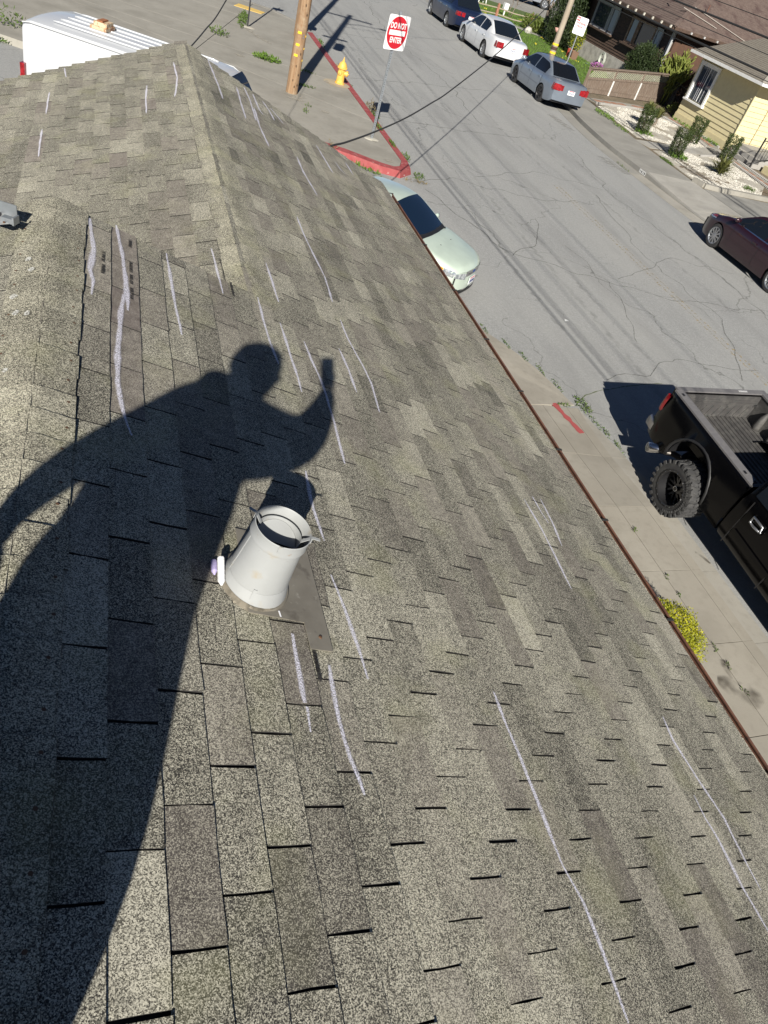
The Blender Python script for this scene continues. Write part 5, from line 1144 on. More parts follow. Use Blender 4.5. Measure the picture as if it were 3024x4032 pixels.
# mud tyres: carcass, tread blocks, beadlock rim
def mudwheel(x, y, sd):
    r, wd = .385, .385; Mx = Matrix.Translation((0, 0, 0)) @ Matrix.Rotation(rad(90), 4, 'Y')
    f = MB(); h = wd / 2
    f.lathe([(.245, -h * .92), (r * .85, -h), (r * .95, -h * .93), (r * .965, -h * .8), (r * .965, h * .8), (r * .95, h * .93), (r * .85, h), (.265, h * .96), (.245, h * .92)], 56, Mx, closed=True)
    ty = f.build('wheel', mat('mud_tyre', (.030, .030, .031), .8, layers=[((.055, .054, .052), 8, .45, .7)]), tk, smooth=True, autosmooth=40); ty.location = (x, y, WZ - .012); ty.rotation_euler = (rad(9), 0, math.pi if sd > 0 else 0)
    f = MB(); NB = 26; lug = M['rubber']
    for i in range(NB):
        a = 2 * math.pi * i / NB
        for s_, off in ((-1, 0), (1, math.pi / NB)):
            aa = a + off; R3 = Matrix.Rotation(aa, 3, 'X')
            for xx, sx, tw, rr in ((.135, .10, .33, .985), (.042, .075, -.35, .985), (.182, .03, .0, .955)):
                mt_ = R3 @ Matrix.Rotation(s_ * tw, 3, 'Z'); p = R3 @ Vector((s_ * xx, 0, r * rr - .004)); f.box(p, (sx, .052 if xx < .15 else .045 if i % 2 else .03, .026 if xx < .15 else .05), mat=mt_)
    o = f.build('tread_blocks', mat('tread_rubber', (.040, .040, .041), .85, layers=[((.075, .073, .07), 20, .5, .75)]), ty, kind='stuff')
    f = MB(); Mo = Matrix.Rotation(rad(-90), 4, 'Y')
    f.lathe([(.262, h * .90), (.262, h * .985), (.245, h * 1.0), (.228, h * .96), (.222, h * .55), (.205, h * .05), (.20, -h * .1), (0, -h * .1)], 40, Mo); f.build('rim', mat('satin_black_rim', (.022, .022, .024), .38, .3, coat=.3), ty, smooth=True, autosmooth=30)
    sp = mat('gloss_black_spoke', (.018, .018, .022), .15, .4, coat=.8)
    for i in range(8):
        f = MB(); a = 2 * math.pi * i / 8
        for s_ in (-1, 1):
            d0 = Vector((0, math.cos(a), math.sin(a))); d1 = Vector((0, math.cos(a + s_ * .22), math.sin(a + s_ * .22)))
            f.bar(d0 * .07 + Vector((-h * .25, 0, 0)), d1 * .205 + Vector((-h * .18, 0, 0)), .026, .045, up=(1, 0, 0))
        f.build('spoke', sp, ty)
    f = MB(); f.lathe([(.085, -.02), (.085, h * .28), (.07, h * .34), (.036, h * .36), (.036, h * .52), (.03, h * .55), (0, h * .55)], 24, Mo); f.build('hub', sp, ty, smooth=True, autosmooth=30)
    f = MB(); f.lathe([(.030, h * .555), (.034, h * .57), (.037, h * .555)], 24, Mo); f.build('hub_ring', M['chrome'], ty, smooth=True)
    f = MB()
    for i in range(20):
        a = 2 * math.pi * i / 20; f.lathe([(0, h * 1.05), (.005, h * 1.03), (.0065, h * .98)], 6, Matrix.Rotation(a, 4, 'X') @ Matrix.Translation((0, 0, .245)) @ Mo)
    f.build('rim_bolts', M['chrome'], ty, kind='stuff')
    f = MB(); 
    for i in range(22):
        a = rad(20 + i * 6.2); R3 = Matrix.Rotation(a, 3, 'X'); 
        if i in (7, 15): continue
        f.box(R3 @ Vector((-h * 1.0, 0, .312)), (.006, .016, .026), mat=R3)
    f.build('sidewall_lettering', mat('raised_rubber', (.07, .07, .07), .8), ty, kind='stuff')
    return ty
w1 = mudwheel(-.85, WY, -1)
for x, y, s in ((.87, WY, 1), (-.85, -2.45, -1), (.87, -2.45, 1)):
    c = copy_tree(w1, tk); c.location = (x, y, WZ - .012); c.rotation_euler = (0, 0, math.pi if s > 0 else 0)
# ------------------------------------------------------------------ poles, signs, hydrant, cables
def pole(name, loc, h, r0, r1, mt, label, lean=(0, 0), group=None):
    root = empty(name, loc, 0, label, 'utility pole', group); f = MB(); k = 14; pts = []; rr = []
    for i in range(k + 1):
        t = i / k; pts.append((lean[0] * t * h + .012 * noise.noise(Vector((t * 3, loc[0], 0))), lean[1] * t * h, t * h - .05)); rr.append(lerp(r0, r1, t) * (1 + .03 * noise.noise(Vector((t * 6, 3, loc[1])))))
    f.tube(pts, rr, 16); f.build('shaft', mt, root, smooth=True, autosmooth=60); return root
p1 = pole('utility_pole', (4.66, 21.95, .14), 10.2, .165, .115, M['polewood'], 'nearest wooden utility pole with yellow tags beside the hydrant')
for z, a in ((.95, -2.05), (1.20, -2.0), (1.48, -1.95)):
    f = MB(); r = .158; f.box((r * math.cos(a), r * math.sin(a), z), (.10, .012, .055), rz=a + math.pi / 2); f.build('pole_tag', M['yellow_tag'], p1)
for z, a in ((.85, -.62), (1.13, -.60), (1.42, -.62)):
    f = MB(); r = .158; f.box((r * math.cos(a), r * math.sin(a), z), (.035, .012, .045), rz=a + math.pi / 2); f.build('pole_tag', M['yellow_tag'], p1)
for z in (1.38, 1.44):
    a = -1.25; f = MB(); f.lathe([(.018, 0), (.015, .008), (0, .01)], 10, Matrix.Translation((.158 * math.cos(a), .158 * math.sin(a), z)) @ Vector((math.cos(a), math.sin(a), 0)).to_track_quat('Z', 'Y').to_matrix().to_4x4()); f.build('reflector', M['galv'], p1)
kn = MB()
for z, a in ((2.1, -1.6), (1.9, -1.2), (.7, -1.7), (.5, -1.1), (.2, -1.5), (.35, -1.9), (2.6, -1.5), (1.0, -1.25), (.25, -1.0)):
    kn.lathe([(.02, .0), (.016, .010), (.006, .012)], 8, Matrix.Translation((.160 * math.cos(a), .160 * math.sin(a), z)) @ Vector((math.cos(a), math.sin(a), 0)).to_track_quat('Z', 'Y').to_matrix().to_4x4() @ Matrix.Diagonal((.8, 1.6, 1, 1)))
kn.build('knots', mat('dark_knot', (.05, .03, .018), .9), p1, kind='stuff')
f = MB(); f.box((0, -.13, 9.7), (2.2, .10, .12)); f.build('crossarm', M['polewood'], p1)
f = MB(); f.box((0, -.13, 6.25), (1.0, .09, .11)); f.build('crossarm', M['polewood'], p1)
f = MB(); f.lathe([(0, -.35), (.19, -.33), (.2, .3), (.12, .36), (0, .4)], 16, Matrix.Translation((.42, .1, 5.2))); f.build('transformer', M['galv'], p1, smooth=True)
f = MB(); f.tube([(0, 0, 8.5), (.7, .15, 8.85), (1.7, .35, 8.95)], .03, 8); la = f.build('lamp_arm', M['galv'], p1, smooth=True)
f = MB(); f.lathe([(0, -.05), (.12, -.03), (.13, .03), (0, .07)], 12, Matrix.Translation((1.95, .4, 8.95)) @ Matrix.Diagonal((2.2, 1, 1, 1))); f.build('lamp_head', M['galv'], la, smooth=True)
p2 = pole('utility_pole', (6.22, 29.75, .14), 11.0, .15, .11, M['polewood'], 'second wooden utility pole hidden behind the tagged pole')
f = MB(); f.box((0, -.1, 1.9), (.42, .3, .3)); f.build('meter_box', M['galv'], p2)
f = MB(); f.box((0, -.13, 10.3), (2.2, .10, .12)); f.build('crossarm', M['polewood'], p2)
p3 = pole('utility_pole', (18.22, 33.1, .15), 9.5, .135, .10, M['greywood'], 'slim grey brown utility pole with two yellow bands behind the blue sedan')
for z in (1.28, 1.60):
    f = MB(); f.lathe([(.137, -.04), (.139, -.04), (.138, .04), (.136, .04)], 16, Matrix.Translation((0, 0, z - .03))); f.build('yellow_band', M['yellow_tag'], p3)
f = MB(); f.lathe([(.139, -.06), (.141, -.06), (.140, .06), (.138, .06)], 16, Matrix.Translation((0, 0, 1.42))); f.build('dark_band', mat('dark_brown_band', (.06, .03, .02), .8), p3)
p4 = pole('utility_pole', (18.6, -14, .15), 9.5, .14, .10, M['greywood'], 'utility pole carrying street cables beyond the bottom of the frame')
def post(name, loc, h, label, cat='sign'):
    return empty(name, loc, 0, label, cat)
# do not enter sign
dn = post('do_not_enter_sign', (6.33, 19.17, .145), 3, 'red and white do not enter sign on a steel post at the corner')
f = MB()
for x, sx in ((-.028, .012), (.028, .012)): f.box((x, .012, 1.42), (sx, .024, 2.86))
f.box((0, 0, 1.42), (.05, .008, 2.86)); f.build('post', M['galv'], dn)
f = MB()
for i in range(52): f.box((0, -.0055, .1 + i * .052), (.012, .003, .014))
f.build('post_holes', M['black'], dn, kind='stuff')
f = MB(); f.lathe([(0, .02), (.13, .016), (.17, 0)], 14, Matrix.Diagonal((1.2, .8, 1, 1))); f.build('mortar_collar', mat('pale_mortar', (.42, .40, .34), .9), dn)
ph = rad(26); Rz = Matrix.Rotation(ph, 4, 'Z')
def rrect(w_, h_, r, n=5):
    p = []
    for cx, cy, a0 in ((w_ / 2 - r, h_ / 2 - r, 0), (-w_ / 2 + r, h_ / 2 - r, 90), (-w_ / 2 + r, -h_ / 2 + r, 180), (w_ / 2 - r, -h_ / 2 + r, 270)):
        p += [(cx + r * math.cos(rad(a0 + 90 * i / n)), cy + r * math.sin(rad(a0 + 90 * i / n))) for i in range(n + 1)]
    return p
def panel(poly, y0, y1, Mx, zc):
    f = MB(); a = [Mx @ Vector((x, y0, zc + z)) for x, z in poly]; b = [Mx @ Vector((x, y1, zc + z)) for x, z in poly]; n = len(poly)
    f.add(a + b, [tuple(range(n)), tuple(range(2 * n - 1, n - 1, -1))] + [(i, i + n, (i + 1) % n + n, (i + 1) % n) for i in range(n)]); return f
def text(body, size, loc, rotz, mt, parent, name='lettering', sx=1.0, bold=0.0, align='CENTER'):
    c = bpy.data.curves.new(name, 'FONT'); c.body = body; c.size = size; c.align_x = align; c.align_y = 'CENTER'; c.extrude = .0012; c.offset = bold
    tmp = bpy.data.objects.new('text_source', c); col.objects.link(tmp); bpy.context.view_layer.update()
    me = bpy.data.meshes.new_from_object(tmp.evaluated_get(bpy.context.evaluated_depsgraph_get())); bpy.data.objects.remove(tmp); bpy.data.curves.remove(c)
    me.name = name; me.materials.clear(); me.materials.append(mt); o = bpy.data.objects.new(name, me); col.objects.link(o); o.parent = parent
    o.location = loc; o.rotation_euler = (rad(90), 0, rotz); o.scale = (sx, 1, 1); return o
SZ = 2.42
f = panel(rrect(.70, .72, .05), -.034, -.031, Rz, SZ); pn = f.build('sign_panel', M['white_sign'], dn)
f = panel([(.325 * math.cos(a), .335 * math.sin(a)) for a in [i * math.pi / 24 for i in range(48)]], -.037, -.0345, Rz, SZ); f.build('red_disc', M['redink'], pn)
f = panel([(-.26, -.052), (.26, -.052), (.26, .052), (-.26, .052)], -.040, -.0375, Rz, SZ - .0); f.build('white_bar', M['white_sign'], pn)
def on(Mx, x, y, z): return Mx @ Vector((x, y, z))
text('DO NOT', .165, on(Rz, 0, -.0395, SZ + .14), ph, M['white_sign'], pn, sx=.78, bold=.004)
text('ENTER', .165, on(Rz, 0, -.0395, SZ - .155), ph, M['white_sign'], pn, sx=.80, bold=.004)
f = MB()
for z in (.26, -.26): f.box(on(Rz, 0, -.024, SZ + z), (.16, .012, .03), rz=ph)
f.build('bracket', M['galv'], dn)
# no parking sign
NPX = (18.2, 31.56, .15); npk = post('no_parking_sign', NPX, 3, 'white and red no parking Friday sign on grey post behind the blue sedan'); ph2 = rad(-38)
R2 = Matrix.Rotation(ph2, 4, 'Z'); f = MB(); f.tube([(0, 0, -.05), (0, 0, 2.75)], .026, 8); f.build('post', M['galv'], npk)
f = panel(rrect(.50, .62, .05), -.034, -.030, R2, 2.57); pn = f.build('sign_panel', M['white_sign'], npk)
f = panel([(-.23, .15), (-.09, .15), (-.09, .29), (-.23, .29)], -.0365, -.0345, R2, 2.57); f.build('red_square', M['redink'], pn)
rr_ = mat('faded_red_ink', (.50, .045, .05), .5)
text('NO', .10, on(R2, -.16, -.039, 2.57 + .22), ph2, M['white_sign'], pn, sx=.75, bold=.002)
text('PARKING', .105, on(R2, 0, -.037, 2.57 + .085), ph2, rr_, pn, sx=.92, bold=.004)
text('FRIDAY', .095, on(R2, 0, -.037, 2.57 - .03), ph2, rr_, pn, sx=.92, bold=.003)
text('8AM TO 10AM', .06, on(R2, 0, -.037, 2.57 - .13), ph2, rr_, pn, sx=.9)
f = MB()
for x, z, wd in ((-.0, -.205, .36), (0, -.245, .30)):
    for i in range(9):
        f.box(on(R2, x + (i - 4) * wd / 9, -.036, 2.57 + z), (wd / 14, .003, .022), rz=ph2)
f.build('small_print', rr_, pn)
# black street sign post at the far ramp
bp_ = post('street_sign_post', (4.33, 29.16, .145), 3, 'thin black metal post with fittings near the yellow strip', 'post')
f = MB(); f.box((0, 0, 1.9), (.045, .045, 3.8)); f.build('post', M['iron'], bp_)
f = MB(); f.box((.005, -.028, .85), (.05, .012, .10)); f.box((0, -.028, 1.02), (.035, .014, .05)); f.build('push_plate', M['galv'], bp_)
f = MB(); f.lathe([(0, .03), (.12, .025), (.2, 0)], 12, Matrix.Diagonal((1.3, .9, 1, 1))); f.build('mortar_collar', mat('pale_mortar2', (.37, .345, .29), .9), bp_)
f = MB(); f.box((0, -.03, 3.5), (.45, .006, .3)); f.build('sign_panel', M['white_sign'], bp_)
# hydrant
hy = empty('fire_hydrant', (6.58, 24.25, .15), 0, 'yellow fire hydrant with peeling paint at the red kerb', 'hydrant')
f = MB(); f.lathe([(.0, 0), (.155, 0), (.155, .035), (.13, .04), (.122, .08), (.112, .38), (.115, .40), (.115, .42)], 24); f.build('barrel', M['hydrant'], hy, smooth=True, autosmooth=35)
f = MB(); f.lathe([(.115, .415), (.155, .42), (.155, .45), (.135, .455), (.13, .50), (.105, .56), (.06, .60), (.045, .61), (0, .615)], 24); bn = f.build('bonnet', M['hydrant'], hy, smooth=True, autosmooth=35)
f = MB(); f.lathe([(.04, .60), (.034, .65), (.02, .665), (.012, .72), (0, .735)], 6); f.build('operating_nut', M['hydrant'], bn)
for a, r, L, nm in ((-.35, .075, .20, 'pumper_nozzle'), (1.75, .055, .17, 'hose_nozzle'), (-1.9 - .3, .055, .15, 'hose_nozzle')):
    f = MB(); d = Vector((math.cos(a), math.sin(a), 0)); Mh = d.to_track_quat('Z', 'Y').to_matrix().to_4x4(); Mh.translation = Vector((0, 0, .31))
    f.lathe([(r * .85, .08), (r * .85, L - .05), (r * 1.1, L - .05), (r * 1.1, L), (r * .9, L + .005), (.022, L + .008), (.02, L + .03), (0, L + .03)], 16, Mh); f.build(nm, M['hydrant'], hy, smooth=True, autosmooth=35)
f = MB()
for i in range(8): a = i * .785; f.lathe([(.014, 0), (.014, .02), (0, .022)], 6, Matrix.Translation((.14 * math.cos(a), .14 * math.sin(a), .45)))
f.build('bonnet_bolts', M['hydrant'], hy, kind='stuff')
f = MB(); f.lathe([(0, .006), (.3, .004), (.42, 0)], 14, Matrix.Translation((-.1, -.05, 0))); f.build('hydrant_pad', mat('tan_pad', (.36, .30, .21), .9), hy)
# cables
def cable(name, pts, r, label, mt=None, n=24, grp=None):
    P = [Vector(p) for p in pts]; out = []
    for i in range(len(P) - 1):
        p0, p1_, p2_, p3_ = P[max(i - 1, 0)], P[i], P[i + 1], P[min(i + 2, len(P) - 1)]
        for k in range(8):
            t = k / 8; out.append(.5 * ((2 * p1_) + (p2_ - p0) * t + (2 * p0 - 5 * p1_ + 4 * p2_ - p3_) * t * t + (3 * p1_ - p0 - 3 * p2_ + p3_) * t ** 3))
    out.append(P[-1]); f = MB(); f.tube(out, r, 6); o = f.build(name, mt or M['wire'], None, smooth=True); return tag(o, label, 'cable', grp)
cable('service_drop_cable', [(2.2, 8.72, 2.60), (2.55, 9.28, 2.62), (2.91, 9.83, 2.555), (3.66, 10.96, 2.47), (4.61, 12.41, 2.40), (5.56, 13.86, 2.395), (6.4, 15.14, 2.42), (8.83, 18.83, 2.67), (11.42, 22.78, 3.05), (13.15, 25.42, 3.34), (15.6, 29.15, 3.85), (18.14, 33.0, 4.55)], .0135, 'thick black service cable sagging across the street from the roof corner')
cable('roof_peak_cable', [(.74, 9.02, 3.36), (1.0, 9.95, 3.41), (1.33, 11.07, 3.55), (2.4, 14.6, 4.4), (4.6, 21.8, 6.4)], .0075, 'thin black cable rising from the far roof peak')
for x, z, r, lb in ((18.2, 4.66, .030, 'thick upper cable crossing in front of the brown roof'), (18.3, 3.88, .034, 'thickest lower cable crossing above the yellow house eave'), (18.25, 4.30, .011, 'thin middle cable between the two thick cables'), (18.1, 5.05, .011, 'thin topmost cable across the brown roof'), (18.3, 3.72, .010, 'thin lowest cable across the dark house windows')):
    cable('overhead_cable', [(x, 33.1 if z > 4.2 else 33.05, z + .02), (x, 26, z - .02), (x, 18, z), (x, 8, z + .05), (x + .3, -14, z + .8)], r, lb, grp='cables along the far pavement')
for x, z in ((4.56, 6.35), (4.80, 6.3), (4.95, 6.2)):
    cable('overhead_cable', [(x, 30, z + .2), (x, 21.9, z), (x + .1, 8, z - .55), (x + .2, -8, z - .2), (x + .3, -25, z + .4)], {4.56: .017, 4.80: .012, 4.95: .009}[x], {4.56: 'thickest of the cables strung along our pavement above the frame', 4.80: 'middle cable strung along our pavement above the frame', 4.95: 'thinnest cable strung along our pavement above the frame'}[x], grp='cables along our pavement')
for x in (3.7, 4.4, 5.6):
    cable('overhead_cable', [(x, 50, 9.8), (x, 30, 9.85), (x, 21.8, 9.8), (x, 0, 9.2), (x, -25, 9.7)], .010, {3.7: 'power line on the house side of the near pole crossarm', 4.4: 'power line at the middle of the near pole crossarm', 5.6: 'power line on the street side of the near pole crossarm'}[x], grp='power lines along our pavement')
cable('overhead_cable', [(4.66, 21.9, 8.2), (11, 27, 7.2), (18.2, 33.1, 8.0)], .012, 'cable crossing the street between the two poles above the frame')
# ------------------------------------------------------------------ plants at the kerbs and joints
def weed(name, c, rx, ry, h, n, mt, label, size=.06, seed=0, group='weeds in the pavement joints', asp=.35, rot=0):
    r_ = random.Random(seed * 7 + 1); f = MB(); cs, sn = math.cos(rot), math.sin(rot)
    for i in range(n):
        a = r_.uniform(0, 6.28); q = math.sqrt(r_.random()); x, y = rx * q * math.cos(a), ry * q * math.sin(a)
        f.leaf((x * cs - y * sn, x * sn + y * cs, r_.uniform(0, h * (1 - q * .6))), size, r_, up=.9, asp=asp)
    o = f.build(name, mt); o.location = c; return tag(o, label, 'weed', group)
W = weed
W('weed_clump', (4.28, 30.1, .145), .16, 1.5, .10, 260, M['weed'], 'long strip of weeds along the joint by the black post', .10, 1, rot=-.15)
W('weed_clump', (3.15, 27.0, .145), .28, .35, .22, 90, M['weed'], 'dark weed clump in the joint beyond the roof peak', .10, 2)
W('weed_clump', (4.42, 25.05, .145), .42, .20, .16, 260, M['grass'], 'bright grass clump left of the tagged pole', .11, 3, rot=-.3)
W('weed_clump', (5.5, 24.75, .145), .42, .08, .05, 90, M['weed'], 'low weeds in the joint under the pole shadow', .06, 4, rot=-.2)
W('weed_clump', (5.25, 22.95, .145), .30, .07, .05, 80, M['weed'], 'flat weeds on the joint right of the pole', .06, 5)
W('weed_clump', (4.95, 20.95, .145), .08, .08, .06, 24, M['weed'], 'tiny weed in front of the tagged pole', .05, 6)
W('weed_clump', (4.75, 20.3, .145), .06, .10, .14, 26, M['weed'], 'small upright weed near the roof edge', .06, 7)
W('weed_clump', (7.14, 22.35, .0), .16, .35, .34, 120, M['drygrass'], 'tall dry weed at the red kerb past the hydrant', .12, 8, asp=.18)
W('weed_clump', (7.16, 22.0, .0), .14, .25, .10, 80, M['weed'], 'green weed at the foot of the dry weed', .08, 9)
W('weed_clump', (7.02, 24.9, .0), .14, .3, .12, 60, M['weed'], 'weed at the kerb beside the hydrant', .08, 10)
W('weed_clump', (7.12, 26.9, .0), .16, .3, .12, 60, M['drygrass'], 'dry grass at the red kerb beyond the hydrant', .09, 11)
W('weed_clump', (7.2, 30.3, .0), .12, .5, .12, 70, M['weed'], 'weeds at the far end of the red kerb', .09, 12)
W('weed_clump', (6.86, 20.4, .15), .05, .3, .04, 150, M['weed'], 'weeds on the kerb top by the sign shadow', .05, 13)
W('weed_clump', (6.9, 19.1, .15), .05, .3, .04, 180, M['weed'], 'weeds on the kerb top below the sign', .05, 14)
W('weed_clump', (7.12, 18.5, .0), .12, .2, .22, 60, M['weed'], 'bushy weed at the kerb near the corner tip', .08, 15)
W('weed_clump', (7.15, 17.3, .0), .15, .25, .09, 90, M['weed'], 'low weeds in the gutter round the corner tip', .06, 16)
W('weed_clump', (6.95, 16.9, .0), .35, .10, .06, 80, M['drygrass'], 'dry litter of weeds at the corner tip', .06, 17)
W('weed_clump', (5.55, 17.15, .0), .55, .10, .10, 150, M['grass'], 'grass along the red kerb above the green car', .08, 18, rot=-.5)
W('weed_clump', (4.9, 17.75, .0), .14, .10, .34, 40, M['drygrass'], 'dry stalks at the kerb by the cable', .12, 19, asp=.15)
W('weed_clump', (-2.45, 21.35, .0), .35, .25, .12, 120, M['grass'], 'grass at the kerb left of the white van', .09, 20)
W('weed_clump', (-2.35, 22.2, .145), .32, .22, .55, 110, M['weed'], 'grey green weed bush behind the red kerb left of the van', .10, 21, asp=.3)
W('weed_clump', (7.0, 7.78, .012), .12, .26, .04, 130, M['weed'], 'moss and weeds in the corner joint above the red marking', .05, 22)
W('weed_clump', (6.62, 7.74, .014), .12, .03, .03, 50, M['weed'], 'moss in the cross joint at the red marking', .04, 23)
for i, (x, y) in enumerate(((6.05, 9.9), (6.3, 9.48), (6.48, 9.12), (6.64, 8.72), (6.76, 8.3), (7.05, 7.1), (7.1, 6.7), (6.98, 7.35))):
    W('weed_clump', (x + .02, y, .005), .035, .20, .03, 46, M['weed'], 'moss strip along the curved pavement edge', .035, 30 + i, group='moss along the curved pavement edge')
for i, (x, y) in enumerate(((6.2, 4.12), (6.2, 3.86), (6.2, 3.1), (6.21, 2.86), (6.2, 2.55), (6.2, 4.9))):
    W('weed_sprig', (x, y, .125), .03, .05, .03, 14, M['weed'], 'tiny weed sprig in the pavement joint by the golden shrub', .035, 50 + i, group='weed sprigs in our pavement joint')
W('weed_clump', (16.62, 22.6, .01), .06, .5, .03, 60, M['weed'], 'thin weeds at the far gutter edge', .05, 60)
W('weed_clump', (19.75, 29.6, .15), .25, .8, .12, 240, M['grass'], 'grass strip between far sidewalk and gravel', .09, 61)
W('weed_clump', (19.6, 27.9, .15), .12, .7, .08, 120, M['grass'], 'thin grass at the gravel edge below the path', .08, 62)
W('weed_clump', (20.85, 28.0, .15), .42, .30, .14, 220, M['grass'], 'grass tuft round the first clipped shrub', .10, 63)
W('weed_clump', (20.75, 25.15, .15), .45, .35, .20, 260, M['grass'], 'leafy green tuft round the second clipped shrub', .11, 64)
W('weed_clump', (25.9, 31.9, .15), .30, 1.3, .12, 260, M['grass'], 'grass strip along the yellow house wall', .10, 65)
W('weed_clump', (25.75, 29.6, .15), .16, .6, .10, 140, M['grass'], 'grass by the yellow house corner', .10, 66)
W('weed_clump', (22.6, 22.75, .15), .25, .25, .10, 90, M['weed'], 'weed patch in the gravel by the driveway edge', .09, 67)
W('weed_clump', (19.55, 24.2, .15), .10, .5, .05, 300, M['weed'], 'sparse weeds along the sidewalk by the agave', .06, 68)
def clouds(f, c, rx, ry, rz, n, size, rng, up=.2, asp=.4, shell=.55):
    for i in range(n):
        while True:
            p = Vector((rng.uniform(-1, 1), rng.uniform(-1, 1), rng.uniform(-1, 1)))
            if shell < p.length < 1: break
        k = 1 + .25 * noise.noise(p * 2.3 + Vector(c))
        f.leaf((c[0] + p.x * rx * k, c[1] + p.y * ry * k, max(.02, c[2] + p.z * rz * k)), size, rng, up=up, asp=asp)
def plant(name, loc, label, cat, stem, parts, group=None):
    """parts: (part name, material, list of clouds)"""
    root = empty(name, loc, 0, label, cat, group); r_ = random.Random(len(label) * 13)
    if stem: f = MB(); f.tube([(0, 0, -.05), (.02, .01, stem[1])], stem[0], 6); f.build('stem', M['bark'], root)
    for nm, mt, cl in parts:
        f = MB()
        for c in cl: clouds(f, c[0], *c[1], c[2], c[3], r_, *c[4:])
        f.build(nm, mt, root)
    return root
plant('golden_shrub', (5.34, 3.16, .125), 'yellow green clipped shrub peeking out below the gutter', 'shrub', (.03, .3), [('foliage', M['yellowshrub'], [((0, 0, .30), (.42, .40, .27), 15000, .021, .3, .6, .55)])])
for i, (x, y, lb) in enumerate(((20.75, 28.05, 'clipped columnar shrub beside the strappy palm'), (20.62, 25.25, 'clipped columnar shrub nearest the far sidewalk'), (23.85, 28.55, 'clipped columnar shrub standing next to the cream house'), (24.3, 26.6, 'clipped columnar shrub behind the spiky agave'))):
    rt = empty('columnar_shrub', (x, y, .15), 0, lb, 'shrub', 'clipped columnar shrubs in the gravel'); f = MB(); r_ = random.Random(i + 70); f2 = MB(); f2.tube([(0, 0, 0), (0, 0, .6)], .05, 6); f2.build('stem', M['bark'], rt)
    for k in range(2600):
        a = r_.uniform(0, 6.28); z = r_.uniform(.04, .98); q = .27 * (1 + .22 * (z > .12) * z) * math.sqrt(r_.uniform(.45, 1.06)); f.leaf((q * math.cos(a), q * math.sin(a), z), .075, r_, up=1.5, asp=.30)
    f.build('foliage', M['juniper'], rt)
def spiky(name, loc, label, n, L, mt, seed, up=.5, stem=None, wd=.028):
    rt = empty(name, loc, 0, label, 'plant'); r_ = random.Random(seed); f = MB()
    for i in range(n):
        a = r_.uniform(0, 6.28); e = r_.uniform(.15, 1.35); l = L * r_.uniform(.65, 1.1); d = Vector((math.cos(a) * math.cos(e), math.sin(a) * math.cos(e), math.sin(e))); s = Vector((-math.sin(a), math.cos(a), 0)) * wd
        b = Vector((0, 0, stem or .03)) + Vector((r_.uniform(-.08, .08), r_.uniform(-.08, .08), r_.uniform(0, .12)))
        m_ = b + d * l * .55; t = b + d * l - Vector((0, 0, .16 * l))
        f.add([b - s * .6, b + s * .6, m_ + s, t, m_ - s], [(0, 1, 2, 4), (4, 2, 3)])
    f.build('leaves', mt, rt)
    if stem: f = MB(); f.tube([(0, 0, 0), (.05, 0, stem * .5), (0, 0, stem)], [.07, .055, .06], 7); f.build('stem', M['bark'], rt)
    return rt
spiky('agave_plant', (22.2, 24.2, .15), 'spiky strap leaved plant in front of the rightmost clipped shrub', 150, .72, M['agave'], 5, wd=.03)
spiky('cordyline_plant', (21.9, 29.7, .15), 'tall strappy yellow green palm like plant in the gravel', 170, .62, M['agave'], 6, stem=.42, wd=.028)
spiky('cordyline_plant', (22.95, 30.35, .15), 'second smaller strappy plant leaning out beside the palm', 90, .55, M['agave'], 8, stem=.28, wd=.028)
# ------------------------------------------------------------------ fence with lattice top
fa, fb = Vector((20.75, 33.75)), Vector((27.35, 36.45)); fd_ = (fb - fa).normalized(); FL = (fb - fa).length; fn = Vector((fd_.y, -fd_.x))
fe = empty('lattice_fence', (fa.x, fa.y, .15), 0, 'weathered board fence with pale diagonal lattice top beside the lawn', 'fence')
def fp_(s, z, off=0): p = fd_ * s + fn * off; return Vector((p.x, p.y, z))
topz = lambda s: lerp(.98, 1.34, s / FL); midz = lambda s: topz(s) - .40
for s in (0.05, 2.15, 4.5, FL - .05):
    f = MB(); f.bar(fp_(s, 0), fp_(s, topz(s) + .03), .10, .10, up=(fd_.x, fd_.y, 0)); f.build('post', M['fencewood'], fe)
    if 1 < s < 6: f = MB(); f.bar(fp_(s, 0, .065), fp_(s, midz(s) - .04, .065), .025, .09, up=(fd_.x, fd_.y, 0)); f.build('white_batten', M['trim'], fe)
for zf, th_, dp in ((lambda s: topz(s) + .035, .045, .16), (lambda s: midz(s), .09, .07), (lambda s: .24, .10, .07), (lambda s: topz(s) - .03, .07, .06)):
    f = MB(); f.bar(fp_(0, zf(0)), fp_(FL, zf(FL)), dp, th_); f.build('rail', M['fencewood'], fe)
f = MB(); f.bar(fp_(0, .10), fp_(FL, .12), .04, .20); f.build('kick_board', M['fencewood'], fe)
s = .02; rf_ = random.Random(9)
while s < FL - .1:
    wdt = rf_.uniform(.13, .17); f = MB(); f.bar(fp_(s + wdt / 2, .16, rf_.uniform(-.004, .006)), fp_(s + wdt / 2, midz(s), rf_.uniform(-.004, .006)), .022, wdt - .012, up=(fd_.x, fd_.y, 0)); f.build('board', M['fencewood'], fe); s += wdt
s = .10
while s < FL - .12:
    a, b = fp_(s, midz(s) + .05, .02), fp_(min(s + .34, FL - .05), topz(s + .34) - .05, .02)
    if s + .34 < FL: f = MB(); f.bar(a, b, .042, .014, up=(fn.x, fn.y, 0)); f.build('lattice_slat', M['lattice'], fe)
    s += .15
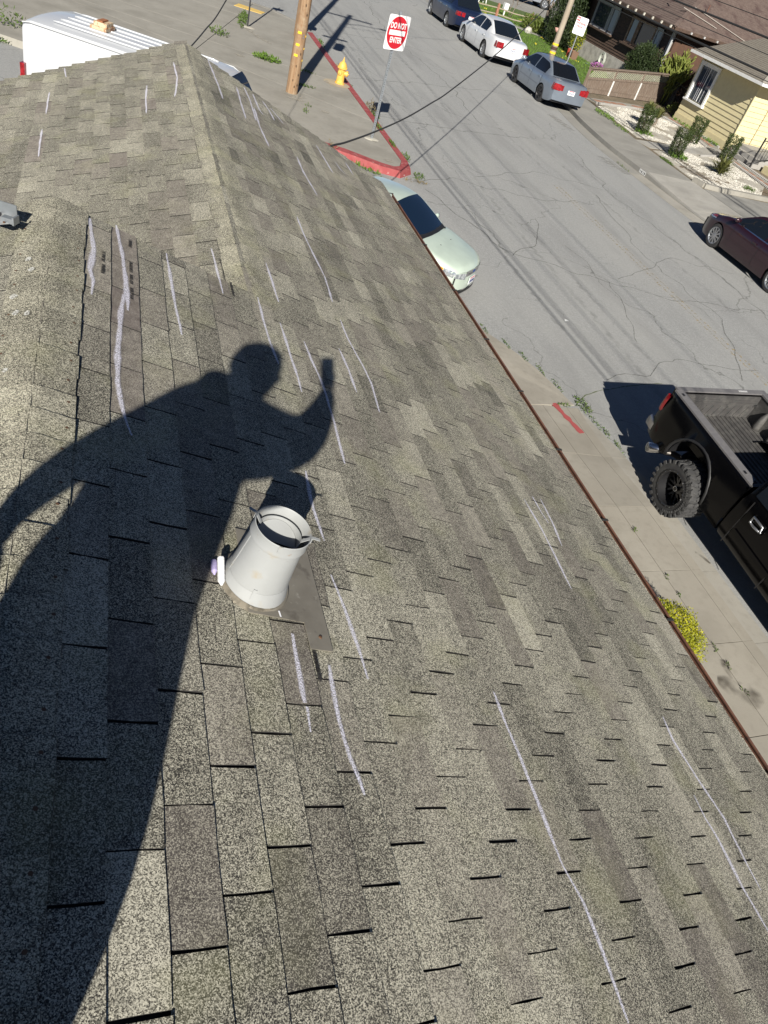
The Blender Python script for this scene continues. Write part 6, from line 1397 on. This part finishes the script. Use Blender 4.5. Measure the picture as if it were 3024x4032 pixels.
# ------------------------------------------------------------------ cream house
ch = empty('cream_house', (30, 30, .15), 0, 'cream clapboard house with white trimmed window and grey brown roof', 'house')
WX, Y0, Y1, ZB, ZT_ = 26.0, 28.68, 33.20, .15, 2.86
f = MB(); f.prism([(WX + .06, Y0 + .06), (34, Y0 + .06), (34, Y1 - .06), (WX + .06, Y1 - .06)], ZB, ZT_); f.build('wall', M['siding'], ch, world=True)
f = MB(); f.prism([(WX - .02, Y0 - .02), (33.9, Y0 - .02), (33.9, Y1 + .02), (WX - .02, Y1 + .02)], .05, .46); f.build('foundation_wall', M['siding'], ch, world=True)
wy0, wy1, wz0, wz1 = 31.53, 33.02, 1.10, 2.74
nb = 12; bz = [lerp(.46, ZT_ - .02, i / nb) for i in range(nb + 1)]
def clap(x0, x1, y0, y1, z0, z1, axis):
    f = MB()
    if axis == 'x':
        p = [(x0 + .055, y0, z0), (x0 + .055, y1, z0), (x0, y1, z0), (x0, y0, z0), (x0 + .055, y0, z1), (x0 + .055, y1, z1), (x0 + .03, y1, z1), (x0 + .03, y0, z1)]
    else:
        p = [(x0, y0 + .055, z0), (x0, y0, z0), (x1, y0, z0), (x1, y0 + .055, z0), (x0, y0 + .055, z1), (x0, y0 + .03, z1), (x1, y0 + .03, z1), (x1, y0 + .055, z1)]
        p = [p[0], p[3], p[2], p[1], p[4], p[7], p[6], p[5]]
    f.add(p, [(0, 1, 2, 3), (7, 6, 5, 4), (3, 2, 6, 7), (0, 3, 7, 4), (2, 1, 5, 6), (1, 0, 4, 5)]); f.build('clapboard', M['siding'], ch, world=True)
for i in range(nb):
    z0, z1 = bz[i], bz[i + 1] - .003
    if z1 < wz0 or z0 > wz1: clap(WX, 0, Y0 + .03, Y1, z0, z1, 'x')
    else:
        clap(WX, 0, Y0 + .03, wy0 - .0, z0, z1, 'x'); clap(WX, 0, wy1, Y1, z0, z1, 'x')
    clap(WX + .03, 31.5, Y0, 0, z0, z1, 'y')
f = MB(); f.box((WX - .005, Y0 + .012, (.46 + ZT_) / 2), (.05, .05, ZT_ - .48)); f.build('corner_board', M['siding'], ch, world=True)
wi = MB(); wi.box((WX - .015, (wy0 + wy1) / 2, wz1 - .07), (.09, wy1 - wy0 + .02, .16)); wi.box((WX - .015, wy0 + .065, (wz0 + wz1) / 2), (.085, .13, wz1 - wz0 - .1)); wi.box((WX - .015, wy1 - .065, (wz0 + wz1) / 2), (.085, .13, wz1 - wz0 - .1)); wi.box((WX - .05, (wy0 + wy1) / 2, wz0 + .02), (.16, wy1 - wy0 + .1, .07))
wo = wi.build('window', M['trim'], ch, world=True)
g = MB(); g.box((WX + .03, (wy0 + wy1) / 2, (wz0 + wz1) / 2), (.012, wy1 - wy0 - .24, wz1 - wz0 - .2)); g.build('pane', M['glass_house'], wo)
g = MB(); g.box((WX + .018, 32.22, (wz0 + wz1) / 2), (.02, .035, wz1 - wz0 - .2)); g.build('sash_bar', M['trim'], wo)
for y in (32.0, 32.5, 32.38): g = MB(); g.box((WX + .021, y, (wz0 + wz1) / 2), (.012, .016, wz1 - wz0 - .22)); g.build('blind_edge', mat('blind', (.42, .42, .45), .6), wo)
for o in wo.children: pass
f = MB(); f.box((WX - .01, 30.9, .36), (.02, .32, .16)); f.build('vent_grille', mat('vent_dark', (.12, .115, .09), .8), ch, world=True)
f = MB(); f.tube([(WX + 1.05, Y0 - .02, .5), (WX + 1.05, Y0 - .02, 2.7)], .012, 6); f.build('conduit', mat('rusty_conduit', (.28, .20, .10), .8), ch, world=True)
f = MB(); f.lathe([(0, -.08), (.1, -.06), (.1, .06), (0, .08)], 12, Matrix.Translation((WX + 1.35, Y0 - .12, 2.42))); f.build('porch_lamp', M['siding'], ch, world=True, smooth=True)
# porch roof that throws the shade on the bright wall
f = MB(); f.prism([(27.6, 25.4), (33, 25.4), (33, 28.55), (27.6, 28.55)], 2.55, 2.68); f.build('porch_roof', M['roof_grey'], ch, world=True)
f = MB(); f.box((27.75, 25.6, 1.4), (.14, .14, 2.3)); f.build('porch_post', M['siding'], ch, world=True)
EX, EZ = 25.46, 2.99; sl = math.tan(rad(19))
def slope_tabs(name, mt, y0f, y1f, x0, x1, zf, parent, step=.16):
    """courses of roofing, each a thin stepped strip"""
    k = int((x1 - x0) / step)
    for i in range(k):
        xa, xb = x0 + i * step, x0 + (i + 1) * step; ya0, ya1 = y0f(xa), y1f(xa); yb0, yb1 = y0f(xb), y1f(xb); f = MB()
        za, zb = zf(xa), zf(xb)
        f.add([(xa, ya0, za + .022), (xa, ya1, za + .022), (xb, yb1, zb + .006), (xb, yb0, zb + .006), (xa, ya0, za - .03), (xa, ya1, za - .03), (xb, yb1, zb - .03), (xb, yb0, zb - .03)], [(3, 2, 1, 0), (0, 1, 5, 4), (4, 5, 6, 7), (0, 4, 7, 3), (1, 2, 6, 5)])
        f.build(name, mt, parent, world=True)
slope_tabs('roof_course', M['roof_grey'], lambda x: 28.0 + (x - EX) * .95, lambda x: 33.42, EX, 30.6, lambda x: EZ + (x - EX) * sl, ch)
f = MB()
k = 30
for i in range(k):
    ya, yb = 28.0 + i * .16, 28.0 + (i + 1) * .16; xa, xb = EX + (ya - 28) / .95, EX + (yb - 28) / .95; za, zb = EZ + (xa - EX) * sl, EZ + (xb - EX) * sl
    f.add([(xa, ya, za), (40, ya, za), (40, yb, zb), (xb, yb, zb)], [(0, 1, 2, 3)])
f.build('side_slope', M['roof_grey'], ch, world=True)
f = MB(); f.bar((EX, 28.0, EZ + .03), (30.6, 28 + (30.6 - EX) * .95, EZ + (30.6 - EX) * sl + .03), .2, .03); f.build('hip_cap', mat('pale_hip', (.30, .275, .235), .9), ch, world=True)
f = MB(); f.box((EX - .03, 30.72, EZ - .055), (.10, 5.5, .11)); f.build('gutter', M['trim'], ch, world=True)
f = MB(); f.box((33, 27.97, EZ - .055), (15.1, .10, .11)); f.build('gutter', M['trim'], ch, world=True)
f = MB(); f.prism([(EX, 28.0), (40, 28.0), (40, 33.42), (EX, 33.42)], EZ - .10, EZ - .03); f.build('soffit', M['siding'], ch, world=True)
# porch steps and railing
st = empty('porch_steps', (27.0, 27.6, .15), 0, 'pale concrete porch steps beside the bright wall of the cream house', 'steps')
for i, (x0, z) in enumerate(((25.75, .17), (26.05, .33), (26.35, .48))):
    f = MB(); f.box((lerp(x0, 29, .5), 27.55, z / 2 + .15), (29 - x0, 2.1 - i * .02, z)); f.build('step', M['stepstone'], st, world=True)
rl = empty('iron_railing', (25.55, 26.4, .15), 0, 'black iron stair railing at the right edge by the porch steps', 'railing')
f = MB(); f.box((25.55, 26.38, .75), (.05, .05, 1.25)); f.build('newel', M['iron'], rl, world=True)
for z in (.45, 1.25): f = MB(); f.tube([(25.55, 26.38, z), (26.3, 26.42, z + .15), (27.2, 26.42, z + .45)], .02, 6); f.build('rail', M['iron'], rl, world=True)
for i in range(10): f = MB(); x = 25.75 + i * .15; f.tube([(x, 26.4, .5 + i * .04), (x, 26.4, 1.3 + i * .04)], .010, 5); f.build('baluster', M['iron'], rl, world=True)
f = MB(); f.prism([(26.2, 24.5), (29, 24.5), (29, 26.3), (26.2, 26.3)], .12, .42); pw = f.build('porch_wall', M['siding'], st, world=True)
ta = empty('wall_tap', (25.9, 30.75, .3), 0, 'white hose tap standing at the yellow house wall', 'tap'); f = MB(); f.tube([(0, 0, -.15), (0, 0, .25), (-.1, 0, .27), (-.13, 0, .2)], .018, 6); f.build('pipe', M['trim'], ta)
# ------------------------------------------------------------------ dark brown bungalow
dh = empty('brown_bungalow', (31, 41, .15), 0, 'dark weathered shingle bungalow with pale window frames and broad brown roof', 'house')
DX, DY0, DY1 = 26.8, 37.1, 47.5
f = MB(); f.prism([(DX + .06, DY0), (36, DY0), (36, DY1), (DX + .06, DY1)], .2, 3.5); f.build('wall', M['brownwood'], dh, world=True)
f = MB(); f.prism([(DX - .06, DY0 - .05), (35.9, DY0 - .05), (35.9, DY1), (DX - .06, DY1)], .05, 1.0); f.build('foundation_wall', M['foundation'], dh, world=True)
wins = [(42.70, 45.45, 1.82, 3.14), (38.18, 41.32, 1.86, 3.10)]
z = 1.0; i = 0
while z < 3.35:
    cuts = [(DY0, DY1)]
    for (a, b, c, d) in wins:
        if z + .1 > c and z < d: cuts = [q for s in cuts for q in ([(s[0], a), (b, s[1])] if s[0] < a and s[1] > b else [s])]
    for a, b in cuts:
        f = MB(); f.add([(DX + .055, a, z), (DX + .055, b, z), (DX, b, z), (DX, a, z), (DX + .055, a, z + .128), (DX + .055, b, z + .128), (DX + .036, b, z + .128), (DX + .036, a, z + .128)], [(0, 1, 2, 3), (7, 6, 5, 4), (3, 2, 6, 7), (0, 3, 7, 4), (2, 1, 5, 6)]); f.build('wall_shingle_course', M['brownwood'], dh, world=True)
    z += .13
def win(y0, y1, z0, z1, fr, fm, depth=.0, mull=()):
    f = MB(); w_ = fr; zc, yc = (z0 + z1) / 2, (y0 + y1) / 2
    f.box((DX - .02 - depth, yc, z1 - w_ / 2), (.08, y1 - y0, w_)); f.box((DX - .02 - depth, yc, z0 + w_ / 2), (.08, y1 - y0, w_))
    for y in (y0 + w_ / 2, y1 - w_ / 2) : f.box((DX - .025 - depth, y, zc), (.08, w_, z1 - z0 - .01))
    o = f.build('window', fm, dh, world=True); g = MB(); g.box((DX + .01 - depth, yc, zc), (.012, y1 - y0 - w_ * 1.5, z1 - z0 - w_ * 1.5)); g.build('pane', M['glass_house'], o); return o
frame = mat('weathered_white_frame', (.40, .40, .395), .8, layers=[((.34, .33, .31), 8, .4, .7), ((.18, .12, .08), 16, .6, .75)])
brfr = mat('bare_wood_frame', (.22, .13, .08), .85, layers=[((.34, .27, .21), 9, .45, .75)])
palec = mat('pale_blind', (.38, .42, .46), .7)
win(43.62, 45.42, 1.82, 3.12, .10, frame); win(42.72, 43.58, 1.74, 3.12, .13, frame)
f = MB(); f.box((DX - .01, 43.15, 2.5), (.03, .44, 1.1)); f.build('window_blind', palec, dh, world=True)
win(40.46, 41.30, 1.84, 3.08, .12, brfr); f = MB(); f.box((DX - .0, 40.88, 2.45), (.03, .50, 1.0)); f.build('window_blind', palec, dh, world=True)
win(38.72, 40.40, 1.86, 3.06, .11, brfr); win(38.05, 38.66, 1.86, 3.08, .10, frame); f = MB(); f.box((DX - .0, 38.35, 2.45), (.03, .36, 1.0)); f.build('window_blind', palec, dh, world=True)
for a, b in ((42.6, 45.55), (37.9, 41.45)): f = MB(); f.box((DX - .10, (a + b) / 2, 1.78), (.22, b - a, .08)); f.build('window_sill', M['brownwood'], dh, world=True)
f = MB(); f.box((DX - .03, DY0 + .04, 2.0), (.14, .14, 2.6)); f.build('corner_board', frame, dh, world=True)
f = MB(); f.tube([(DX - .5, DY0 - .55, 3.36), (DX - .15, DY0 - .16, 2.95), (DX - .12, DY0 - .12, 1.0)], .045, 8); f.build('downpipe', mat('pale_downpipe', (.42, .43, .44), .5, .3), dh, world=True)
f = MB(); f.prism([(DX + .1, DY0 - .12), (34, DY0 - .12), (34, DY0 - .02), (DX + .1, DY0 - .02)], 1.0, 3.3); f.build('side_wall', M['redwood'], dh, world=True)
DE, DZ, DYE = 25.95, 3.46, 36.2; ds = math.tan(rad(24))
slope_tabs('roof_course', M['roof_brown'], lambda x: DYE + (x - DE), lambda x: 48.5, DE, 31.2, lambda x: DZ + (x - DE) * ds, dh, .17)
k = 30
for i in range(k):
    ya, yb = DYE + i * .175, DYE + (i + 1) * .175; xa, xb = DE + (ya - DYE), DE + (yb - DYE); za, zb = DZ + (xa - DE) * ds, DZ + (xb - DE) * ds; f = MB()
    f.add([(xa, ya, za + .022), (44, ya, za + .022), (44, yb, zb + .006), (xb, yb, zb + .006), (xa, ya, za - .03), (44, ya, za - .03), (44, yb, zb - .03), (xb, yb, zb - .03)], [(0, 1, 2, 3), (4, 5, 1, 0), (7, 6, 5, 4), (4, 0, 3, 7)]); f.build('roof_course', M['roof_brown'], dh, world=True)
f = MB(); f.bar((DE, DYE, DZ + .03), (31.2, DYE + 5.25, DZ + 5.25 * ds + .03), .2, .03); f.build('hip_cap', M['roof_brown'], dh, world=True)
pv = mat('pale_roof_strip', (.30, .27, .24), .9)
for a, b in (((27.05, 4.15 - .0), (28.9, 3.80)), ((27.9, 4.3), (31.2, 3.58))):
    f = MB(); zz = lambda y: DZ + (y - DYE) * ds
    f.bar((a[0], DYE + (a[1] - DZ) / ds, a[1] + .045), (b[0], DYE + (b[1] - DZ) / ds, b[1] + .045), .13, .03); f.build('pale_flashing', pv, dh, world=True)
f = MB(); f.box((DE + .02, 42.4, DZ - .09), (.05, 12.2, .13)); f.build('fascia', M['brownwood'], dh, world=True); f = MB(); f.box((35, DYE + .02, DZ - .09), (18, .05, .13)); f.build('fascia', M['brownwood'], dh, world=True)
for i in range(12):
    y = 36.5 + i * .88; f = MB(); f.box((DE + .36, y, DZ - .07), (.85, .07, .11)); f.box((DE - .055, y, DZ - .085), (.07, .085, .10)); f.build('rafter_tail', mat('white_rafter_end', (.48, .46, .40), .85, layers=[((.2, .17, .14), 18, .5, .7)]), dh, world=True)
for i in range(6):
    x = 27.0 + i * .85; f = MB(); f.box((x, DYE - .055, DZ - .085), (.085, .07, .09)); f.build('rafter_tail', frame, dh, world=True)
for x, z in ((26.9, 4.45), (28.6, 4.2)):
    f = MB(); y = DYE + (z - DZ) / ds; f.tube([(x, y, z), (x, y, z + .42)], .03, 6); f.build('vent_stub', M['rust'], dh, world=True)
# ------------------------------------------------------------------ garden of the bungalow
hr = empty('hose_reel', (26.5, 42.15, .15), 0, 'pale garden hose coiled on a reel at the grey foundation wall', 'hose')
for i in range(9):
    f = MB(); r = .26 + .015 * (i % 4); n = 20; f.tube([(-.06 - .02 * i * .6 + .05, r * math.cos(2 * math.pi * k / n) + RND.uniform(-.02, .02), .52 + r * 1.1 * math.sin(2 * math.pi * k / n)) for k in range(n + 1)], .014, 5); f.build('hose_loop', M['hose'], hr)
f = MB(); f.tube([(-.2, .1, .3), (-.35, .4, .05), (-.3, .7, .03), (-.4, 1.0, .02)], .014, 5); f.build('hose_tail', mat('green_hose', (.18, .28, .22), .6), hr)
f = MB(); f.box((.0, 0, .5), (.05, .4, .08)); f.build('bracket', M['galv'], hr)
plant('purple_flower_bush', (25.5, 40.9, .15), 'small bush of purple flowers behind the lattice fence', 'plant', None, [('leaves', M['bushleaf'], [((0, 0, .2), (.36, .42, .22), 500, .07)]), ('blossoms', M['flower'], [((0, 0, .28), (.36, .42, .22), 420, .06, .5, .9)])])
plant('column_cypress', (26.0, 46.9, .15), 'big dark upright cypress between the lawn and the bungalow', 'tree', (.10, 1.2), [('foliage', M['cypress'], [((0, 0, 1.7), (.95, 1.35, 1.9), 9000, .16, 1.6, .3, .45), ((0, .3, .7), (1.0, 1.3, .8), 3200, .15, 1.5, .3, .5), ((.1, .2, 3.4), (.8, 1.1, 1.2), 3000, .15, 1.6, .3, .3)])])
plant('clipped_cypress_bush', (25.95, 37.45, .15), 'wide dark green cypress bush in front of the bungalow windows', 'shrub', (.08, .6), [('foliage', M['cypress'], [((0, 0, 1.05), (.72, 1.2, 1.2), 8500, .12, 1.5, .3, .45), ((0, .3, 1.4), (.5, .7, .85), 2600, .12, 1.6, .3, .4)])])
# euphorbia: upright jointed arms
eu = empty('branching_cactus', (27.3, 36.5, .15), 0, 'tall branching yellow green cactus at the bungalow corner', 'plant'); r_ = random.Random(4); f = MB()
def armb(p, d, L, r, lv):
    q = p + d * L; f.tube([p, p + d * L * .5 + Vector((r_.gauss(0, .02), r_.gauss(0, .02), 0)), q], [r * .85, r, r * .7], 6)
    if lv:
        for k in range(r_.choice((2, 3, 3))):
            a = r_.uniform(0, 6.28); dd = Vector((math.cos(a) * .62, math.sin(a) * .62, .9)).normalized(); armb(p + d * L * r_.uniform(.45, 1), dd, L * r_.uniform(.62, .9), r * .88, lv - 1)
for k in range(9): a = k * .7; armb(Vector((.22 * math.cos(a), .25 * math.sin(a), .0)), Vector((math.cos(a) * .25, math.sin(a) * .25, 1)).normalized(), .85, .055, 4)
f.build('stems', M['cactus'], eu, smooth=True)
plant('planter_bush', (25.55, 44.15, .15), 'yellow leaved bush growing out of planters below the windows', 'plant', (.04, .5), [('leaves', M['bushleaf'], [((0, 0, 1.0), (.42, .55, .70), 1500, .10, .4, .45, .2)]), ('yellow_leaves', M['yellowshrub'], [((0, -.15, .8), (.36, .45, .5), 420, .10, .3, .4, .2)])])
pt = empty('planter_box', (25.1, 43.15, .15), 0, 'square brown planter box at the edge of the lawn', 'planter'); f = MB(); f.lathe([(.25, 0), (.30, .42), (.26, .42), (.24, .36), (0, .36)], 4, Matrix.Rotation(rad(45), 4, 'Z')); f.build('box', M['pot_brown'], pt)
pt = empty('red_flowerpot', (25.15, 43.75, .15), 0, 'narrow red pot left of the brown planter box', 'planter'); f = MB(); f.lathe([(.13, 0), (.17, .40), (.15, .40), (.13, .36), (0, .36)], 12); f.build('pot', M['pot_red'], pt)
pb = empty('pink_bird_bath', (24.6, 45.0, .15), 0, 'pink bowl on a thin stand beside the dark cypress', 'bird bath'); f = MB(); f.lathe([(.02, .82), (.16, .88), (.22, 1.05), (.20, 1.06), (.14, .93), (0, .9)], 16); f.build('bowl', M['pink'], pb, smooth=True); f = MB(); f.tube([(0, 0, 0), (0, 0, .85)], .02, 6); f.build('stand', M['iron'], pb)
plant('leafy_bush', (25.6, 50.2, .15), 'bright leafy round bush at the edge of the lawn path', 'shrub', (.04, .4), [('leaves', M['bushleaf'], [((0, 0, .45), (.75, .85, .5), 1500, .13, .3, .5, .4)])])
for x, y, lb in ((24.75, 49.0, 'small pale boulder in front of the leafy bush'), (27.0, 51.4, 'pale block stone behind the leafy bush')):
    f = MB(); f.lathe([(0, -.05), (.24, 0), (.26, .15), (.18, .30), (0, .36)], 9); f.v = [(p[0] * (1 + .25 * noise.noise(Vector(p) * 4)), p[1], p[2]) for p in f.v]; o = f.build('boulder', M['foundation'], smooth=False); o.location = (x, y, .15); tag(o, lb, 'stone', 'garden stones')
r_ = random.Random(21)
def bare(name, loc, h, label, n, th):
    rt = empty(name, loc, 0, label, 'tree'); f = MB()
    def br_(p, d, L, r, lv):
        q = p + d * L; f.tube([p, p + d * L * .5 + Vector((r_.gauss(0, .04), r_.gauss(0, .04), 0)) * L, q], [r, r * .85, r * .65], 6)
        if lv:
            for k in range(r_.choice((2, 3))): br_(q, (d + Vector((r_.gauss(0, .5), r_.gauss(0, .5), r_.uniform(.0, .4)))).normalized(), L * r_.uniform(.55, .8), r * .6, lv - 1)
    for k in range(n): br_(Vector((.1 * k, .05 * k, -.05)), Vector((r_.gauss(0, .12), r_.gauss(0, .12), 1)).normalized(), h * .4, th, 4)
    f.build('trunk', M['bark'], rt, smooth=True)
bare('gnarled_tree', (27.6, 52.6, .15), 3.0, 'gnarled grey bare tree trunk near the parked silver vehicle', 3, .11)
bare('pale_sapling', (25.6, 54.2, .15), 2.2, 'pale leafless sapling on the far lawn', 2, .035)
wp = empty('white_plant_pot', (25.2, 54.3, .15), 0, 'white box at the foot of the leafless sapling', 'planter'); f = MB(); f.box((0, 0, .55), (.32, .32, .36)); f.box((0, 0, .18), (.08, .08, .36)); f.build('box', M['trim'], wp)
wc = empty('white_garden_chair', (25.0, 58.3, .15), 0, 'white wooden garden chair frame on the far lawn', 'chair')
for x in (-.3, .3):
    for y in (-.3, .3): f = MB(); f.bar((x, y, 0), (x * .85, y * .8, .95 if y > 0 else .5), .07, .05, up=(1, 0, 0)); f.build('leg', M['trim'], wc)
f = MB(); f.box((0, 0, .45), (.62, .62, .05)); f.build('seat', M['trim'], wc)
for z in (.7, .9): f = MB(); f.box((0, .26, z), (.6, .04, .1)); f.build('back_rail', M['trim'], wc)
rfn = empty('split_rail_fence', (20.5, 51.5, .15), 0, 'low fence of red brown posts and thin grey rails across the lawn', 'fence')
px = [20.9, 23.4, 25.96, 28.4]
for x in px: f = MB(); f.box((x - 20.5, 0, .40), (.15, .15, .80)); f.lathe([(.10, .80), (.0, .86)], 4, Matrix.Translation((x - 20.5, 0, 0)) @ Matrix.Rotation(rad(45), 4, 'Z')); f.build('post', M['postred'], rfn)
for a, b in zip(px, px[1:]):
    for z in (.25, .58): f = MB(); f.tube([(a - 20.5, .0, z), ((a + b) / 2 - 20.5, RND.uniform(-.05, .05), z - .05), (b - 20.5, 0, z)], .035, 6); f.build('rail', M['greywood'], rfn)
mb_ = empty('grey_utility_box', (22.3, 55.6, .15), 0, 'small grey box with pipes beside the navy car on the lawn', 'box'); f = MB(); f.box((0, 0, .4), (.5, .3, .5)); f.build('case', M['galv'], mb_); f = MB(); f.tube([(-.4, 0, 0), (-.4, 0, .8), (0, 0, .8)], .04, 6); f.build('pipe', M['galv'], mb_)
plant('lawn_shrub', (21.6, 54.6, .15), 'small dark shrub on the lawn beside the navy car', 'shrub', None, [('leaves', M['bushleaf'], [((0, 0, .3), (.4, .5, .35), 400, .1)])])
for i in range(11):
    x, y = ((24.2, 42.2), (23.4, 41.2), (24.6, 41.6), (23.0, 44.0), (24.9, 44.2), (22.4, 51.0), (24.6, 52.6), (21.9, 46.0), (26.0, 53.2), (23.6, 54.0), (25.0, 47.3))[i]
    f = MB(); q = random.Random(i)
    for k in range(7): f.leaf((q.gauss(0, .06), q.gauss(0, .06), .12 + q.uniform(0, .06)), .05, q, .5, .9)
    o = f.build('lawn_flower', M['yflower']); o.location = (x, y, .15); tag(o, 'yellow flower in the lawn grass', 'flower', 'yellow lawn flowers')
# iron gate and dark gap between fence and cream house
gt_ = empty('iron_gate', (27.0, 35.0, .15), 0, 'black iron gate between lattice fence and cream house', 'gate')
for i in range(11):
    f = MB(); t = i / 10; x, y = lerp(27.35, 26.75, t), lerp(36.1, 33.55, t); f.tube([(x, y, .2), (x, y, 1.35)], .012, 5); f.build('bar', M['iron'], gt_, world=True)
for z in (.3, 1.3): f = MB(); f.tube([(27.35, 36.1, z), (26.75, 33.55, z)], .018, 5); f.build('rail', M['iron'], gt_, world=True)
f = MB(); f.prism([(28.4, 33.4), (30.5, 33.4), (30.5, 36.9), (28.4, 36.9)], .15, 1.9); o = f.build('dark_infill', M['brownwood']); tag(o, 'low dark shed wall behind the iron gate', 'infill')  # plain dark brown block filling the gap between fence and cream house
plant('gate_plant', (26.6, 33.9, .15), 'small plants with brown seed heads in front of the iron gate', 'plant', None, [('leaves', M['bushleaf'], [((0, .2, .25), (.3, .6, .28), 320, .09)]), ('seed_heads', M['pot_brown'], [((.2, .5, .8), (.2, .5, .5), 50, .11)])])
# ------------------------------------------------------------------ the photographer: stands on the roof, phone held up in front
hz = Vector((SUN.x, SUN.y, 0)).normalized(); sd = Vector((0, 0, 1)).cross(hz) * 1.0; sd = Vector((.94564896, -.32518924, 0)); tanE = SUN.z / math.hypot(SUN.x, SUN.y)
C0 = Vector((0, 0, CAMZ))
def B(s, z, b): return C0 + sd * s + hz * b + Vector((0, 0, z + b * tanE))
person = empty('person', (-.55, -.35, 3.85), 0, 'person in dark clothes bending forward on the roof holding up a phone', 'person')
def skin(name, chains, mt, sub=2, gain=1.0):
    me = bpy.data.meshes.new(name); V = []; E = []; Rr = []; idx = {}
    for ch_ in chains:
        prev = None
        for key, p, r in ch_:
            if key in idx and p is None: k = idx[key]
            else: k = len(V); V.append(p); Rr.append(r); idx[key] = k
            if prev is not None: E.append((prev, k))
            prev = k
    me.from_pydata([tuple(v) for v in V], E, []); o = bpy.data.objects.new(name, me); col.objects.link(o)
    md = o.modifiers.new('skin', 'SKIN'); md.use_smooth_shade = True
    if not me.skin_vertices: me.skin_vertices.new()
    for i, s in enumerate(me.skin_vertices[0].data): s.radius = (Rr[i] * gain, Rr[i] * gain); s.use_root = (i == 0)
    s2 = o.modifiers.new('sub', 'SUBSURF'); s2.levels = s2.render_levels = sub
    me.materials.append(mt); o.parent = person; o.matrix_parent_inverse = Matrix.Translation(-Vector(person.location)); return o
def roofp(s, b):
    p = C0 + sd * s + hz * b; return Vector((p.x, p.y, zpl(p.x) if p.x > XA else zpl(XA) - (XA - p.x) * SN / CS))
fr_, fl_ = roofp(-.40, .42), roofp(-.62, .62)
skin('body', [
    [('pelvis', B(-.41, -.92, .36), .185), ('belly', B(-.405, -.73, .32), .195), ('chest', B(-.44, -.53, .28), .205), ('upper', B(-.43, -.41, .26), .145), ('neck', B(-.37, -.30, .24), .068), ('jaw', B(-.32, -.215, .22), .088), ('head', B(-.315, -.15, .22), .102), ('crown', B(-.33, -.085, .22), .085)],
    [('upper', None, 0), ('shR', B(-.34, -.42, .14), .135), ('armR', B(-.19, -.45, .12), .125), ('elR', B(-.005, -.425, .10), .098), ('foR', B(.022, -.31, .07), .072), ('wrR', B(.036, -.215, .05), .042), ('palmR', B(.035, -.15, .04), .034)],
    [('upper', None, 0), ('shL', B(-.52, -.40, .40), .09), ('elL', B(-.70, -.585, .46), .056), ('wrL', B(-.75, -.73, .44), .036), ('palmL', B(-.74, -.80, .43), .036)],
    [('pelvis', None, 0), ('hipR', B(-.37, -.98, .30), .145), ('knR', (B(-.40, -.98, .30) + fr_) / 2 + sd * .15 + Vector((0, 0, .06)), .115), ('anR', fr_ + Vector((0, 0, .10)), .052), ('toeR', fr_ + sd * .16 + Vector((0, 0, -.01)), .042)],
    [('pelvis', None, 0), ('hipL', B(-.50, -.98, .42), .14), ('knL', (B(-.50, -.98, .42) + fl_) / 2 + sd * .10 + Vector((0, 0, .06)), .11), ('anL', fl_ + Vector((0, 0, .10)), .052), ('toeL', fl_ + sd * .16 + Vector((0, 0, -.01)), .042)]], M['jacket'], 2, 1.22)
skin('nose', [[('a', B(-.235, -.150, .22), .022), ('b', B(-.198, -.172, .22), .015)]], M['skin'], 1)
skin('chin', [[('a', B(-.285, -.215, .22), .05), ('b', B(-.245, -.235, .22), .038)]], M['skin'], 1)
skin('brow', [[('a', B(-.27, -.10, .22), .06), ('b', B(-.235, -.115, .22), .04)]], M['skin'], 1)
# fingers of both hands, the right ones closed round the phone
for k in range(4):
    z = -.155 + k * .022; skin('finger', [[('a', B(.045, z, .045), .010), ('b', B(.058, z + .012, .024), .009), ('c', B(.050, z + .018, .008), .008), ('d', B(.036, z + .020, .010), .007)]], M['skin'], 1)
    a = B(-.735 - .012 * k, -.82, .44 - .012 * k); skin('finger', [[('a', a, .011), ('b', a + Vector((-.006, 0, -.045)), .009), ('c', a + sd * .012 + Vector((0, 0, -.085 + .008 * abs(k - 1))), .007)]], M['skin'], 1)
skin('thumb', [[('a', B(.020, -.165, .03), .013), ('b', B(.0, -.125, .022), .011), ('c', B(-.012, -.10, .016), .009)]], M['skin'], 1)
skin('thumb', [[('a', B(-.72, -.79, .42), .013), ('b', B(-.695, -.82, .40), .011), ('c', B(-.69, -.85, .39), .008)]], M['skin'], 1)
for s_ in (-1, 1):
    f = MB(); p = B(-.318, -.15, .22) + hz * (.104 * s_); f.lathe([(0, -.012), (.026, -.006), (.030, .006), (0, .012)], 10, Matrix.Translation(p) @ hz.to_track_quat('Z', 'Y').to_matrix().to_4x4() @ Matrix.Diagonal((.8, 1.3, 1, 1))); f.build('ear', M['skin'], person, smooth=True, world=True)
    f = MB(); p = B(-.222, -.142, .22) + hz * (.032 * s_); f.lathe([(0, -.011), (.010, 0), (0, .011)], 10, Matrix.Translation(p)); f.build('eye', M['ink'], person, smooth=True, world=True)
f = MB(); f.lathe([(.112, -.01), (.116, .03), (.10, .085), (.06, .115), (0, .122)], 20, Matrix.Translation(B(-.325, -.135, .22))); f.build('cap', M['jeans'], person, smooth=True, world=True)
f = MB(); f.lathe([(0, -.05), (.05, -.035), (.062, 0), (.05, .035), (0, .05)], 12, Matrix.Translation(B(-.455, -.245, .26))); f.build('hood', M['jacket'], person, smooth=True, world=True)
Rp = Matrix((Rt, -Dn, -Fw)).transposed(); ph_ = empty('phone', C0 - Fw * .016 + Dn * .058, 0, 'black phone held upright by the photographer', 'phone')
f = MB(); f.box((0, 0, 0), (.076, .158, .009), mat=Rp); f.build('case', M['black'], ph_); f = MB(); f.box(-Fw * .0052, (.070, .150, .001), mat=Rp); f.build('screen', M['glass'], ph_)
